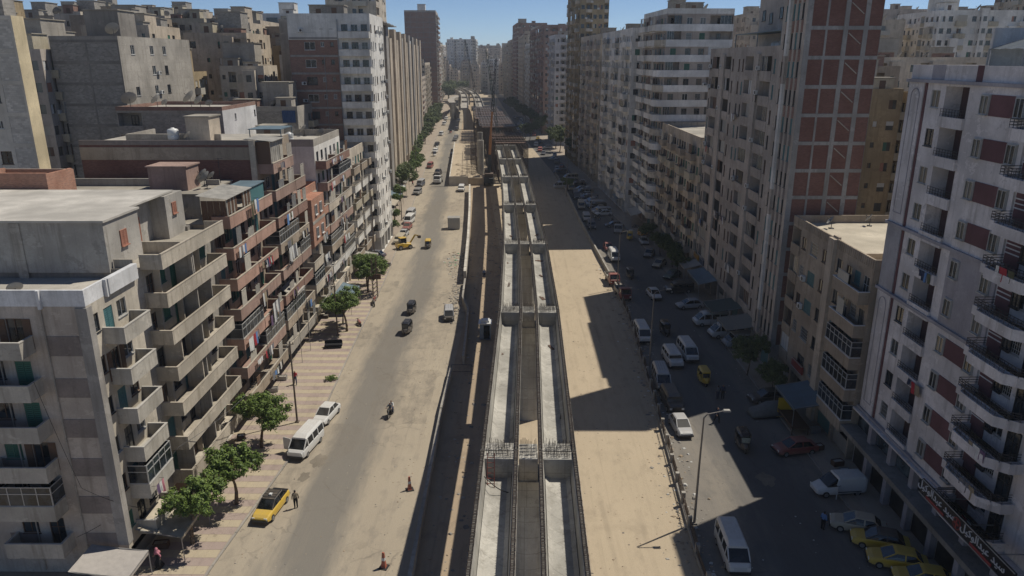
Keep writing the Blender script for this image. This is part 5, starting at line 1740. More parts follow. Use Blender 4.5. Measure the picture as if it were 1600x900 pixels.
LIT_W, LIT_B, LIT_G, LIT_R = paint('litter_white', (0.55, 0.54, 0.5), 0.8), paint('litter_blue', (0.1, 0.2, 0.35), 0.7), paint('litter_green', (0.06, 0.3, 0.14), 0.7), paint('litter_red', (0.35, 0.08, 0.06), 0.7)
scatter('rubble', 'grey rubble and rubbish strip along the shaded edge of the left road', 'rubble', 700, lambda: (-9.3 + rnd.gauss(0, 0.55), rnd.uniform(98, 150), 0.0), [C_CONC, C_CONC_D, M_SANDL, C_CONC_D, C_CONC_D], 0.05, 0.18)
scatter('litter', 'scattered rubbish with a green sheet beside the left road', 'litter', 120, lambda: (-11.6 + rnd.gauss(0, 0.6), 132 + rnd.gauss(0, 4), 0.0), [LIT_W, C_CONC, C_CONC, C_CONC_D, M_SANDL, F_BROWN, LIT_G], 0.05, 0.2)
scatter('litter', 'litter and stones along the steel fence beside the right road', 'litter', 900, lambda: (lambda y: (lerp_table(MED_R, y) + rnd.gauss(0.2, 0.9), y, 0.01))(rnd.uniform(44, 130)), [LIT_W, C_CONC, C_CONC_D, C_CONC_D, M_SANDL, M_SANDL, M_SANDL], 0.03, 0.15)
scatter('stones', 'pebbles and clods strewn over the packed sand beside the viaduct', 'stones', 700, lambda: (rnd.uniform(4.5, 13.5), rnd.uniform(40, 120), 0.006), [M_SANDL, M_SANDL, C_CONC_D, M_SANDL], 0.01, 0.06)
scatter('stones', 'gravel and scraps along the edges of the left road', 'stones', 900, lambda: (rnd.choice((rnd.gauss(-20.3, 0.7), rnd.gauss(-9.5, 1.2), rnd.uniform(-20, -8.5))), rnd.uniform(42, 130), 0.002), [M_SANDL, M_SANDL, C_CONC_D, C_CONC], 0.01, 0.055)
scatter('rubble', 'broken stones and dry earth on the ground under the viaduct', 'rubble', 900, lambda: (rnd.uniform(-6.8, -1.5), rnd.uniform(44, 190), 0.004), [C_CONC_D, M_SANDL, C_CONC], 0.03, 0.16)
scatter('stones', 'rubbish on the dark tarmac of the right road', 'stones', 260, lambda: (rnd.uniform(15.5, 27), rnd.uniform(44, 130), 0.002), [LIT_W, C_CONC_D, C_CONC_D], 0.01, 0.05)

# raised earth platform beyond the girders
pl = thing('earth_platform', 'raised sand platform behind a concrete retaining wall, left of the crane', 'platform', (-12.5, 218, 0), R(3.6))
m = MB(); m.box(-6.8, 4.5, 0.3, 95, 0.0, 2.2); part('sand_fill', m, M_SAND, pl)
m = MB(); m.box(-7.1, -6.8, 0, 95, 0, 2.75); m.box(-6.8, -1.5, 0, 0.3, 0, 2.75); part('retaining_wall', m, plaster('pale_wall', (0, 0, 0)), pl)
m = MB()
for i in range(60):
    x, y_, s = rnd.uniform(-5, 4), rnd.uniform(2, 30), rnd.uniform(0.4, 1.3)
    m.rings([[(x + s * rr * math.cos(a * 0.9), y_ + s * rr * math.sin(a * 0.9), 2.2 + z * s) for a in range(7)] for rr, z in ((1.2, -0.05), (0.8, 0.25), (0.3, 0.42))])
o = part('spoil_heaps', m, M_SAND, pl, stuff=True)

# new pier columns waiting for girders
for i, (x, y_, h) in enumerate(((-10.6, 226, 12.5), (-3.2, 240, 10.5), (-12.5, 262, 11.5), (1.6, 244, 10.0))):
    p = thing('bare_pier', 'unfinished concrete pier with starter bars %s' % ('left of the orange crane', 'behind the last girder', 'standing in the raised sand platform', 'at the right of the falsework')[i], 'pier', (x, y_, 0), R(3.6))
    m = MB(); m.rings([[(1.0 * math.cos(q * math.pi / 8), 0.8 * math.sin(q * math.pi / 8), z) for q in range(16)] for z in (0, h)]); part('column', m, C_GIRD, p)
    m = MB()
    for q in range(16): m.bar((0.8 * math.cos(q * 0.39), 0.6 * math.sin(q * 0.39), h), (0.8 * math.cos(q * 0.39), 0.6 * math.sin(q * 0.39), h + 2.2), 0.05)
    part('starter_bars', m, REBAR, p, stuff=True)

# falsework
for i, (x, y_, w, l, h, lab) in enumerate(((-6.6, 224, 10.5, 36, 11.2, 'dense falsework of steel props and timber deck at the end of the girders'), (-12.5, 264, 13, 46, 12.4, 'second bay of falsework with reinforcement deck behind the crane'), (-17.0, 314, 14, 80, 11.5, 'third long bay of dark falsework reaching the finished far viaduct'), (-13.5, 226, 3.5, 60, 7.5, 'narrow scaffold tower row on the raised sand platform'))):
    f = thing('falsework', lab, 'scaffold', (x, y_, 0), R(3.6))
    m = MB()
    nx, ny = max(2, int(w / 1.5)), int(l / 2.2)
    for a in range(nx + 1):
        for b_ in range(ny + 1):
            if i == 3 and rnd.random() < 0.4: continue
            X_, Y_ = w * a / nx, l * b_ / ny
            m.bar((X_, Y_, 0), (X_, Y_, h + rnd.uniform(-0.3, 0.5)), 0.12)
    for z in (2.5, 5, 7.5, 9.8):
        if z > h: continue
        for b_ in range(ny + 1): m.bar((0, l * b_ / ny, z), (w, l * b_ / ny, z), 0.08)
        for a in range(nx + 1): m.bar((w * a / nx, 0, z), (w * a / nx, l, z), 0.08)
    for b_ in range(0, ny, 2):
        m.bar((0, l * b_ / ny, 0.3), (w, l * b_ / ny, h - 0.3), 0.07); m.bar((w, l * b_ / ny, 0.3), (0, l * b_ / ny, h - 0.3), 0.07)
    part('props', m, STEEL, f, stuff=True)
    if i < 3:
        for b_ in range(0, int(l / 2.6)):
            if rnd.random() < 0.2: continue
            m = MB(); m.box(0.2 + rnd.uniform(0, 0.6), w - 0.2 - rnd.uniform(0, 0.6), b_ * 2.6 + 0.1, b_ * 2.6 + 2.3, h + 0.5, h + 0.62); part('deck_panel', m, F_BROWN if rnd.random() < 0.8 else STEEL, f)
        m = MB()
        for q in range(40): m.bar((0.4, l * q / 40, h + 0.95), (w - 0.4, l * q / 40, h + 0.95), 0.05)
        for q in range(12): m.bar((w * q / 12, 0, h + 1.0), (w * q / 12, l, h + 1.0), 0.05)
        part('reinforcement', m, GALV if i else REBAR, f, stuff=True)

# crane: orange telescopic boom with dark lattice fly jib; two more booms behind
ORANGE = paint('crane_orange', (0.48, 0.20, 0.05), 0.5, 0, 0.2)
DKBOOM = paint('dark_boom', (0.03, 0.035, 0.035), 0.6)
cr = thing('mobile_crane', 'orange mobile crane with raised boom and dark lattice jib at the girder end', 'crane', (-7.9, 220.8, 0), 0)
m = MB(); m.box(-1.4, 1.4, -4, 4, 0.9, 2.2); m.box(-1.3, 0.2, -4.6, -4.0, 1.0, 2.6); part('carrier', m, DKBOOM, cr)
for a in (-1.25, 1.25):
    for b_ in (-3, -1.5, 1.2, 2.8):
        m = MB(); m.tube((a - 0.2, b_, 0.6), (a + 0.2, b_, 0.6), 0.6, n=12); part('wheel', m, RUBBER, cr)
m = MB(); m.box(-1.3, 1.3, -2.2, 2.6, 2.2, 3.4); m.box(-1.3, -0.2, 0.6, 2.2, 3.4, 4.3); part('cab', m, STEEL, cr)
m = MB(); m.bar((0.25, 0.8, 8.7), (0.5, 1.6, 14.0), 0.75); m.bar((0.5, 1.6, 14.0), (1.0, 2.9, 21.0), 0.55); part('boom', m, ORANGE, cr)
m = MB(); m.bar((0, 0, 3.4), (0.25, 0.8, 8.7), 0.85); part('boom_foot', m, DKBOOM, cr)


def lattice(m, p0, p1, w, n):
    p0, p1 = Vector(p0), Vector(p1)
    d = (p1 - p0)
    u = d.cross(Vector((0, 1, 0))).normalized() * w / 2
    v = d.cross(u).normalized() * w / 2
    cs = [u + v, u - v, -u - v, -u + v]
    for c in cs:
        m.bar(p0 + c, p1 + c * 0.5, 0.12)
    for i in range(n):
        a, b_ = p0 + d * i / n, p0 + d * (i + 1) / n
        k0, k1 = 1 - 0.5 * i / n, 1 - 0.5 * (i + 1) / n
        for j in range(4):
            m.bar(a + cs[j] * k0, b_ + cs[(j + 1) % 4] * k1, 0.08)


m = MB(); lattice(m, (1.0, 2.9, 21.0), (2.2, 6.0, 36.0), 0.75, 12); part('lattice_jib', m, DKBOOM, cr)
m = MB(); m.bar((2.2, 6.0, 36.0), (2.2, 6.0, 13), 0.05); part('hoist_rope', m, F_DARK, cr)
c2 = thing('lattice_crane', 'dark lattice boom crane leaning left behind the orange one', 'crane', (-4.6, 248, 0))
m = MB(); m.box(-1.6, 1.6, -2.6, 2.6, 1.0, 3.2); m.box(-1.8, -1.0, -3, 3, 0, 1.0); m.box(1.0, 1.8, -3, 3, 0, 1.0); part('base', m, DKBOOM, c2)
m = MB(); lattice(m, (0, 1, 3), (-5.0, 8, 38.5), 0.9, 16); part('boom', m, paint('green_boom', (0.04, 0.085, 0.075), 0.6), c2)
c3 = thing('lattice_crane', 'thin farther lattice boom left of the crossing crane booms', 'crane', (-14.0, 330, 0))
m = MB(); m.box(-1.6, 1.6, -2.6, 2.6, 0, 3.0); part('base', m, DKBOOM, c3)
m = MB(); lattice(m, (0, 1, 3), (-8.0, 8, 44), 0.9, 16); part('boom', m, DKBOOM, c3)

# finished viaduct far away, curving left
FARV = [(400, -22), (450, -25), (500, -28.5), (560, -33.5), (620, -41), (680, -51)]
for i, ((ya, xa), (yb, xb)) in enumerate(zip(FARV, FARV[1:])):
    ang = math.atan2(-(xb - xa), yb - ya); ln = math.hypot(xb - xa, yb - ya)
    v = thing('viaduct_span', 'finished pale viaduct span %s beyond the falsework' % ('nearest', 'second', 'third', 'fourth', 'fifth')[i] , 'viaduct', (xa, ya, 0), ang, 'finished far spans of the viaduct')
    for off, nm in ((-5.0, 'deck'), (3.2, 'deck')):
        m = MB(); m.box(off - 2.2, off + 2.2, 0.1, ln - 0.1, 10.2, 11.2); m.box(off - 2.2, off - 1.9, 0.1, ln - 0.1, 11.2, 12.2); m.box(off + 1.9, off + 2.2, 0.1, ln - 0.1, 11.2, 12.2); part(nm, m, C_CONC, v)
        m = MB(); m.box(off - 0.7, off + 0.7, 0.2, 1.6, 0, 10.2); part('column', m, C_GIRD, v)
    m = MB(); m.box(-7.2, 5.4, ln - 1.0, ln - 0.2, 11.3, 12.3); part('cross_beam', m, C_CONC, v)
v = thing('ramp', 'curved pale ramp beside the far finished viaduct', 'viaduct', (-33, 470, 0))
m = MB()
pts = [(-6 - 4.5 * math.sin(q / 9 * 3.0), q * 11, 9.5) for q in range(10)]
for a, b_ in zip(pts, pts[1:]): m.bar(a, b_, 4.2, 1.2)
part('deck', m, C_CONC, v)
m = MB()
for a in pts[::2]: m.box(a[0] - 0.8, a[0] + 0.8, a[1] - 0.8, a[1] + 0.8, 0, 8.9)
part('columns', m, C_GIRD, v)

WET = plaster('oily_earth', (0.21, 0.18, 0.14), 0.2)
for i, (x, y, rr, lab) in enumerate(((-18.4, 61.0, 0.9, 'dark damp stain on the road beside the white minibus'), (-19.0, 58.2, 0.6, 'small damp stain on the road ahead of the white minibus'), (22.5, 58.0, 0.9, 'oil stain in the shaded right road'), (19.0, 99.0, 0.8, 'oil stain on the right road by the lamp'))):
    m = MB()
    pts = [(rr * (0.6 + 0.4 * math.sin(a * 2.3 + i) ** 2 + rnd.uniform(-0.1, 0.1)) * math.cos(a * 0.35), 1.7 * rr * (0.6 + 0.3 * math.cos(a * 1.9 + i) ** 2) * math.sin(a * 0.35), 0) for a in range(18)]
    m.poly(pts)
    o = structure(part('oil_stain', m, WET, None, (x, y, 0.012)))

# ------------------------------------------------------------------ trees
def leafmat(name, col):
    m, nt, b = _new(name)
    g = nt.nodes.new('ShaderNodeNewGeometry')
    n = _noise(nt, _pos(nt), 1.4, 3)
    c = _mix(nt, g.outputs['Random Per Island'], mul(col, 0.55), mul((col[0] * 1.15, col[1], col[2] * 0.8), 1.5))
    c = _mix(nt, _range(nt, n, 0.35, 0.65, 0, 0.5), c, mul(col, 0.6))
    nt.links.new(c, b.inputs['Base Color'])
    b.inputs['Roughness'].default_value = 0.6
    b.inputs['Specular IOR Level'].default_value = 0.3
    MATS[name] = m
    return m


LEAF = leafmat('ficus_leaf', (0.10, 0.16, 0.038))
LEAF2 = leafmat('dusty_leaf', (0.085, 0.12, 0.042))
BARK = plaster('bark', (0.17, 0.125, 0.085), 0.4)


def make_tree(seed, h, rad, trunk_h, lean=(0, 0), nleaf=11000, mat=LEAF, flat=0.75, lsz=0.115):
    r = random.Random(seed)
    t = MB()
    tip = Vector((lean[0], lean[1], trunk_h))
    pts = [Vector((lean[0] * q * q + 0.06 * math.sin(q * 5 + seed), lean[1] * q * q + 0.06 * math.cos(q * 4), trunk_h * q)) for q in (0, 0.25, 0.5, 0.75, 1)]
    for i, (a, b_) in enumerate(zip(pts, pts[1:])):
        t.tube(a, b_, 0.17 - 0.022 * i, 0.17 - 0.022 * (i + 1), n=8)
    tip = pts[-1]
    lobes = []
    nl = 9
    for i in range(nl):
        a = i * 2.4 + r.uniform(-0.4, 0.4)
        rr = rad * math.sqrt((i + 0.4) / nl) * 0.72
        c = tip + Vector((rr * math.cos(a), rr * math.sin(a), (h - trunk_h) * r.uniform(0.2, 0.72) * (1.15 - 0.35 * rr / rad)))
        lobes.append((c, rad * r.uniform(0.30, 0.48)))
        mid = tip + (c - tip) * 0.5 + Vector((0, 0, -0.12 * rad))
        t.tube(tip - Vector((0, 0, 0.1)), mid, 0.085, 0.05, n=5)
        t.tube(mid, c, 0.05, 0.018, n=5)
        for q in range(3):
            e = c + Vector((r.uniform(-1, 1), r.uniform(-1, 1), r.uniform(-0.3, 0.8))) * lobes[-1][1] * 0.8
            t.tube(mid + (c - mid) * 0.4, e, 0.025, 0.008, n=4)
    m = MB()
    per = nleaf // nl
    for c, lr in lobes:
        # each lobe: sub-clumps of leaves so light and dark patches form
        clumps = []
        for q in range(13):
            v = Vector((r.gauss(0, 1), r.gauss(0, 1), r.gauss(0, 1))).normalized() * lr * r.uniform(0.55, 1.08)
            v.z *= flat
            clumps.append((c + v, lr * r.uniform(0.18, 0.36)))
        for q in range(per):
            cc, cr_ = r.choice(clumps)
            v = Vector((r.gauss(0, 1), r.gauss(0, 1), r.gauss(0, 0.8)))
            p = cc + v * cr_ * 0.62
            s = lsz * r.uniform(0.6, 1.35)
            nrm = (v.normalized() + Vector((r.uniform(-0.8, 0.8), r.uniform(-0.8, 0.8), r.uniform(0, 0.9)))).normalized()
            a = nrm.cross(Vector((r.uniform(-1, 1), r.uniform(-1, 1), r.uniform(-1, 1)))).normalized() * s
            b2 = nrm.cross(a).normalized() * s * 0.5
            m.poly([p - a, p - a * 0.2 + b2, p + a, p - a * 0.2 - b2])
    return t.mesh('trunk', BARK, True), m.mesh('crown', mat)


TREES = [make_tree(1, 5.4, 2.3, 2.6, (0.5, 0.1)), make_tree(2, 5.2, 2.1, 2.4, (-0.3, 0.3)), make_tree(3, 6.0, 2.6, 2.7, (0.2, -0.2), 13000),
         make_tree(4, 3.4, 1.35, 1.7, (0.05, 0), 5000, lsz=0.09), make_tree(5, 8.0, 4.0, 3.2, (0.3, 0.2), 12000, LEAF2, lsz=0.17)]


def tree(k, x, y, sc, rz, label, group=None):
    t = thing('tree', label, 'tree', (x, y, 0.1), R(rz), group)
    t.scale = (sc, sc, sc)
    tm, cm = TREES[k]
    link('trunk', tm, t)
    link('crown', cm, t)
    return t


tree(0, -25.0, 48.4, 1.05, 0, 'leaning round-crowned street tree on the pavement nearest the camera')
tree(1, -23.4, 53.8, 1.1, 140, 'street tree just behind the nearest one on the left pavement')
tree(2, -24.4, 63.2, 1.05, 80, 'street tree on the striped pavement beside the white minibus')
tree(2, -23.2, 95.0, 1.1, 200, 'full green tree over the striped pavement beside the motorcycles')
tree(0, -24.4, 98.0, 0.7, 60, 'smaller tree tucked behind the pavement tree near the dark bench')
tree(2, -23.6, 112.6, 1.15, 20, 'bright green tree at the mid-left kerb above the billboard frame')
tree(1, -24.6, 116.5, 1.1, 280, 'tree merging behind the bright green one at the mid-left kerb')
tree(3, -26.2, 153.5, 1.05, 0, 'small clipped round tree beside the parked cars on the left')
tree(3, -27.4, 163.5, 1.15, 90, 'second small clipped tree farther along the left pavement')
for i, (x, y, k, sc) in enumerate(((-29.2, 178, 1, .9), (-30.2, 186, 0, 1.0), (-31.0, 200, 4, 1.1), (-32.5, 212, 4, 1.0), (-33.0, 222, 2, 1.1), (-33.0, 246, 2, 1.0), (-34.0, 262, 3, 1.3), (-38.2, 276, 4, 1.0), (-39.0, 292, 2, 1.3), (-40.0, 330, 4, 1.0), (-41.5, 344, 4, 1.1), (-43, 362, 4, 1.2), (-43, 390, 4, 1.2), (-44, 404, 4, 1.1), (-48, 450, 4, 1.2), (-49, 470, 4, 1.3), (-30.5, 192, 1, .8), (-32.0, 230, 0, 1.1), (-35.5, 254, 2, 1.1), (-36.5, 268, 1, 1.2), (-39.5, 305, 4, .9), (-40.5, 318, 4, .9), (-42, 375, 4, 1.1), (-45.5, 425, 4, 1.2), (-56, 640, 4, 2.0), (-58, 665, 4, 2.0), (-50, 690, 4, 2.2), (-62, 700, 4, 2.2))):
    tree(k, x, y, sc, i * 67, 'distant green tree lining the left pavement', 'distant trees lining the left pavement')
for i, (x, y, k, sc, lab) in enumerate(((27.6, 80.5, 4, .62, 'dark shrubby tree in shade beside the low brown block'), (28.6, 75.0, 4, .5, 'low dark bush in shade before the low brown block'), (28.0, 122, 4, .6, 'dark tree in shade beside the grey-brown block'), (28.3, 128, 4, .65, 'second dark tree in shade along the right shops'), (27.6, 136, 4, .6, 'third dark tree in shade along the right shops'), (26.8, 146, 4, .55, 'fourth dark tree in shade along the right shops'), (14.6, 205, 3, 1.4, 'small tree at the end of the concrete kerb wall on the right'), (6.5, 338, 4, 1.1, 'rounded tree beside the sunlit crossing on the right'), (4.8, 352, 4, .9, 'tree just beyond the sunlit crossing on the right'))):
    tree(k, x, y, sc, i * 50, lab)
for i, (x, y) in enumerate(((16, 300), (15, 312), (20, 268), (9, 395), (7, 420), (4, 440), (1, 470), (-3, 520), (-6, 560), (11, 372))):
    tree(4, x + 2, y, 1.2, i * 40, 'dark distant tree in the shade of the right-hand towers', 'dark distant trees on the right')

# ------------------------------------------------------------------ vehicles
def hull(mb, st, mi=0, n=10):
    """st: (y, half width bottom, half width top, z0, z1, rounding)"""
    rings = []
    for (y, wb, wt, z0, z1, rd) in st:
        rd = min(rd, (z1 - z0) * 0.45)
        rings.append([(-wb + rd, y, z0), (wb - rd, y, z0), (wb, y, z0 + rd), ((wb + wt) / 2 + 0.01, y, (z0 + z1) / 2), (wt, y, z1 - rd), (wt - rd, y, z1), (-wt + rd, y, z1), (-wt, y, z1 - rd), (-(wb + wt) / 2 - 0.01, y, (z0 + z1) / 2), (-wb, y, z0 + rd)])
    mb.rings(rings, mi)


WHEEL = MB()
WHEEL.rings([[(x, r_ * math.cos(a * math.pi / 8), r_ * math.sin(a * math.pi / 8)) for a in range(16)] for x, r_ in ((-0.09, 0.20), (-0.09, 0.28), (-0.06, 0.31), (0.06, 0.31), (0.09, 0.28), (0.09, 0.20))])
WHEEL = WHEEL.mesh('wheel', RUBBER)
RIM = MB()
for sx in (-1, 1):
    RIM.tube((sx * 0.085, 0, 0), (sx * 0.1, 0, 0), 0.19, n=10)
    RIM.tube((sx * 0.1, 0, 0), (sx * 0.115, 0, 0), 0.06, n=6)
RIM = RIM.mesh('rim', GALV)
VK = {}


def lights(k, w, yf, yr, zf, zr, sz=0.16):
    p = []
    for sx in (-1, 1):
        m = MB(); m.box(sx * w - 0.13, sx * w + 0.13, yf - 0.03, yf + 0.03, zf - sz / 2, zf + sz / 2); p.append(('headlight', m.mesh('headlight', LAMPW), []))
        m = MB(); m.box(sx * w - 0.1, sx * w + 0.1, yr - 0.03, yr + 0.03, zr - sz / 2, zr + sz / 2); p.append(('tail_light', m.mesh('tail_light', LAMPR), []))
    return p


def wheels4(w, ya, yb, sc=1.0):
    return [(sx * w, y, 0.31 * sc, sc) for sx in (-1, 1) for y in (ya, yb)]


def define_sedan():
    b = MB()
    hull(b, [(-2.08, 0.66, 0.6, 0.42, 0.72, 0.08), (-2.0, 0.76, 0.72, 0.3, 0.84, 0.1), (-1.5, 0.81, 0.76, 0.22, 0.90, 0.1), (-0.3, 0.82, 0.77, 0.2, 0.92, 0.1), (0.95, 0.82, 0.77, 0.2, 0.90, 0.1), (1.75, 0.80, 0.72, 0.24, 0.80, 0.1), (2.02, 0.72, 0.66, 0.32, 0.70, 0.08), (2.1, 0.62, 0.58, 0.42, 0.62, 0.06)])
    gl = MB()
    hull(gl, [(-1.62, 0.70, 0.66, 0.86, 0.90, 0.02), (-1.05, 0.73, 0.57, 0.88, 1.34, 0.05), (0.25, 0.74, 0.58, 0.88, 1.38, 0.05), (1.12, 0.70, 0.64, 0.84, 0.90, 0.02)])
    rf = MB()
    hull(rf, [(-1.12, 0.575, 0.54, 1.30, 1.37, 0.02), (-0.9, 0.60, 0.54, 1.33, 1.41, 0.03), (0.15, 0.60, 0.54, 1.35, 1.43, 0.03), (0.34, 0.58, 0.54, 1.33, 1.385, 0.02)])
    for sx in (-1, 1):
        rf.bar((sx * 0.68, -1.58, 0.89), (sx * 0.575, -1.06, 1.35), 0.09, 0.06)
        rf.bar((sx * 0.68, 1.08, 0.89), (sx * 0.575, 0.28, 1.37), 0.07, 0.06)
        rf.bar((sx * 0.745, -0.35, 0.9), (sx * 0.59, -0.35, 1.38), 0.08, 0.05)
    bp = MB()
    for y in (-2.1, 2.12): bp.box(-0.72, 0.72, y - 0.05, y + 0.05, 0.34, 0.5)
    parts = [('body', b.mesh('body', F_WHITE, False), []), ('windows', gl.mesh('windows', glass('car_glass', (0.012, 0.014, 0.016), 0.08)), []), ('roof', rf.mesh('roof', F_WHITE), []), ('bumpers', bp.mesh('bumpers', F_DARK), [])] + lights('s', 0.52, 2.06, -2.06, 0.60, 0.68)
    return parts, wheels4(0.74, -1.3, 1.32, 0.95)


def define_van(L=4.75, W=0.86, Ht=2.05, nose=0.35):
    b = MB()
    y0, y1 = -L / 2, L / 2
    hull(b, [(y0, W * 0.94, W * 0.94, 0.38, 1.08, 0.06), (y0 + 0.15, W, W, 0.28, 1.12, 0.08), (y1 - 0.9, W, W, 0.26, 1.12, 0.08), (y1 - 0.25, W * 0.97, W * 0.95, 0.28, 1.06, 0.1), (y1, W * 0.86, W * 0.82, 0.36, 0.92, 0.1)])
    gl = MB()
    hull(gl, [(y0 + 0.05, W * 0.95, W * 0.88, 1.08, Ht - 0.32, 0.04), (y1 - 1.15, W * 0.965, W * 0.87, 1.08, Ht - 0.28, 0.04), (y1 - nose, W * 0.9, W * 0.86, 1.02, 1.1, 0.02)])
    rf = MB()
    hull(rf, [(y0 + 0.02, W * 0.86, W * 0.78, Ht - 0.36, Ht - 0.1, 0.07), (y0 + 0.25, W * 0.9, W * 0.80, Ht - 0.34, Ht, 0.1), (y1 - 1.7, W * 0.9, W * 0.8, Ht - 0.34, Ht, 0.1), (y1 - 1.1, W * 0.87, W * 0.8, Ht - 0.33, Ht - 0.16, 0.06)])
    for sx in (-1, 1):
        for y in (y0 + 0.12, y0 + 1.3, y0 + 2.4, y1 - 1.25):
            rf.bar((sx * (W * 0.975), y, 1.08), (sx * W * 0.885, y, Ht - 0.3), 0.12, 0.05)
        rf.bar((sx * W * 0.9, y1 - nose - 0.05, 1.08), (sx * W * 0.86, y1 - 1.12, Ht - 0.28), 0.09, 0.06)
    bp = MB(); bp.box(-W * 0.9, W * 0.9, y1 - 0.06, y1 + 0.06, 0.34, 0.52); bp.box(-W * 0.9, W * 0.9, y0 - 0.06, y0 + 0.04, 0.34, 0.5)
    rb = MB()
    for q in range(5): rb.box(-W * 0.66 + q * W * 0.33 - 0.02, -W * 0.66 + q * W * 0.33 + 0.02, y0 + 0.35, y1 - 1.8, Ht - 0.005, Ht + 0.015)
    parts = [('body', b.mesh('body', F_WHITE), []), ('windows', gl.mesh('windows', glass('car_glass')), []), ('roof', rf.mesh('roof', F_WHITE), []), ('bumpers', bp.mesh('bumpers', F_DARK), []), ('roof_ribs', rb.mesh('roof_ribs', F_WHITE), [])] + lights('v', W * 0.72, y1 - 0.01, y0, 0.74, 0.9, 0.22)
    return parts, wheels4(W - 0.08, y0 + 0.95, y1 - 0.95, 1.0)


def define_suv():
    parts, w = define_van(4.5, 0.88, 1.78, 0.95)
    return parts, wheels4(0.8, -1.35, 1.4, 1.15)


def define_panelvan():
    b = MB()
    hull(b, [(-2.2, 0.80, 0.74, 0.36, 1.66, 0.1), (-2.0, 0.86, 0.78, 0.26, 1.80, 0.14), (0.35, 0.86, 0.78, 0.24, 1.84, 0.14), (0.72, 0.86, 0.80, 0.24, 1.12, 0.1), (1.5, 0.84, 0.76, 0.24, 0.98, 0.12), (2.0, 0.76, 0.68, 0.28, 0.80, 0.12), (2.2, 0.62, 0.56, 0.38, 0.66, 0.08)])
    gl = MB()
    hull(gl, [(0.2, 0.83, 0.70, 1.08, 1.70, 0.04), (0.55, 0.83, 0.70, 1.04, 1.66, 0.04), (1.35, 0.76, 0.70, 1.0, 1.06, 0.02)])
    dr = MB(); dr.bar((-0.86, 0.5, 0.75), (-1.55, 0.95, 0.75), 0.07, 0.85)
    sps = []
    for sx in (-1, 1):
        sp = MB(); sp.box(sx * 0.87 - 0.01, sx * 0.87 + 0.01, -1.7, 0.4, 0.5, 0.56); sps.append(('side_trim', sp.mesh('side_trim', F_DARK), []))
    parts = [('body', b.mesh('body', F_WHITE), []), ('windows', gl.mesh('windows', glass('car_glass')), []), ('open_door', dr.mesh('open_door', F_WHITE), []), ] + sps + lights('p', 0.56, 2.12, -2.2, 0.66, 0.9, 0.2)
    return parts, wheels4(0.76, -1.4, 1.42, 1.0)


def define_tuktuk():
    b = MB()
    hull(b, [(-1.3, 0.58, 0.6, 0.34, 0.92, 0.08), (-1.2, 0.62, 0.63, 0.28, 1.0, 0.08), (0.25, 0.62, 0.60, 0.28, 0.72, 0.08), (0.5, 0.5, 0.46, 0.34, 0.5, 0.06)])
    hull(b, [(0.5, 0.5, 0.46, 0.32, 0.46, 0.05), (0.85, 0.42, 0.36, 0.34, 1.02, 0.1), (1.1, 0.30, 0.24, 0.38, 0.95, 0.1), (1.32, 0.16, 0.12, 0.5, 0.72, 0.06)])
    cn = MB()
    hull(cn, [(-1.34, 0.56, 0.46, 0.98, 1.55, 0.12), (-1.2, 0.60, 0.5, 1.36, 1.72, 0.12), (0.3, 0.58, 0.48, 1.50, 1.76, 0.1), (0.78, 0.48, 0.40, 1.50, 1.66, 0.06)])
    for sx in (-1, 1):
        cn.bar((sx * 0.57, -1.25, 0.9), (sx * 0.54, -1.2, 1.5), 0.08)
        cn.bar((sx * 0.6, -0.45, 0.75), (sx * 0.55, -0.45, 1.6), 0.05)
        cn.bar((sx * 0.40, 0.86, 0.95), (sx * 0.44, 0.72, 1.56), 0.05)
    ws = MB(); ws.quad((-0.38, 0.88, 1.0), (0.38, 0.88, 1.0), (0.42, 0.74, 1.54), (-0.42, 0.74, 1.54)); ws.box(-0.3, 0.3, -1.355, -1.33, 1.12, 1.4)
    st = MB(); st.box(-0.52, 0.52, -0.95, -0.5, 0.72, 0.95); st.box(-0.52, 0.52, -1.1, -0.95, 0.72, 1.4); st.box(-0.25, 0.25, 0.0, 0.35, 0.7, 0.85)
    parts = [('body', b.mesh('body', F_WHITE), []), ('canopy', cn.mesh('canopy', BLACKP), []), ('windscreen', ws.mesh('windscreen', glass('car_glass')), []), ('seat', st.mesh('seat', RUBBER), [])]
    m = MB(); m.tube((0, 1.12, 0.78), (0, 1.16, 0.78), 0.09, n=10); parts.append(('headlight', m.mesh('headlight', LAMPW), []))
    for sx in (-1, 1):
        m = MB(); m.box(sx * 0.48 - 0.07, sx * 0.48 + 0.07, -1.33, -1.29, 0.6, 0.76); parts.append(('tail_light', m.mesh('tail_light', LAMPR), []))
    return parts, [(-0.5, -0.75, 0.22, 0.72), (0.5, -0.75, 0.22, 0.72), (0, 1.1, 0.22, 0.72)]


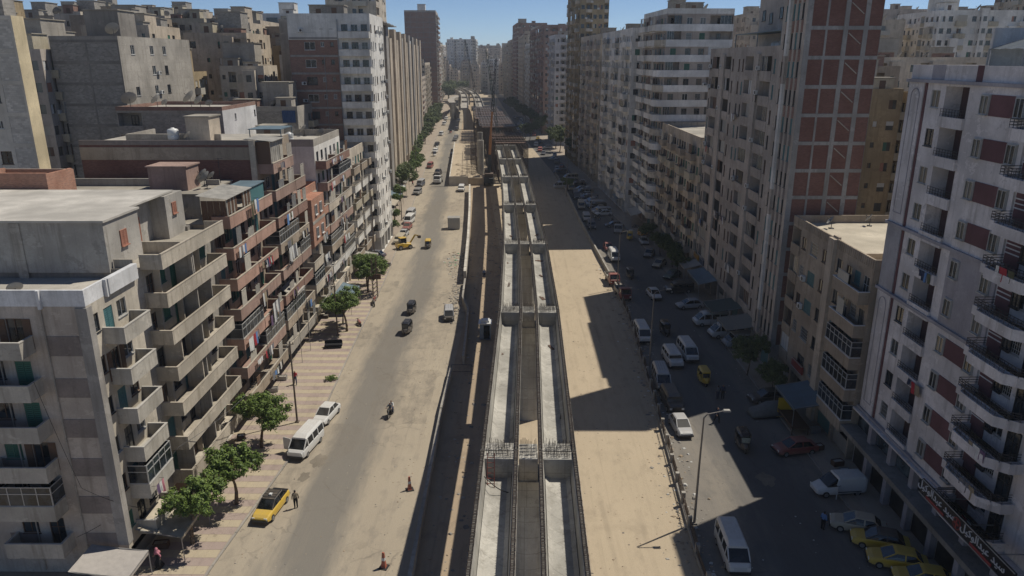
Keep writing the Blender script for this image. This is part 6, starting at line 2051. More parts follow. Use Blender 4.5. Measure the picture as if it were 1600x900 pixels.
def define_truck():
    b = MB()
    hull(b, [(0.7, 0.86, 0.86, 0.5, 1.35, 0.06), (1.9, 0.86, 0.84, 0.45, 1.3, 0.08), (2.25, 0.8, 0.76, 0.5, 1.15, 0.1)])
    hull(b, [(0.72, 0.84, 0.74, 1.85, 2.02, 0.06), (1.7, 0.82, 0.72, 1.85, 2.0, 0.06)])
    for sx in (-1, 1):
        b.bar((sx * 0.82, 0.8, 1.3), (sx * 0.78, 0.8, 1.9), 0.16, 0.06); b.bar((sx * 0.82, 2.1, 1.25), (sx * 0.77, 1.7, 1.9), 0.08)
    gl = MB(); hull(gl, [(0.75, 0.80, 0.74, 1.3, 1.88, 0.03), (1.68, 0.80, 0.74, 1.3, 1.88, 0.03), (2.1, 0.78, 0.74, 1.2, 1.28, 0.02)])
    bd = MB(); bd.box(-0.92, 0.92, -2.5, 0.6, 0.75, 0.85); bd.box(-0.92, -0.86, -2.5, 0.6, 0.85, 1.35); bd.box(0.86, 0.92, -2.5, 0.6, 0.85, 1.35); bd.box(-0.86, 0.86, -2.5, -2.44, 0.85, 1.35); bd.box(-0.86, 0.86, 0.5, 0.6, 0.85, 1.75); bd.box(-0.45, 0.45, -2.3, 1.5, 0.5, 0.75)
    parts = [('body', b.mesh('body', F_WHITE), []), ('windows', gl.mesh('windows', glass('car_glass')), []), ('load_bed', bd.mesh('load_bed', TIN), [])] + lights('t', 0.6, 2.25, -2.5, 0.8, 0.75)
    return parts, wheels4(0.78, -1.6, 1.5, 1.1)


VDEF = {'sedan': define_sedan(), 'van': define_van(), 'suv': define_suv(), 'panelvan': define_panelvan(), 'tuktuk': define_tuktuk(), 'truck': define_truck()}
def carpaint(name, col):
    m, nt, b = _new(name)
    g = nt.nodes.new('ShaderNodeNewGeometry')
    s = nt.nodes.new('ShaderNodeSeparateXYZ'); nt.links.new(g.outputs['Normal'], s.inputs[0])
    n = _noise(nt, _pos(nt), 2.2, 5, 0.7)
    z = nt.nodes.new('ShaderNodeSeparateXYZ'); nt.links.new(g.outputs['Position'], z.inputs[0])
    low = _range(nt, z.outputs[2], 0.75, 0.25, 0, 0.45)
    up = _range(nt, s.outputs[2], 0.2, 1.0, 0.04, 0.34)
    d = _math(nt, 'MULTIPLY', _math(nt, 'ADD', low, up), _range(nt, n, 0.3, 0.7, 0.35, 1.2))
    c = _mix(nt, d, col, (0.33, 0.27, 0.2))
    nt.links.new(c, b.inputs['Base Color'])
    nt.links.new(_range(nt, d, 0, 0.5, 0.3, 0.75), b.inputs['Roughness'])
    b.inputs['Coat Weight'].default_value = 0.3
    b.inputs['Coat Roughness'].default_value = 0.2
    MATS[name] = m
    return m


PAINTS = {n: carpaint('car_' + n, c) for n, c in dict(white=(0.62, 0.62, 0.60), silver=(0.38, 0.39, 0.40), black=(0.015, 0.015, 0.018), yellow=(0.58, 0.37, 0.02), red=(0.22, 0.03, 0.028), grey=(0.17, 0.175, 0.18), blue=(0.03, 0.05, 0.09), beige=(0.40, 0.35, 0.26), orange=(0.5, 0.25, 0.03), brown=(0.10, 0.07, 0.05), green=(0.05, 0.10, 0.08)).items()}


def vehicle(kind, x, y, rz, col, label, cat=None, group=None, roofcol=None, detail=True, z=0.0):
    parts, wh = VDEF[kind]
    v = thing({'sedan': 'car', 'van': 'minibus', 'suv': 'car', 'panelvan': 'delivery_van', 'tuktuk': 'auto_rickshaw', 'truck': 'pickup_truck'}[kind], label,
              cat or {'sedan': 'car', 'van': 'minibus', 'suv': 'car', 'panelvan': 'van', 'tuktuk': 'rickshaw', 'truck': 'truck'}[kind], (x, y, z), R(rz), group)
    for nm, me, _ in parts:
        if not detail and nm in ('headlight', 'tail_light', 'bumpers', 'roof_ribs'):
            continue
        o = link(nm, me, v)
        if nm in ('body', 'roof', 'open_door', 'roof_ribs') or (nm == 'canopy' and roofcol):
            c = roofcol if (roofcol and nm in ('roof', 'canopy')) else col
            o.material_slots[0].link = 'OBJECT'
            o.material_slots[0].material = PAINTS[c]
    if detail:
        for (wx, wy, wz, sc) in wh:
            w = link('wheel', WHEEL, v, (wx, wy, wz)); w.scale = (sc, sc, sc)
            link('rim', RIM, w)
    return v


# left road (front of a vehicle is +y at rz 0; 180 faces the camera)
taxi = vehicle('sedan', -20.3, 53.0, 172, 'yellow', 'yellow taxi with black roof and bonnet parked at the left kerb', roofcol='black')
m = MB(); hull(m, [(-0.0, 0.70, 0.66, 0.86, 0.92, 0.02), (0.5, 0.70, 0.62, 0.8, 0.87, 0.02), (0.9, 0.66, 0.6, 0.74, 0.82, 0.02)])
m2 = MB(); m2.box(-0.66, 0.66, -2.0, -1.62, 0.86, 0.915); part('black_boot_lid', m2, BLACKP, taxi)
m2 = MB(); m2.box(-0.12, 0.12, -0.3, -0.05, 1.43, 1.55); part('roof_sign', m2, PLASTIC_W, taxi)
m2 = MB()
for q in range(4): m2.bar((-0.55, -0.9 + q * 0.35, 1.5), (0.55, -0.9 + q * 0.35, 1.5), 0.035)
for sx in (-0.55, 0.55): m2.bar((sx, -1.0, 1.5), (sx, 0.2, 1.5), 0.035); m2.bar((sx, -0.9, 1.4), (sx, -0.9, 1.5), 0.03); m2.bar((sx, 0.1, 1.4), (sx, 0.1, 1.5), 0.03)
part('roof_rack', m2, F_DARK, taxi)
mbus = vehicle('van', -20.15, 63.2, 170, 'white', 'white minibus with its passenger door open at the left kerb')
m = MB(); m.bar((0.9, 1.25, 1.05), (1.75, 1.05, 1.05), 0.06, 1.2); m.bar((0.95, 1.24, 1.65), (1.7, 1.06, 1.65), 0.05, 0.1); part('open_door', m, PAINTS['white'], mbus)
vehicle('sedan', -19.75, 69.6, 170, 'white', 'white saloon parked right behind the white minibus')
vehicle('tuktuk', -14.9, 94.6, 175, 'black', 'black auto rickshaw, nearer of the two in mid road')
vehicle('tuktuk', -15.4, 102.9, 178, 'black', 'black auto rickshaw, farther of the two in mid road')
vehicle('van', -9.6, 100.6, 185, 'black', 'dark van with pale roof at the shaded right edge of the left road', roofcol='silver').scale = (0.85, 0.72, 0.85)
vehicle('tuktuk', -17.4, 142.3, 183, 'black', 'auto rickshaw with yellow canopy alone in mid road', roofcol='yellow')
vehicle('sedan', -26.6, 134.6, 80, 'blue', 'dark blue car parked across the left pavement', z=0.1)
ld = thing('digger', 'small yellow digger with raised arm parked at the left kerb', 'digger', (-22.0, 141.5, 0), R(-60))
m = MB(); hull(m, [(-1.6, 0.8, 0.75, 0.5, 1.3, 0.1), (-0.4, 0.85, 0.8, 0.45, 1.4, 0.1), (1.3, 0.7, 0.6, 0.5, 1.15, 0.1)]); part('body', m, PAINTS['yellow'], ld)
m = MB(); hull(m, [(-0.9, 0.7, 0.62, 1.35, 2.3, 0.06), (0.3, 0.7, 0.62, 1.3, 2.3, 0.06)]); m.box(-0.68, 0.68, -0.95, 0.35, 2.3, 2.38, 1); part('cab', m, [glass('car_glass'), PAINTS['yellow']], ld)
m = MB(); m.bar((0, 1.2, 1.0), (0, 2.4, 2.6), 0.25); m.bar((0, 2.4, 2.6), (0, 3.2, 2.3), 0.2); part('arm', m, PAINTS['yellow'], ld)
m = MB(); m.box(-0.35, 0.35, 3.0, 3.5, 1.9, 2.4); part('bucket', m, STEEL, ld)
for (wx, wy, wz, sc) in wheels4(0.78, -1.0, 1.0, 1.5):
    w = link('wheel', WHEEL, ld, (wx, wy, wz)); w.scale = (sc, sc, sc); link('rim', RIM, w)
for i, (k, x, y, rz, c, lab) in enumerate((
        ('suv', -23.6, 146.5, 176, 'beige', 'beige car parked just behind the yellow digger'),
        ('sedan', -23.7, 152.5, 176, 'silver', 'silver car, second behind the yellow digger'),
        ('sedan', -23.9, 159.5, 176, 'red', 'dark red car in the kerb row, third behind the digger'),
        ('van', -24.3, 165.5, 175, 'white', 'white van in the kerb row beside the small clipped trees'),
        ('van', -24.9, 172.0, 175, 'silver', 'silver van in the kerb row beside the small clipped trees'),
        ('suv', -27.2, 203.0, 174, 'grey', 'grey car parked alone at the left kerb before the big tree'),
        ('van', -28.0, 217.0, 174, 'blue', 'dark minibus with pale roof at the left kerb by the big tree'),
        ('truck', -23.4, 222.5, 176, 'white', 'white lorry driving toward the camera in mid road'),
        ('sedan', -25.2, 240, 176, 'black', 'black car following the white lorry'),
        ('suv', -15.4, 208.5, 180, 'white', 'small white car beside the long pale wall'))):
    v = vehicle(k, x, y, rz, c, lab, roofcol='silver' if 'pale roof' in lab else None)
    if 'lorry' in lab:
        v.scale = (1.25, 1.2, 1.25)
for i in range(26):
    r = random.Random(50 + i)
    y = 255 + i * 14 + r.uniform(-4, 4)
    x = lerp_table(KERB_L, y) + r.choice((1.6, 1.8, 1.7, 6.5, 9.5)) + r.uniform(-0.3, 0.3)
    vehicle(r.choice(('sedan', 'van', 'tuktuk', 'sedan', 'tuktuk', 'suv')), x, y, 176, r.choice(('white', 'silver', 'black', 'white', 'grey', 'red', 'black')), 'small distant vehicle on the far part of the left road', group='distant vehicles on the left road', detail=False)
vehicle('tuktuk', -24.2, 283, 178, 'black', 'left one of two black rickshaws side by side far up the left road')
vehicle('tuktuk', -22.4, 284, 178, 'black', 'right one of two black rickshaws side by side far up the left road')

RV = [
    ('van', 16.4, 47.2, 178, 'white', 'white minibus at the bottom edge beside the fence and lamp post', None),
    ('panelvan', 28.0, 56.0, 96, 'white', 'white delivery van with an open door before the mauve tower', None),
    ('sedan', 27.4, 50.6, 70, 'beige', 'beige car with pale bonnet left of the yellow taxis', None),
    ('sedan', 28.2, 48.6, 72, 'yellow', 'first yellow taxi in the row before the mauve tower', 'black'),
    ('sedan', 28.4, 46.3, 74, 'yellow', 'second yellow taxi in the row before the mauve tower', None),
    ('sedan', 29.3, 44.2, 76, 'yellow', 'third yellow taxi, cut by the bottom edge', None),
    ('sedan', 26.8, 62.8, 100, 'red', 'dark red car parked across in deep shade', None),
    ('tuktuk', 22.1, 63.6, 176, 'black', 'black rickshaw in shade beside the sunlit patch', None),
    ('sedan', 27.8, 73.8, 98, 'black', 'black car in deep shade before the low brown block', None),
    ('sedan', 16.8, 67.2, 184, 'silver', 'silver saloon half in sun at the fence', None),
    ('suv', 17.0, 72.6, 182, 'black', 'black car between the silver saloon and the grey van', None),
    ('van', 16.9, 78.2, 178, 'grey', 'dusty grey van at the fence behind the black car', 'silver'),
    ('tuktuk', 22.0, 78.6, 178, 'yellow', 'yellow rickshaw alone in mid road in shade', 'yellow'),
    ('suv', 19.5, 84.5, 183, 'white', 'small white van left of the bigger one in mid road', None),
    ('van', 21.8, 86.5, 183, 'white', 'bigger white minibus in the mid-road pair', None),
    ('van', 17.1, 92.8, 182, 'white', 'white minibus beside the fence and second lamp post', None),
    ('van', 27.6, 98.2, 95, 'white', 'white minibus parked across, farthest of three by the canopies', None),
    ('van', 28.6, 93.6, 98, 'white', 'white minibus parked across, middle of three by the canopies', None),
    ('van', 29.6, 90.0, 98, 'silver', 'silver minibus parked across, nearest of three by the canopies', None),
    ('sedan', 26.4, 105.6, 100, 'silver', 'silver saloon parked across before the three minibuses', None),
    ('suv', 26.4, 113.4, 95, 'black', 'black off-road car parked across in shade', None),
    ('sedan', 21.9, 110.8, 186, 'white', 'white saloon driving toward the camera in shade', None),
    ('tuktuk', 20.6, 94.6, 182, 'black', 'black rickshaw behind the second lamp post', None),
    ('truck', 17.0, 110.6, 186, 'red', 'red truck at the end of the steel fence', None),
    ('truck', 16.3, 118.5, 184, 'red', 'red and white pickup at the fence catching the sun', None),
    ('van', 18.5, 133.5, 182, 'white', 'white minibus farther up the right road near the kerb wall', None),
    ('tuktuk', 19.8, 121.5, 180, 'black', 'black rickshaw right of the red and white pickup', None),
    ('truck', 22.4, 156.5, 170, 'silver', 'silver pickup in mid road before the yellow truck', None),
    ('truck', 28.2, 152.6, 110, 'orange', 'yellow-orange truck parked by the right shops', None),
    ('tuktuk', 23.8, 149.5, 170, 'yellow', 'yellow rickshaw beside the silver saloon farther up', 'yellow'),
    ('sedan', 26.2, 146.2, 180, 'silver', 'silver saloon right of the yellow rickshaw', None),
    ('sedan', 25.6, 136.3, 160, 'grey', 'grey car at the edge of the dark trees', None),
    ('sedan', 26.2, 129.0, 150, 'beige', 'beige car half hidden by the dark trees', None),
    ('sedan', 18.3, 141.0, 182, 'red', 'dark red car behind the white minibus at the kerb wall', None),
    ('suv', 16.9, 160.5, 180, 'blue', 'blue car beside the third lamp post', None),
    ('suv', 16.6, 168.5, 180, 'silver', 'silver car at the kerb wall beyond the third lamp post', None),
    ('sedan', 27.0, 121.5, 140, 'green', 'dark green car under the shaded trees', None)]
for (k, x, y, rz, c, lab, rc) in RV:
    v = vehicle(k, x, y, rz, c, lab, roofcol=rc)
for i in range(12):
    r = random.Random(150 + i)
    vehicle(r.choice(('sedan', 'suv', 'sedan')), 20.6 + sh(176 + i * 3.0) + 4, 176 + i * 3.0, 100 + r.uniform(-5, 5), r.choice(('white', 'silver', 'silver', 'black', 'grey', 'blue')), 'car parked nose-in in the row before the off-white right-hand block', group='nose-in cars in the right row')
for i in range(30):
    r = random.Random(250 + i)
    y = 214 + i * 9 + r.uniform(-3, 3)
    if 330 < y < 362 and r.random() < 0.7: continue
    vehicle(r.choice(('sedan', 'van', 'sedan', 'suv')), sh(y) + r.choice((19.5, 26.0, 25.0, 22.5)) + r.uniform(-0.5, 0.5), y, r.choice((176, 176, 100)), r.choice(('white', 'silver', 'black', 'grey', 'red', 'blue', 'white')), 'small distant vehicle on the far part of the right road', group='distant vehicles on the right road', detail=False)
vehicle('sedan', 10.5, 349, 176, 'yellow', 'yellow car on the sunlit crossing far up the right road', detail=False)

for i in range(26):
    r = random.Random(2250 + i)
    y = 118 + i * 4.4 + r.uniform(-1, 1)
    lane = i % 3
    if lane == 0:
        x, rz_ = lerp_table(MED_R, y) + 2.0, 180
        if y < 150: x += 0.0
        if abs(y - 133.5) < 6 or abs(y - 141) < 5 or abs(y - 118.5) < 6 or abs(y - 160) < 6 or abs(y - 168) < 6: continue
    elif lane == 1:
        x, rz_ = lerp_table(KERB_R, y) - 2.6, 100
        if y < 160: continue
    else:
        x, rz_ = lerp_table(MED_R, y) + 6.2 + r.uniform(-1, 1), 178
        if y < 172: continue
    vehicle(r.choice(('sedan', 'suv', 'van', 'sedan')), x, y, rz_ + r.uniform(-4, 4), r.choice(('white', 'silver', 'black', 'grey', 'blue', 'white', 'beige')), 'vehicle in the shaded middle stretch of the right road', group='vehicles in the middle stretch of the right road')

# tarpaulin-covered car
cv = thing('covered_car', 'car under a grey dust cover in deep shade on the right', 'car', (27.0, 70.6, 0), R(98))
m = MB(); hull(m, [(-2.25, 0.7, 0.5, 0.08, 0.7, 0.2), (-2.0, 0.95, 0.72, 0.05, 0.95, 0.25), (-0.9, 1.0, 0.66, 0.05, 1.45, 0.3), (0.4, 1.0, 0.66, 0.05, 1.45, 0.3), (1.3, 1.0, 0.74, 0.05, 0.98, 0.25), (2.1, 0.92, 0.66, 0.05, 0.82, 0.2), (2.3, 0.7, 0.5, 0.08, 0.6, 0.15)])
part('dust_cover', m, paint('dust_cover', (0.14, 0.14, 0.13), 0.8, 0, 0.2), cv, smooth=True)
m = MB(); m.box(-0.97, 0.97, -2.2, 2.2, 0.02, 0.06); part('hem', m, F_DARK, cv)


def motorbike(x, y, rz, label, group=None, col='black'):
    v = thing('motorcycle', label, 'motorcycle', (x, y, 0.02), R(rz), group)
    for yy in (-0.62, 0.65):
        w = link('wheel', WHEEL, v, (0, yy, 0.3)); w.scale = (0.6, 0.95, 0.95); link('rim', RIM, w)
    m = MB(); hull(m, [(-0.75, 0.08, 0.1, 0.62, 0.74, 0.02), (-0.2, 0.13, 0.13, 0.58, 0.78, 0.03), (0.05, 0.13, 0.11, 0.5, 0.9, 0.05), (0.4, 0.09, 0.08, 0.6, 0.92, 0.04)]); m.box(-0.13, 0.13, -0.2, 0.25, 0.25, 0.55); part('body', m, PAINTS[col], v)
    m = MB(); m.bar((0, 0.65, 0.3), (0, 0.4, 1.0), 0.07); m.bar((-0.35, 0.36, 1.04), (0.35, 0.36, 1.04), 0.04); m.box(-0.08, 0.08, 0.46, 0.56, 0.82, 0.98); m.bar((0.14, -0.8, 0.35), (0.14, 0.1, 0.3), 0.07); part('fork_and_bars', m, CHROME, v)
    return v


bike = motorbike(-13.1, 70.0, 168, 'motorcycle carrying two people along the left road')
motorbike(-22.0, 97.5, 30, 'motorcycle parked beside the full green pavement tree', None, 'red')
motorbike(-21.6, 106.5, 200, 'black motorcycle parked at the left kerb near the billboard frame')
motorbike(-21.8, 108.0, 170, 'second motorcycle parked at the left kerb near the billboard frame', None, 'red')
motorbike(-23.0, 128.0, 150, 'motorcycle standing alone by the kerb below the dark blue car')
motorbike(19.0, 169, 90, 'motorcycle in shade beyond the third lamp post')
motorbike(26.8, 160, 60, 'motorcycle in shade by the far right shops')

# ------------------------------------------------------------------ people
SKIN = paint('skin', (0.30, 0.17, 0.11), 0.6)
HAIR = paint('hair', (0.015, 0.012, 0.01), 0.7)
CL = {n: paint('cloth_' + n, c, 0.9, 0, 0.15, 0.2) for n, c in dict(white=(0.6, 0.6, 0.58), black=(0.02, 0.02, 0.022), grey=(0.16, 0.16, 0.17), tan=(0.28, 0.23, 0.16), pink=(0.5, 0.2, 0.24), red=(0.35, 0.04, 0.05), blue=(0.12, 0.22, 0.42), navy=(0.03, 0.04, 0.08), olive=(0.1, 0.1, 0.06)).items()}


def body(pose):
    """one continuous skinned figure; returns mesh, faces coloured by region"""
    J = {'pel': (0, 0, 0.95), 'bel': (0, 0.0, 1.10), 'che': (0, 0.01, 1.30), 'nek': (0, 0.01, 1.46), 'hed': (0, 0.03, 1.60), 'top': (0, 0.02, 1.72),
         'shl': (-0.18, 0.0, 1.40), 'ell': (-0.25, -0.02, 1.13), 'wrl': (-0.26, 0.08, 0.89), 'hal': (-0.26, 0.11, 0.80),
         'shr': (0.18, 0.0, 1.40), 'elr': (0.25, -0.02, 1.13), 'wrr': (0.26, 0.08, 0.89), 'har': (0.26, 0.11, 0.80),
         'hil': (-0.09, 0, 0.90), 'knl': (-0.10, 0.03, 0.49), 'anl': (-0.10, 0, 0.08), 'tol': (-0.11, 0.16, 0.03),
         'hir': (0.09, 0, 0.90), 'knr': (0.10, 0.03, 0.49), 'anr': (0.10, 0, 0.08), 'tor': (0.11, 0.16, 0.03)}
    if pose == 'walk':
        J.update(knl=(-0.10, 0.24, 0.52), anl=(-0.10, 0.22, 0.12), tol=(-0.1, 0.38, 0.08), knr=(0.10, -0.10, 0.50), anr=(0.10, -0.34, 0.14), tor=(0.1, -0.22, 0.03), ell=(-0.24, -0.16, 1.14), wrl=(-0.25, -0.12, 0.92), hal=(-0.25, -0.1, 0.83), elr=(0.24, 0.10, 1.14), wrr=(0.24, 0.28, 0.98), har=(0.24, 0.33, 0.9))
    if pose == 'ride':
        J.update(pel=(0, 0, 0.86), bel=(0, 0.04, 1.02), che=(0, 0.10, 1.22), nek=(0, 0.14, 1.37), hed=(0, 0.18, 1.50), top=(0, 0.17, 1.62), shl=(-0.18, 0.12, 1.32), shr=(0.18, 0.12, 1.32), ell=(-0.27, 0.30, 1.14), wrl=(-0.3, 0.50, 1.1), hal=(-0.31, 0.58, 1.08), elr=(0.27, 0.30, 1.14), wrr=(0.3, 0.50, 1.1), har=(0.31, 0.58, 1.08), hil=(-0.1, 0.02, 0.84), knl=(-0.21, 0.42, 0.76), anl=(-0.2, 0.26, 0.36), tol=(-0.2, 0.42, 0.32), hir=(0.1, 0.02, 0.84), knr=(0.21, 0.42, 0.76), anr=(0.2, 0.26, 0.36), tor=(0.2, 0.42, 0.32))
    RAD = dict(pel=0.17, bel=0.165, che=0.185, nek=0.062, hed=0.105, top=0.085, shl=0.08, shr=0.08, ell=0.056, elr=0.056, wrl=0.042, wrr=0.042, hal=0.042, har=0.042, hil=0.12, hir=0.12, knl=0.08, knr=0.08, anl=0.058, anr=0.058, tol=0.04, tor=0.04)
    E_ = [('pel', 'bel'), ('bel', 'che'), ('che', 'nek'), ('nek', 'hed'), ('hed', 'top'), ('che', 'shl'), ('shl', 'ell'), ('ell', 'wrl'), ('wrl', 'hal'), ('che', 'shr'), ('shr', 'elr'), ('elr', 'wrr'), ('wrr', 'har'), ('pel', 'hil'), ('hil', 'knl'), ('knl', 'anl'), ('anl', 'tol'), ('pel', 'hir'), ('hir', 'knr'), ('knr', 'anr'), ('anr', 'tor')]
    names = list(J)
    me = bpy.data.meshes.new('body')
    me.from_pydata([J[n] for n in names], [(names.index(a), names.index(b)) for a, b in E_], [])
    ob = bpy.data.objects.new('body', me)
    COL.objects.link(ob)
    ob.modifiers.new('s', 'SKIN')
    sv = me.skin_vertices[0].data
    for i, n in enumerate(names):
        sv[i].radius = (RAD[n], RAD[n] * (0.72 if n in ('pel', 'bel', 'che') else 1.0))
        sv[i].use_root = (n == 'pel')
    sub = ob.modifiers.new('u', 'SUBSURF'); sub.levels = 1; sub.render_levels = 1
    dg = bpy.context.evaluated_depsgraph_get()
    out = bpy.data.meshes.new_from_object(ob.evaluated_get(dg))
    bpy.data.objects.remove(ob)
    bpy.data.meshes.remove(me)
    out.name = 'body'
    for s in (CL['white'], CL['navy'], SKIN, HAIR, RUBBER):
        out.materials.append(s)
    hed, top = Vector(J['hed']), Vector(J['top'])
    pts = {n: Vector(p) for n, p in J.items()}
    for p in out.polygons:
        c = p.center
        n = min(pts, key=lambda k: (pts[k] - c).length / RAD[k])
        if n in ('hed', 'top', 'nek'):
            mi = 3 if (n == 'top' or c.y < hed.y - 0.02) and c.z > hed.z - 0.06 else 2
        elif n in ('wrl', 'wrr', 'hal', 'har', 'ell', 'elr'):
            mi = 2 if n[0] in 'wh' else 0
        elif n in ('tol', 'tor', 'anl', 'anr') and c.z < (0.1 if pose != 'ride' else 0.38):
            mi = 4
        elif n in ('hil', 'hir', 'knl', 'knr', 'anl', 'anr', 'pel', 'tol', 'tor'):
            mi = 1
        else:
            mi = 0
        p.material_index = mi
        p.use_smooth = True
    return out


BODY = {p: body(p) for p in ('stand', 'walk', 'ride')}
# loose robe and head scarf as clothing meshes
robe = MB()
robe.rings([[(r_ * math.cos(a * math.pi / 7), 0.01 + r_ * 0.75 * math.sin(a * math.pi / 7), z) for a in range(14)] for r_, z in ((0.30, 0.06), (0.26, 0.4), (0.21, 0.85), (0.19, 1.08), (0.215, 1.3), (0.19, 1.43), (0.08, 1.48))])
ROBE = robe.mesh('robe', CL['black'], True)
sc_ = MB()
sc_.rings([[(r_ * math.cos(a * math.pi / 7), 0.01 + r_ * math.sin(a * math.pi / 7) + (0.03 if z > 1.5 else 0), z) for a in range(14)] for r_, z in ((0.23, 1.30), (0.2, 1.42), (0.125, 1.52), (0.125, 1.62), (0.1, 1.72), (0.03, 1.76))])
SCARF = sc_.mesh('head_scarf', CL['pink'], True)


def person(pose, x, y, rz, top, legs, label, z=0.0, robe_=None, scarf=None, sc=1.0):
    t = thing('person', label, 'person', (x, y, z), R(rz))
    t.scale = (sc, sc, sc)
    o = link('body', BODY[pose], t)
    for i, c in ((0, top), (1, legs)):
        o.material_slots[i].link = 'OBJECT'
        o.material_slots[i].material = CL[c]
    if robe_:
        q = link('robe', ROBE, t); q.material_slots[0].link = 'OBJECT'; q.material_slots[0].material = CL[robe_]
    if scarf:
        q = link('head_scarf', SCARF, t); q.material_slots[0].link = 'OBJECT'; q.material_slots[0].material = CL[scarf]
    return t


person('stand', -18.35, 53.4, 20, 'tan', 'black', 'person in tan shirt and dark trousers standing beside the yellow taxi')
person('ride', -13.1, 70.1, 168, 'grey', 'black', 'person in grey driving the motorcycle on the left road', 0.02)
person('ride', -13.02, 70.55, 168, 'white', 'navy', 'person in white riding behind the motorcycle driver', 0.05)
person('walk', -26.2, 45.6, 120, 'pink', 'black', 'person in pink scarf and black robe near the awning at lower left', 0.14, robe_='black', scarf='pink')
person('walk', -25.3, 77.6, 200, 'red', 'navy', 'person in red walking on the striped pavement by the pole', 0.14)
person('stand', -26.2, 60.0, 90, 'red', 'black', 'person in dark red by the shopfront behind the pavement tree', 0.14, robe_='red')
person('stand', 24.6, 50.6, -60, 'blue', 'black', 'person in light blue shirt standing beside the beige car', 0.0)
person('walk', 20.9, 68.8, 200, 'navy', 'black', 'person in dark clothes walking in shade near the lit patch')
person('stand', 22.4, 74.2, 30, 'grey', 'navy', 'person in grey, left of two standing in the shaded road')
person('stand', 23.0, 74.4, 160, 'navy', 'black', 'person in dark blue, right of two standing in the shaded road')
person('walk', 22.0, 164.0, 10, 'black', 'black', 'person in black crossing the right road near the far car row')
person('walk', -30.2, 216, 60, 'red', 'black', 'distant person in red on the left pavement under the trees', 0.14)
person('stand', -5.3, 121, 20, 'blue', 'navy', 'worker in blue standing in the shaded earth under the viaduct')

# ------------------------------------------------------------------ street furniture
def lamp(x, y, h, side, label, arm=1.6):
    t = thing('street_lamp', label, 'street lamp', (x, y, 0), 0, None)
    m = MB(); m.tube((0, 0, 0), (0, 0, h * 0.5), 0.11, 0.085, n=10); m.tube((0, 0, h * 0.5), (0.05 * side, 0, h - 0.3), 0.085, 0.06, n=10); m.tube((0.05 * side, 0, h - 0.3), (0.3 * side, 0, h), 0.06, 0.05, n=8); m.tube((0.3 * side, 0, h), (arm * side, 0.1, h + 0.25), 0.05, 0.04, n=8)
    m.box(-0.2, 0.2, -0.2, 0.2, 0, 0.12)
    part('pole', m, paint('lamp_grey', (0.22, 0.2, 0.18), 0.6, 0.3), t)
    m = MB(); hull(m, [(-0.14, 0.3, 0.24, -0.07, 0.07, 0.02), (0.14, 0.3, 0.24, -0.07, 0.07, 0.02)])
    o = part('lamp_head', m, paint('lamp_head_grey', (0.4, 0.38, 0.34), 0.5), t, ((arm + 0.2) * side, 0.1, h + 0.27))
    return t


lamp(14.55, 51.4, 9.8, 1, 'tall street lamp beside the sunlit patch of the right road')
lamp(16.5, 83.5, 9.6, 1, 'second street lamp along the steel fence on the right')
lamp(16.7, 115, 9.6, 1, 'third street lamp at the end of the steel fence on the right')
lamp(16.4, 157, 9.6, 1, 'street lamp beside the concrete kerb wall on the right')
lamp(14.0, 200, 9.6, 1, 'street lamp farther up the right road before the tree')
lamp(3.5, 330, 9.6, 1, 'distant street lamp near the sunlit crossing on the right')
for i, (x, y, h, lab) in enumerate(((-22.5, 68.4, 9.0, 'bare utility pole on the striped pavement behind the white minibus'), (-24.1, 93.5, 8.0, 'utility pole behind the full green pavement tree'), (-25.4, 128.5, 13.0, 'tall utility pole beside the dark blue car'), (-26.4, 168, 9.5, 'utility pole among the parked cars on the left'), (-31.2, 232, 10, 'distant utility pole under the left trees'))):
    m = MB(); m.tube((0, 0, 0), (0, 0, h), 0.11, 0.07, n=8); m.bar((-0.4, 0, h - 0.3), (0.4, 0, h - 0.3), 0.07); m.box(-0.2, 0.2, -0.2, 0.2, 0, 0.15)
    for sx in (-0.3, 0.3): m.tube((sx, 0, h - 0.26), (sx, 0, h - 0.1), 0.04, n=6)
    tag(part('utility_pole', m, paint('pole_brown', (0.13, 0.10, 0.08), 0.7), None, (x, y, 0.1)), lab, 'pole')


def cable(pts, label, r=0.02, sag=1.0):
    m = MB()
    for a, b_ in zip(pts, pts[1:]):
        a, b_ = Vector(a), Vector(b_)
        q0 = a
        for i in range(1, 11):
            t = i / 10
            q = a.lerp(b_, t) - Vector((0, 0, sag * 4 * t * (1 - t)))
            m.tube(q0, q, r, n=4, cap=False)
            q0 = q
    return tag(part('overhead_cable', m, F_DARK), label, 'cable')


cable([(-22.5, 68.4, 9.0), (-24.1, 93.5, 8.0), (-25.4, 128.5, 11)], 'thin cable strung between the left pavement poles')
cable([(-22.5, 68.4, 8.9), (-26.8, 52.0, 6.5), (-30.5, 43.6, 4.2)], 'thin cable sagging from the nearest pole to the grey corner block')
cable([(-31.2, 43.6, 16.0), (-29.6, 43.8, 8.0), (-27.0, 47.0, 4.2)], 'loose cable hanging down the striped wall of the grey corner block', sag=0.3)

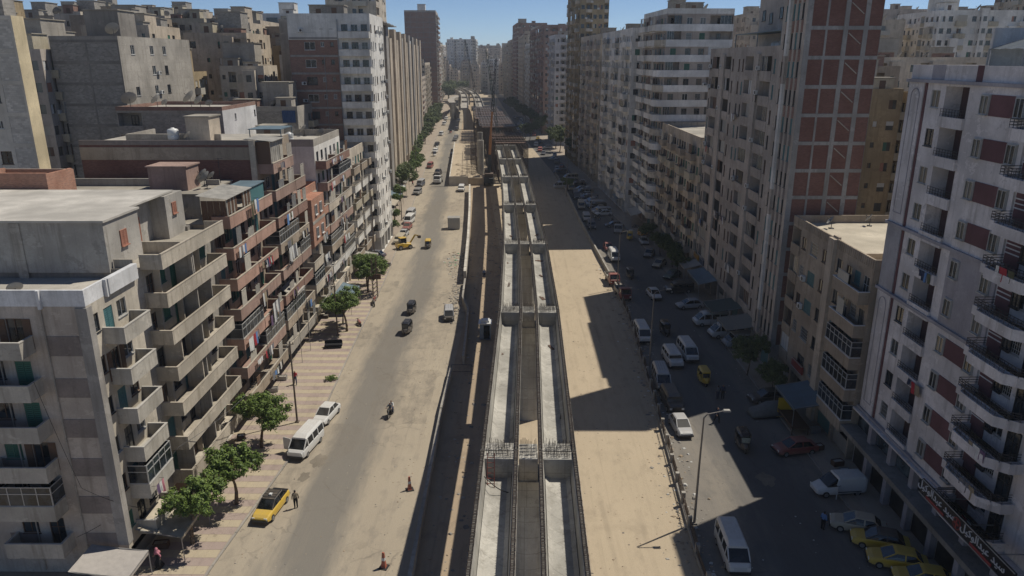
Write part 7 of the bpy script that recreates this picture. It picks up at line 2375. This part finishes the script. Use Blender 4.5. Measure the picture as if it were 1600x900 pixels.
# billboard frame tower and dark bench on the left pavement
bf = thing('billboard_frame', 'dark steel lattice billboard post at the mid-left kerb', 'billboard', (-22.0, 110.2, 0.1))
m = MB()
for a in (-0.35, 0.35):
    for c in (-0.35, 0.35): m.bar((a, c, 0), (a, c, 6.5), 0.08)
for q in range(10):
    for a in (-0.35, 0.35): m.bar((-0.35, a, q * 0.65), (0.35, a, q * 0.65 + 0.65), 0.05); m.bar((a, -0.35, q * 0.65 + 0.65), (a, 0.35, q * 0.65), 0.05)
part('lattice_mast', m, STEEL, bf)
m = MB(); m.box(-1.0, 1.0, -0.1, 0.1, 3.0, 3.8); part('board', m, F_BROWN, bf)
bn = thing('bench', 'low dark padded bench in tree shade on the striped pavement', 'bench', (-23.6, 89.0, 0.14), R(8))
m = MB(); hull(m, [(-0.45, 1.15, 1.1, 0.3, 0.52, 0.08), (0.35, 1.15, 1.1, 0.3, 0.52, 0.08)]); part('seat', m, CL['black'], bn)
m = MB(); hull(m, [(0.3, 1.15, 1.1, 0.45, 0.95, 0.08), (0.5, 1.12, 1.05, 0.45, 0.92, 0.08)]); part('backrest', m, CL['black'], bn)
for a in (-1.0, 1.0):
    for c in (-0.35, 0.35):
        m = MB(); m.box(a - 0.05, a + 0.05, c - 0.05, c + 0.05, 0, 0.3); part('leg', m, F_DARK, bn)
pb = thing('potted_shrub', 'scruffy green branch heap at the kerb ahead of the white saloon', 'shrub', (-21.6, 79.0, 0.15))
pb.scale = (0.55, 0.55, 0.3); link('foliage', TREES[3][1], pb, (0, 0, -1.6)); m = MB(); m.tube((0, 0, -0.2), (0.1, 0, 0.8), 0.08, n=6); part('stem', m, BARK, pb)

# cabins
cb = thing('site_cabin', 'grey steel cabin box casting shadow on the left road', 'cabin', (-13.6, 160, 0.0), R(2))
m = MB(); m.box(-1.3, 1.3, -1.2, 1.2, 0.15, 2.5); part('box', m, GALV, cb)
m = MB(); m.box(-1.36, 1.36, -1.26, 1.26, 2.5, 2.6); part('roof', m, TIN, cb)
for q in range(6):
    m = MB(); m.box(-1.2 + q * 0.44, -1.05 + q * 0.44, -1.24, -1.2, 0.2, 2.45); part('rib', m, GALV, cb)
kb = thing('site_kiosk', 'small white-roofed guard kiosk in shade beside the viaduct', 'kiosk', (-4.0, 92.8, 0.0))
m = MB(); m.box(-0.75, 0.75, -0.75, 0.75, 0.1, 2.3); part('cabin', m, paint('kiosk_blue', (0.18, 0.22, 0.26), 0.5), kb)
m = MB(); m.box(-0.2, 0.6, -0.79, -0.75, 0.2, 2.1); part('door', m, glass('car_glass'), kb)
m = MB(); m.box(-0.9, 0.9, -0.9, 0.9, 2.3, 2.4); m.box(-0.55, 0.55, -0.5, 0.5, 2.4, 2.7); part('roof', m, PLASTIC_W, kb)
# red-white site barriers
RW = paint('barrier_red', (0.42, 0.13, 0.08), 0.6, 0, 0.25)
for (x, y, rz, lab) in ((-9.2, 56.2, 20, 'orange-red plastic barrier standing at the shaded edge of the left road'), (-9.7, 45.9, -15, 'orange-red plastic barrier at the bottom edge of the left road')):
    t = thing('traffic_barrier', lab, 'barrier', (x, y, 0), R(rz))
    m = MB(); m.rings([[(-a, -b_, z), (a, -b_, z), (a, b_, z), (-a, b_, z)] for a, b_, z in ((0.2, 0.2, 0), (0.17, 0.15, 0.12), (0.13, 0.1, 0.5), (0.1, 0.07, 1.0), (0.08, 0.05, 1.3))]); part('body', m, RW, t)
    m = MB(); m.rings([[(-a, -b_, z), (a, -b_, z), (a, b_, z), (-a, b_, z)] for a, b_, z in ((0.13, 0.105, 0.62), (0.115, 0.09, 0.85))]); part('white_band', m, PLASTIC_W, t)
    m = MB(); m.box(-0.33, 0.33, -0.33, 0.33, 0, 0.05); part('foot', m, RUBBER, t)

# ------------------------------------------------------------------ shop canopies and stalls
awning(-26.4, -23.9, 101.5, 108.0, 3.3, 2.7, BLUETIN, 'blue-grey tin canopy over shops behind the bright green tree')
awning(-27.6, -24.4, 121.0, 127.0, 3.6, 3.0, TIN, 'pale tin canopy over shops before the dark blue car')
awning(-28.2, -26.3, 84.0, 88.0, 9.6, 8.9, TIN, 'small grey tin canopy on an upper balcony of the fourth left block')
for i in range(7):
    y = 158 + i * 11
    awning(-27.8 + sh(y), -24.8 + sh(y), y, y + 7, 4.2, 3.4, (TIN, CANVAS, BLUETIN, PLASTIC_W)[i % 4], 'shop canopy along the finned blocks, %s going away' % ORDW[i])
for (x0, x1, y0, y1, mt, lab) in ((31.0, 26.8, 95.0, 99.8, paint('green_canvas', (0.07, 0.09, 0.075), 0.85), 'dull green canvas canopy over the three parked minibuses'), (31.0, 27.0, 88.0, 93.0, paint('dim_canvas', (0.22, 0.2, 0.16), 0.85), 'tan canvas canopy over the three parked minibuses'), (30.9, 27.6, 66.0, 71.5, BLUETIN, 'blue tin canopy over the stall below the low brown block'), (30.9, 28.2, 108, 116, BLUETIN, 'blue canopy below the grey-brown block'), (30.6, 27.9, 117, 121, TIN, 'tan canopy next to the blue canopy below the grey-brown block'), (30.4, 27.6, 132, 142, BLUETIN, 'long blue shop canopy before the lower tan block'), (28.0, 25.6, 160, 168, TIN, 'pale canopy before the striped tower'), (27.0, 24.8, 180, 187, BLUETIN, 'blue canopy before the off-white right-hand block')):
    awning(x0, x1, y0, y1, 3.6, 3.0, mt, lab)
st_ = thing('fruit_stall', 'yellow-sided market stall below the low brown block', 'stall', (28.4, 67.8, 0.13))
m = MB(); m.box(-0.9, 0.9, -2.0, 2.0, 0.75, 0.85); m.box(-0.95, -0.9, -2.0, 2.0, 0.85, 1.05); part('counter', m, F_BROWN, st_)
m = MB(); m.box(-0.95, 0.9, 2.0, 2.06, 0.0, 2.2); part('yellow_panel', m, PAINTS['yellow'], st_)
for a in (-0.8, 0.8):
    for c in (-1.9, 1.9):
        m = MB(); m.box(a - 0.04, a + 0.04, c - 0.04, c + 0.04, 0, 0.75); part('leg', m, STEEL, st_)
for i, (x, y, w, lab, mt) in enumerate(((29.2, 119.5, 3.0, 'orange shop sign below the grey-brown block', PAINTS['orange']), (29.4, 116.0, 2.4, 'dark blue shop sign beside the orange one', PAINTS['blue']), (28.6, 72.6, 3.0, 'red shop sign on the low brown block', PAINTS['red']), (28.4, 143.5, 5.0, 'white shop fascia before the lower tan block', PLASTIC_W))):
    t = thing('shop_sign', lab, 'sign', (30.9, y, 0))
    m = MB(); m.box(-0.28, -0.1, 0, w, 3.65, 4.5); part('board', m, mt, t)
    m = MB(); m.box(-0.32, -0.29, 0.05, w - 0.05, 3.6, 3.65); m.box(-0.32, -0.29, 0.05, w - 0.05, 4.5, 4.55); part('trim', m, F_ALU, t)

# crates and goods by the shops
for i in range(18):
    r = random.Random(600 + i)
    rt = i % 2
    y = r.uniform(46, 120)
    x = r.uniform(29.0, 30.4) if rt else r.uniform(-27.6, -26.6)
    m = MB(); s = r.uniform(0.3, 0.6)
    m.box(-s, s, -0.3, 0.3, 0, 0.06); m.box(-s, s, -0.3, -0.26, 0.06, 0.5); m.box(-s, s, 0.26, 0.3, 0.06, 0.5); m.box(-s, -s + 0.04, -0.26, 0.26, 0.06, 0.5); m.box(s - 0.04, s, -0.26, 0.26, 0.06, 0.5); m.box(-s + 0.06, s - 0.06, -0.24, 0.24, 0.06, 0.42, 1)
    tag(part('crate', m, [r.choice((F_BROWN, GALV, STEEL)), r.choice((LIT_W, C_CONC, C_CONC_D))], None, (x, y, 0.15), r.uniform(0, 0.3)), 'goods crate standing by the shopfronts on the %s' % ('right' if rt else 'left'), 'crate', 'crates by the %s shops' % ('right' if rt else 'left'))

# ------------------------------------------------------------------ laundry on the balconies
LC = [CL['white'], CL['white'], CL['grey'], CL['black'], CL['grey'], CL['navy'], CL['olive'], CL['tan'], CL['white'], CL['blue'], CL['red'], paint('cloth_purple', (0.13, 0.08, 0.15), 0.9)]


def laundry(x, y, z, w, axis, label, group, seed, lng=0.9, cols=None):
    """garments pegged on a line; axis 'y' hangs along the street facade, 'x' along a camera-facing wall"""
    r = random.Random(seed)
    t = thing('laundry', label, 'laundry', (x, y, z), 0, group)
    m = MB()
    m.tube((0, 0, 0), (w if axis == 'x' else 0, w if axis == 'y' else 0, 0), 0.01, n=4)
    for p in (0, w):
        a = (p, 0, 0) if axis == 'x' else (0, p, 0)
        b_ = (p, 0.5, -0.05) if axis == 'x' else (-0.5 if x < 0 else 0.5, p, -0.05)
        m.tube(a, b_, 0.014, n=4)
    part('line', m, F_DARK, t)
    u = 0.05
    while u < w - 0.2:
        gw, gl = r.uniform(0.3, 0.75), lng * r.uniform(0.6, 1.25)
        gw = min(gw, w - u)
        g = MB()
        nx, nz = 4, 5
        ph_, am = r.uniform(0, 6), r.uniform(0.03, 0.08)

        def P_(i, j):
            a = u + gw * i / nx + 0.02 * math.sin(j + ph_)
            d = am * math.sin(i * 1.6 + ph_) * (j / nz) + 0.03 * j / nz
            return (a, -d, -gl * j / nz) if axis == 'x' else (d, a, -gl * j / nz)
        for i in range(nx):
            for j in range(nz):
                g.quad(P_(i, j), P_(i + 1, j), P_(i + 1, j + 1), P_(i, j + 1))
        part('garment', g, r.choice(cols or LC), t, smooth=True)
        u += gw + r.uniform(0.02, 0.12)
    return t


k = 0
for blk, X_, y0, y1, z0, n, nm in ((L3, -26.2, 67.2, 78.5, 2.7, 6, 'salmon balconied block'), (L4, -26.2, 81.0, 91.5, 2.7, 8, 'block with dark red side wall'), (L5b, -26.2, 104, 117, 3.0, 7, 'sixth block on the left'), (L5, -26.3, 98, 102, 3.0, 4, 'orange brick block')):
    for i in range(n):
        for q in range(2):
            r = random.Random(k * 7 + 5)
            k += 1
            if r.random() < 0.38: continue
            w = r.uniform(1.4, 3.2)
            y = r.uniform(y0, y1 - w)
            laundry(X_, y, z0 + i * 3.05 + r.uniform(0.75, 1.0), w, 'y', 'row of washing on the ' + nm, 'washing on the ' + nm, k, r.uniform(0.7, 1.2))
laundry(-26.2, 49.0 - 2.1, 6.2, 1.2, 'y', 'pink and purple washing on the glazed balcony of the grey corner block', None, 777, 0.9, [CL['pink'], LC[-1], CL['white']])
laundry(-26.0, 82.0, 15.2, 3.2, 'y', 'big striped sheets hung from the block with dark red side wall', None, 778, 2.2, [CL['white'], CL['grey']])
laundry(-26.1, 75.0, 10.8, 2.4, 'y', 'large white sheet billowing from the salmon balconied block', None, 779, 2.0, [CL['white'], CL['white'], CL['grey']])
laundry(-26.0, 71.5, 22.6, 2.2, 'y', 'olive and blue washing below the roof shack of the salmon block', None, 780, 1.6, [CL['olive'], CL['blue'], CL['white']])
laundry(-26.8, 69.2, 2.6, 2.0, 'y', 'orange and white fabrics displayed at a shopfront on the left pavement', None, 781, 1.6, [PAINTS['orange'], CL['white'], LC[7]])
for i, (y, z) in enumerate(((41.5, 9.2), (42.0, 23.6), (41.2, 12.0), (52.0, 11.5), (53.2, 20.2), (40.6, 6.9))):
    laundry(29.6 if y < 48 else 31.2, y, z + 0.3, 1.8, 'y', 'washing hung on a balcony rail of the mauve tower', 'washing on the mauve tower', 790 + i, 0.8)
for i in range(8):
    r = random.Random(880 + i)
    laundry(30.7, r.uniform(92, 119), 4.6 + 3.0 * r.randrange(1, 10), r.uniform(1.2, 2.4), 'y', 'washing hung on the grey-brown block on the right', 'washing on the grey-brown block', 820 + i, 0.9)

# ------------------------------------------------------------------ Arabic shop fascia on the mauve tower
FASC = paint('fascia_black', (0.012, 0.012, 0.014), 0.35)
SIGNW, SIGNR = paint('sign_white', (0.6, 0.6, 0.6), 0.4), paint('sign_red', (0.28, 0.04, 0.04), 0.4)
sg = thing('shop_fascia', 'long black shop fascia with white Arabic lettering and red badge on the mauve tower', 'sign', (29.2, 41.6, 6.2))
m = MB(); m.box(-0.18, 0.0, -5.6, 4.6, 0.15, 1.25); part('board', m, FASC, sg)
m = MB(); m.box(-0.22, -0.181, -5.65, 4.65, 0.1, 0.15); m.box(-0.22, -0.181, -5.65, 4.65, 1.25, 1.3); part('trim', m, F_ALU, sg)
FORMS = {'seen_i': '\uFEB3', 'seen_f': '\uFEB2', 'yeh_m': '\uFEF4', 'yeh_i': '\uFEF3', 'dal_f': '\uFEAA', 'ain_i': '\uFECB', 'beh_m': '\uFE92', 'alef': '\u0627', 'lam_i': '\uFEDF', 'waw_f': '\uFEEE', 'kaf_i': '\uFEDB', 'lam_f': '\uFEDE', 'seen_': '\uFEB1'}
word = ['seen_i', 'yeh_m', 'dal_f', ' ', 'ain_i', 'beh_m', 'dal_f', 'alef', 'lam_i', 'waw_f', 'kaf_i', 'yeh_m', 'lam_f']
visual = ''.join(FORMS.get(c, c) for c in reversed(word))


def text_part(name, s, size, mat, parent, loc, rz, ext=0.03, align='CENTER'):
    cu = bpy.data.curves.new('t', 'FONT')
    cu.body = s
    cu.size = size
    cu.extrude = ext
    cu.align_x = align
    ob = bpy.data.objects.new('t', cu)
    COL.objects.link(ob)
    dg = bpy.context.evaluated_depsgraph_get()
    me = bpy.data.meshes.new_from_object(ob.evaluated_get(dg))
    bpy.data.objects.remove(ob)
    bpy.data.curves.remove(cu)
    me.materials.clear(); me.materials.append(mat)
    o = link(name, me, parent, loc)
    o.rotation_euler = (R(90), 0, rz)
    return o


for yc in (-2.6, 2.6):
    text_part('lettering', visual, 0.78, SIGNW, sg, (-0.20, yc, 0.62), R(-90))
    m = MB(); m.box(-0.24, -0.181, yc - 1.1, yc + 1.1, 0.22, 0.42); part('red_strip', m, SIGNR, sg)
m = MB(); m.tube((-0.181, 0.05, 0.68), (-0.23, 0.05, 0.68), 0.42, n=20); b_ = part('red_badge', m, SIGNR, sg)
m = MB(); m.tube((-0.231, 0.05, 0.68), (-0.24, 0.05, 0.68), 0.35, n=20); part('badge_disc', m, FASC, b_)
m = MB(); m.box(-0.255, -0.241, -0.02, 0.12, 0.36, 1.0); m.box(-0.256, -0.241, -0.22, 0.32, 0.62, 0.76); part('badge_cross', m, SIGNR, b_)
for yc in (-5.3, -3, 0, 3, 4.3):
    m = MB(); m.bar((0, yc, 0.6), (2.3, yc, 0.6), 0.06); part('bracket', m, GALV, sg)


# ------------------------------------------------------------------ air
m = MB()
m.box(-1850, 1850, -330, 2650, -1.0, 78.0)
hz = part('haze', m, [])
hz['kind'] = 'stuff'
hm = bpy.data.materials.new('haze_air')
hm.use_nodes = True
hn = hm.node_tree
hn.nodes.clear()
pv = hn.nodes.new('ShaderNodeVolumePrincipled')
pv.inputs['Color'].default_value = (0.80, 0.88, 1.0, 1)
pv.inputs['Density'].default_value = 0.00021
pv.inputs['Anisotropy'].default_value = 0.2
ho = hn.nodes.new('ShaderNodeOutputMaterial')
hn.links.new(pv.outputs[0], ho.inputs['Volume'])
hz.data.materials.append(hm)
tag(hz, 'thin bluish haze over the whole street', 'haze')

# things that share a label are told apart by their order from the camera
shared = {}
for o in scene.objects:
    if o.parent is None and 'label' in o:
        shared.setdefault(o['label'], []).append(o)
for lab, obs in shared.items():
    if len(obs) > 1 and len(obs) <= len(ORDW):
        obs.sort(key=lambda o: (round(o.location.y, 2), o.location.z, o.location.x))
        for i, o in enumerate(obs):
            o['label'] = '%s, %s from the camera' % (lab, ORDW[i])
for o in scene.objects:
    if '_h' in o:
        del o['_h']
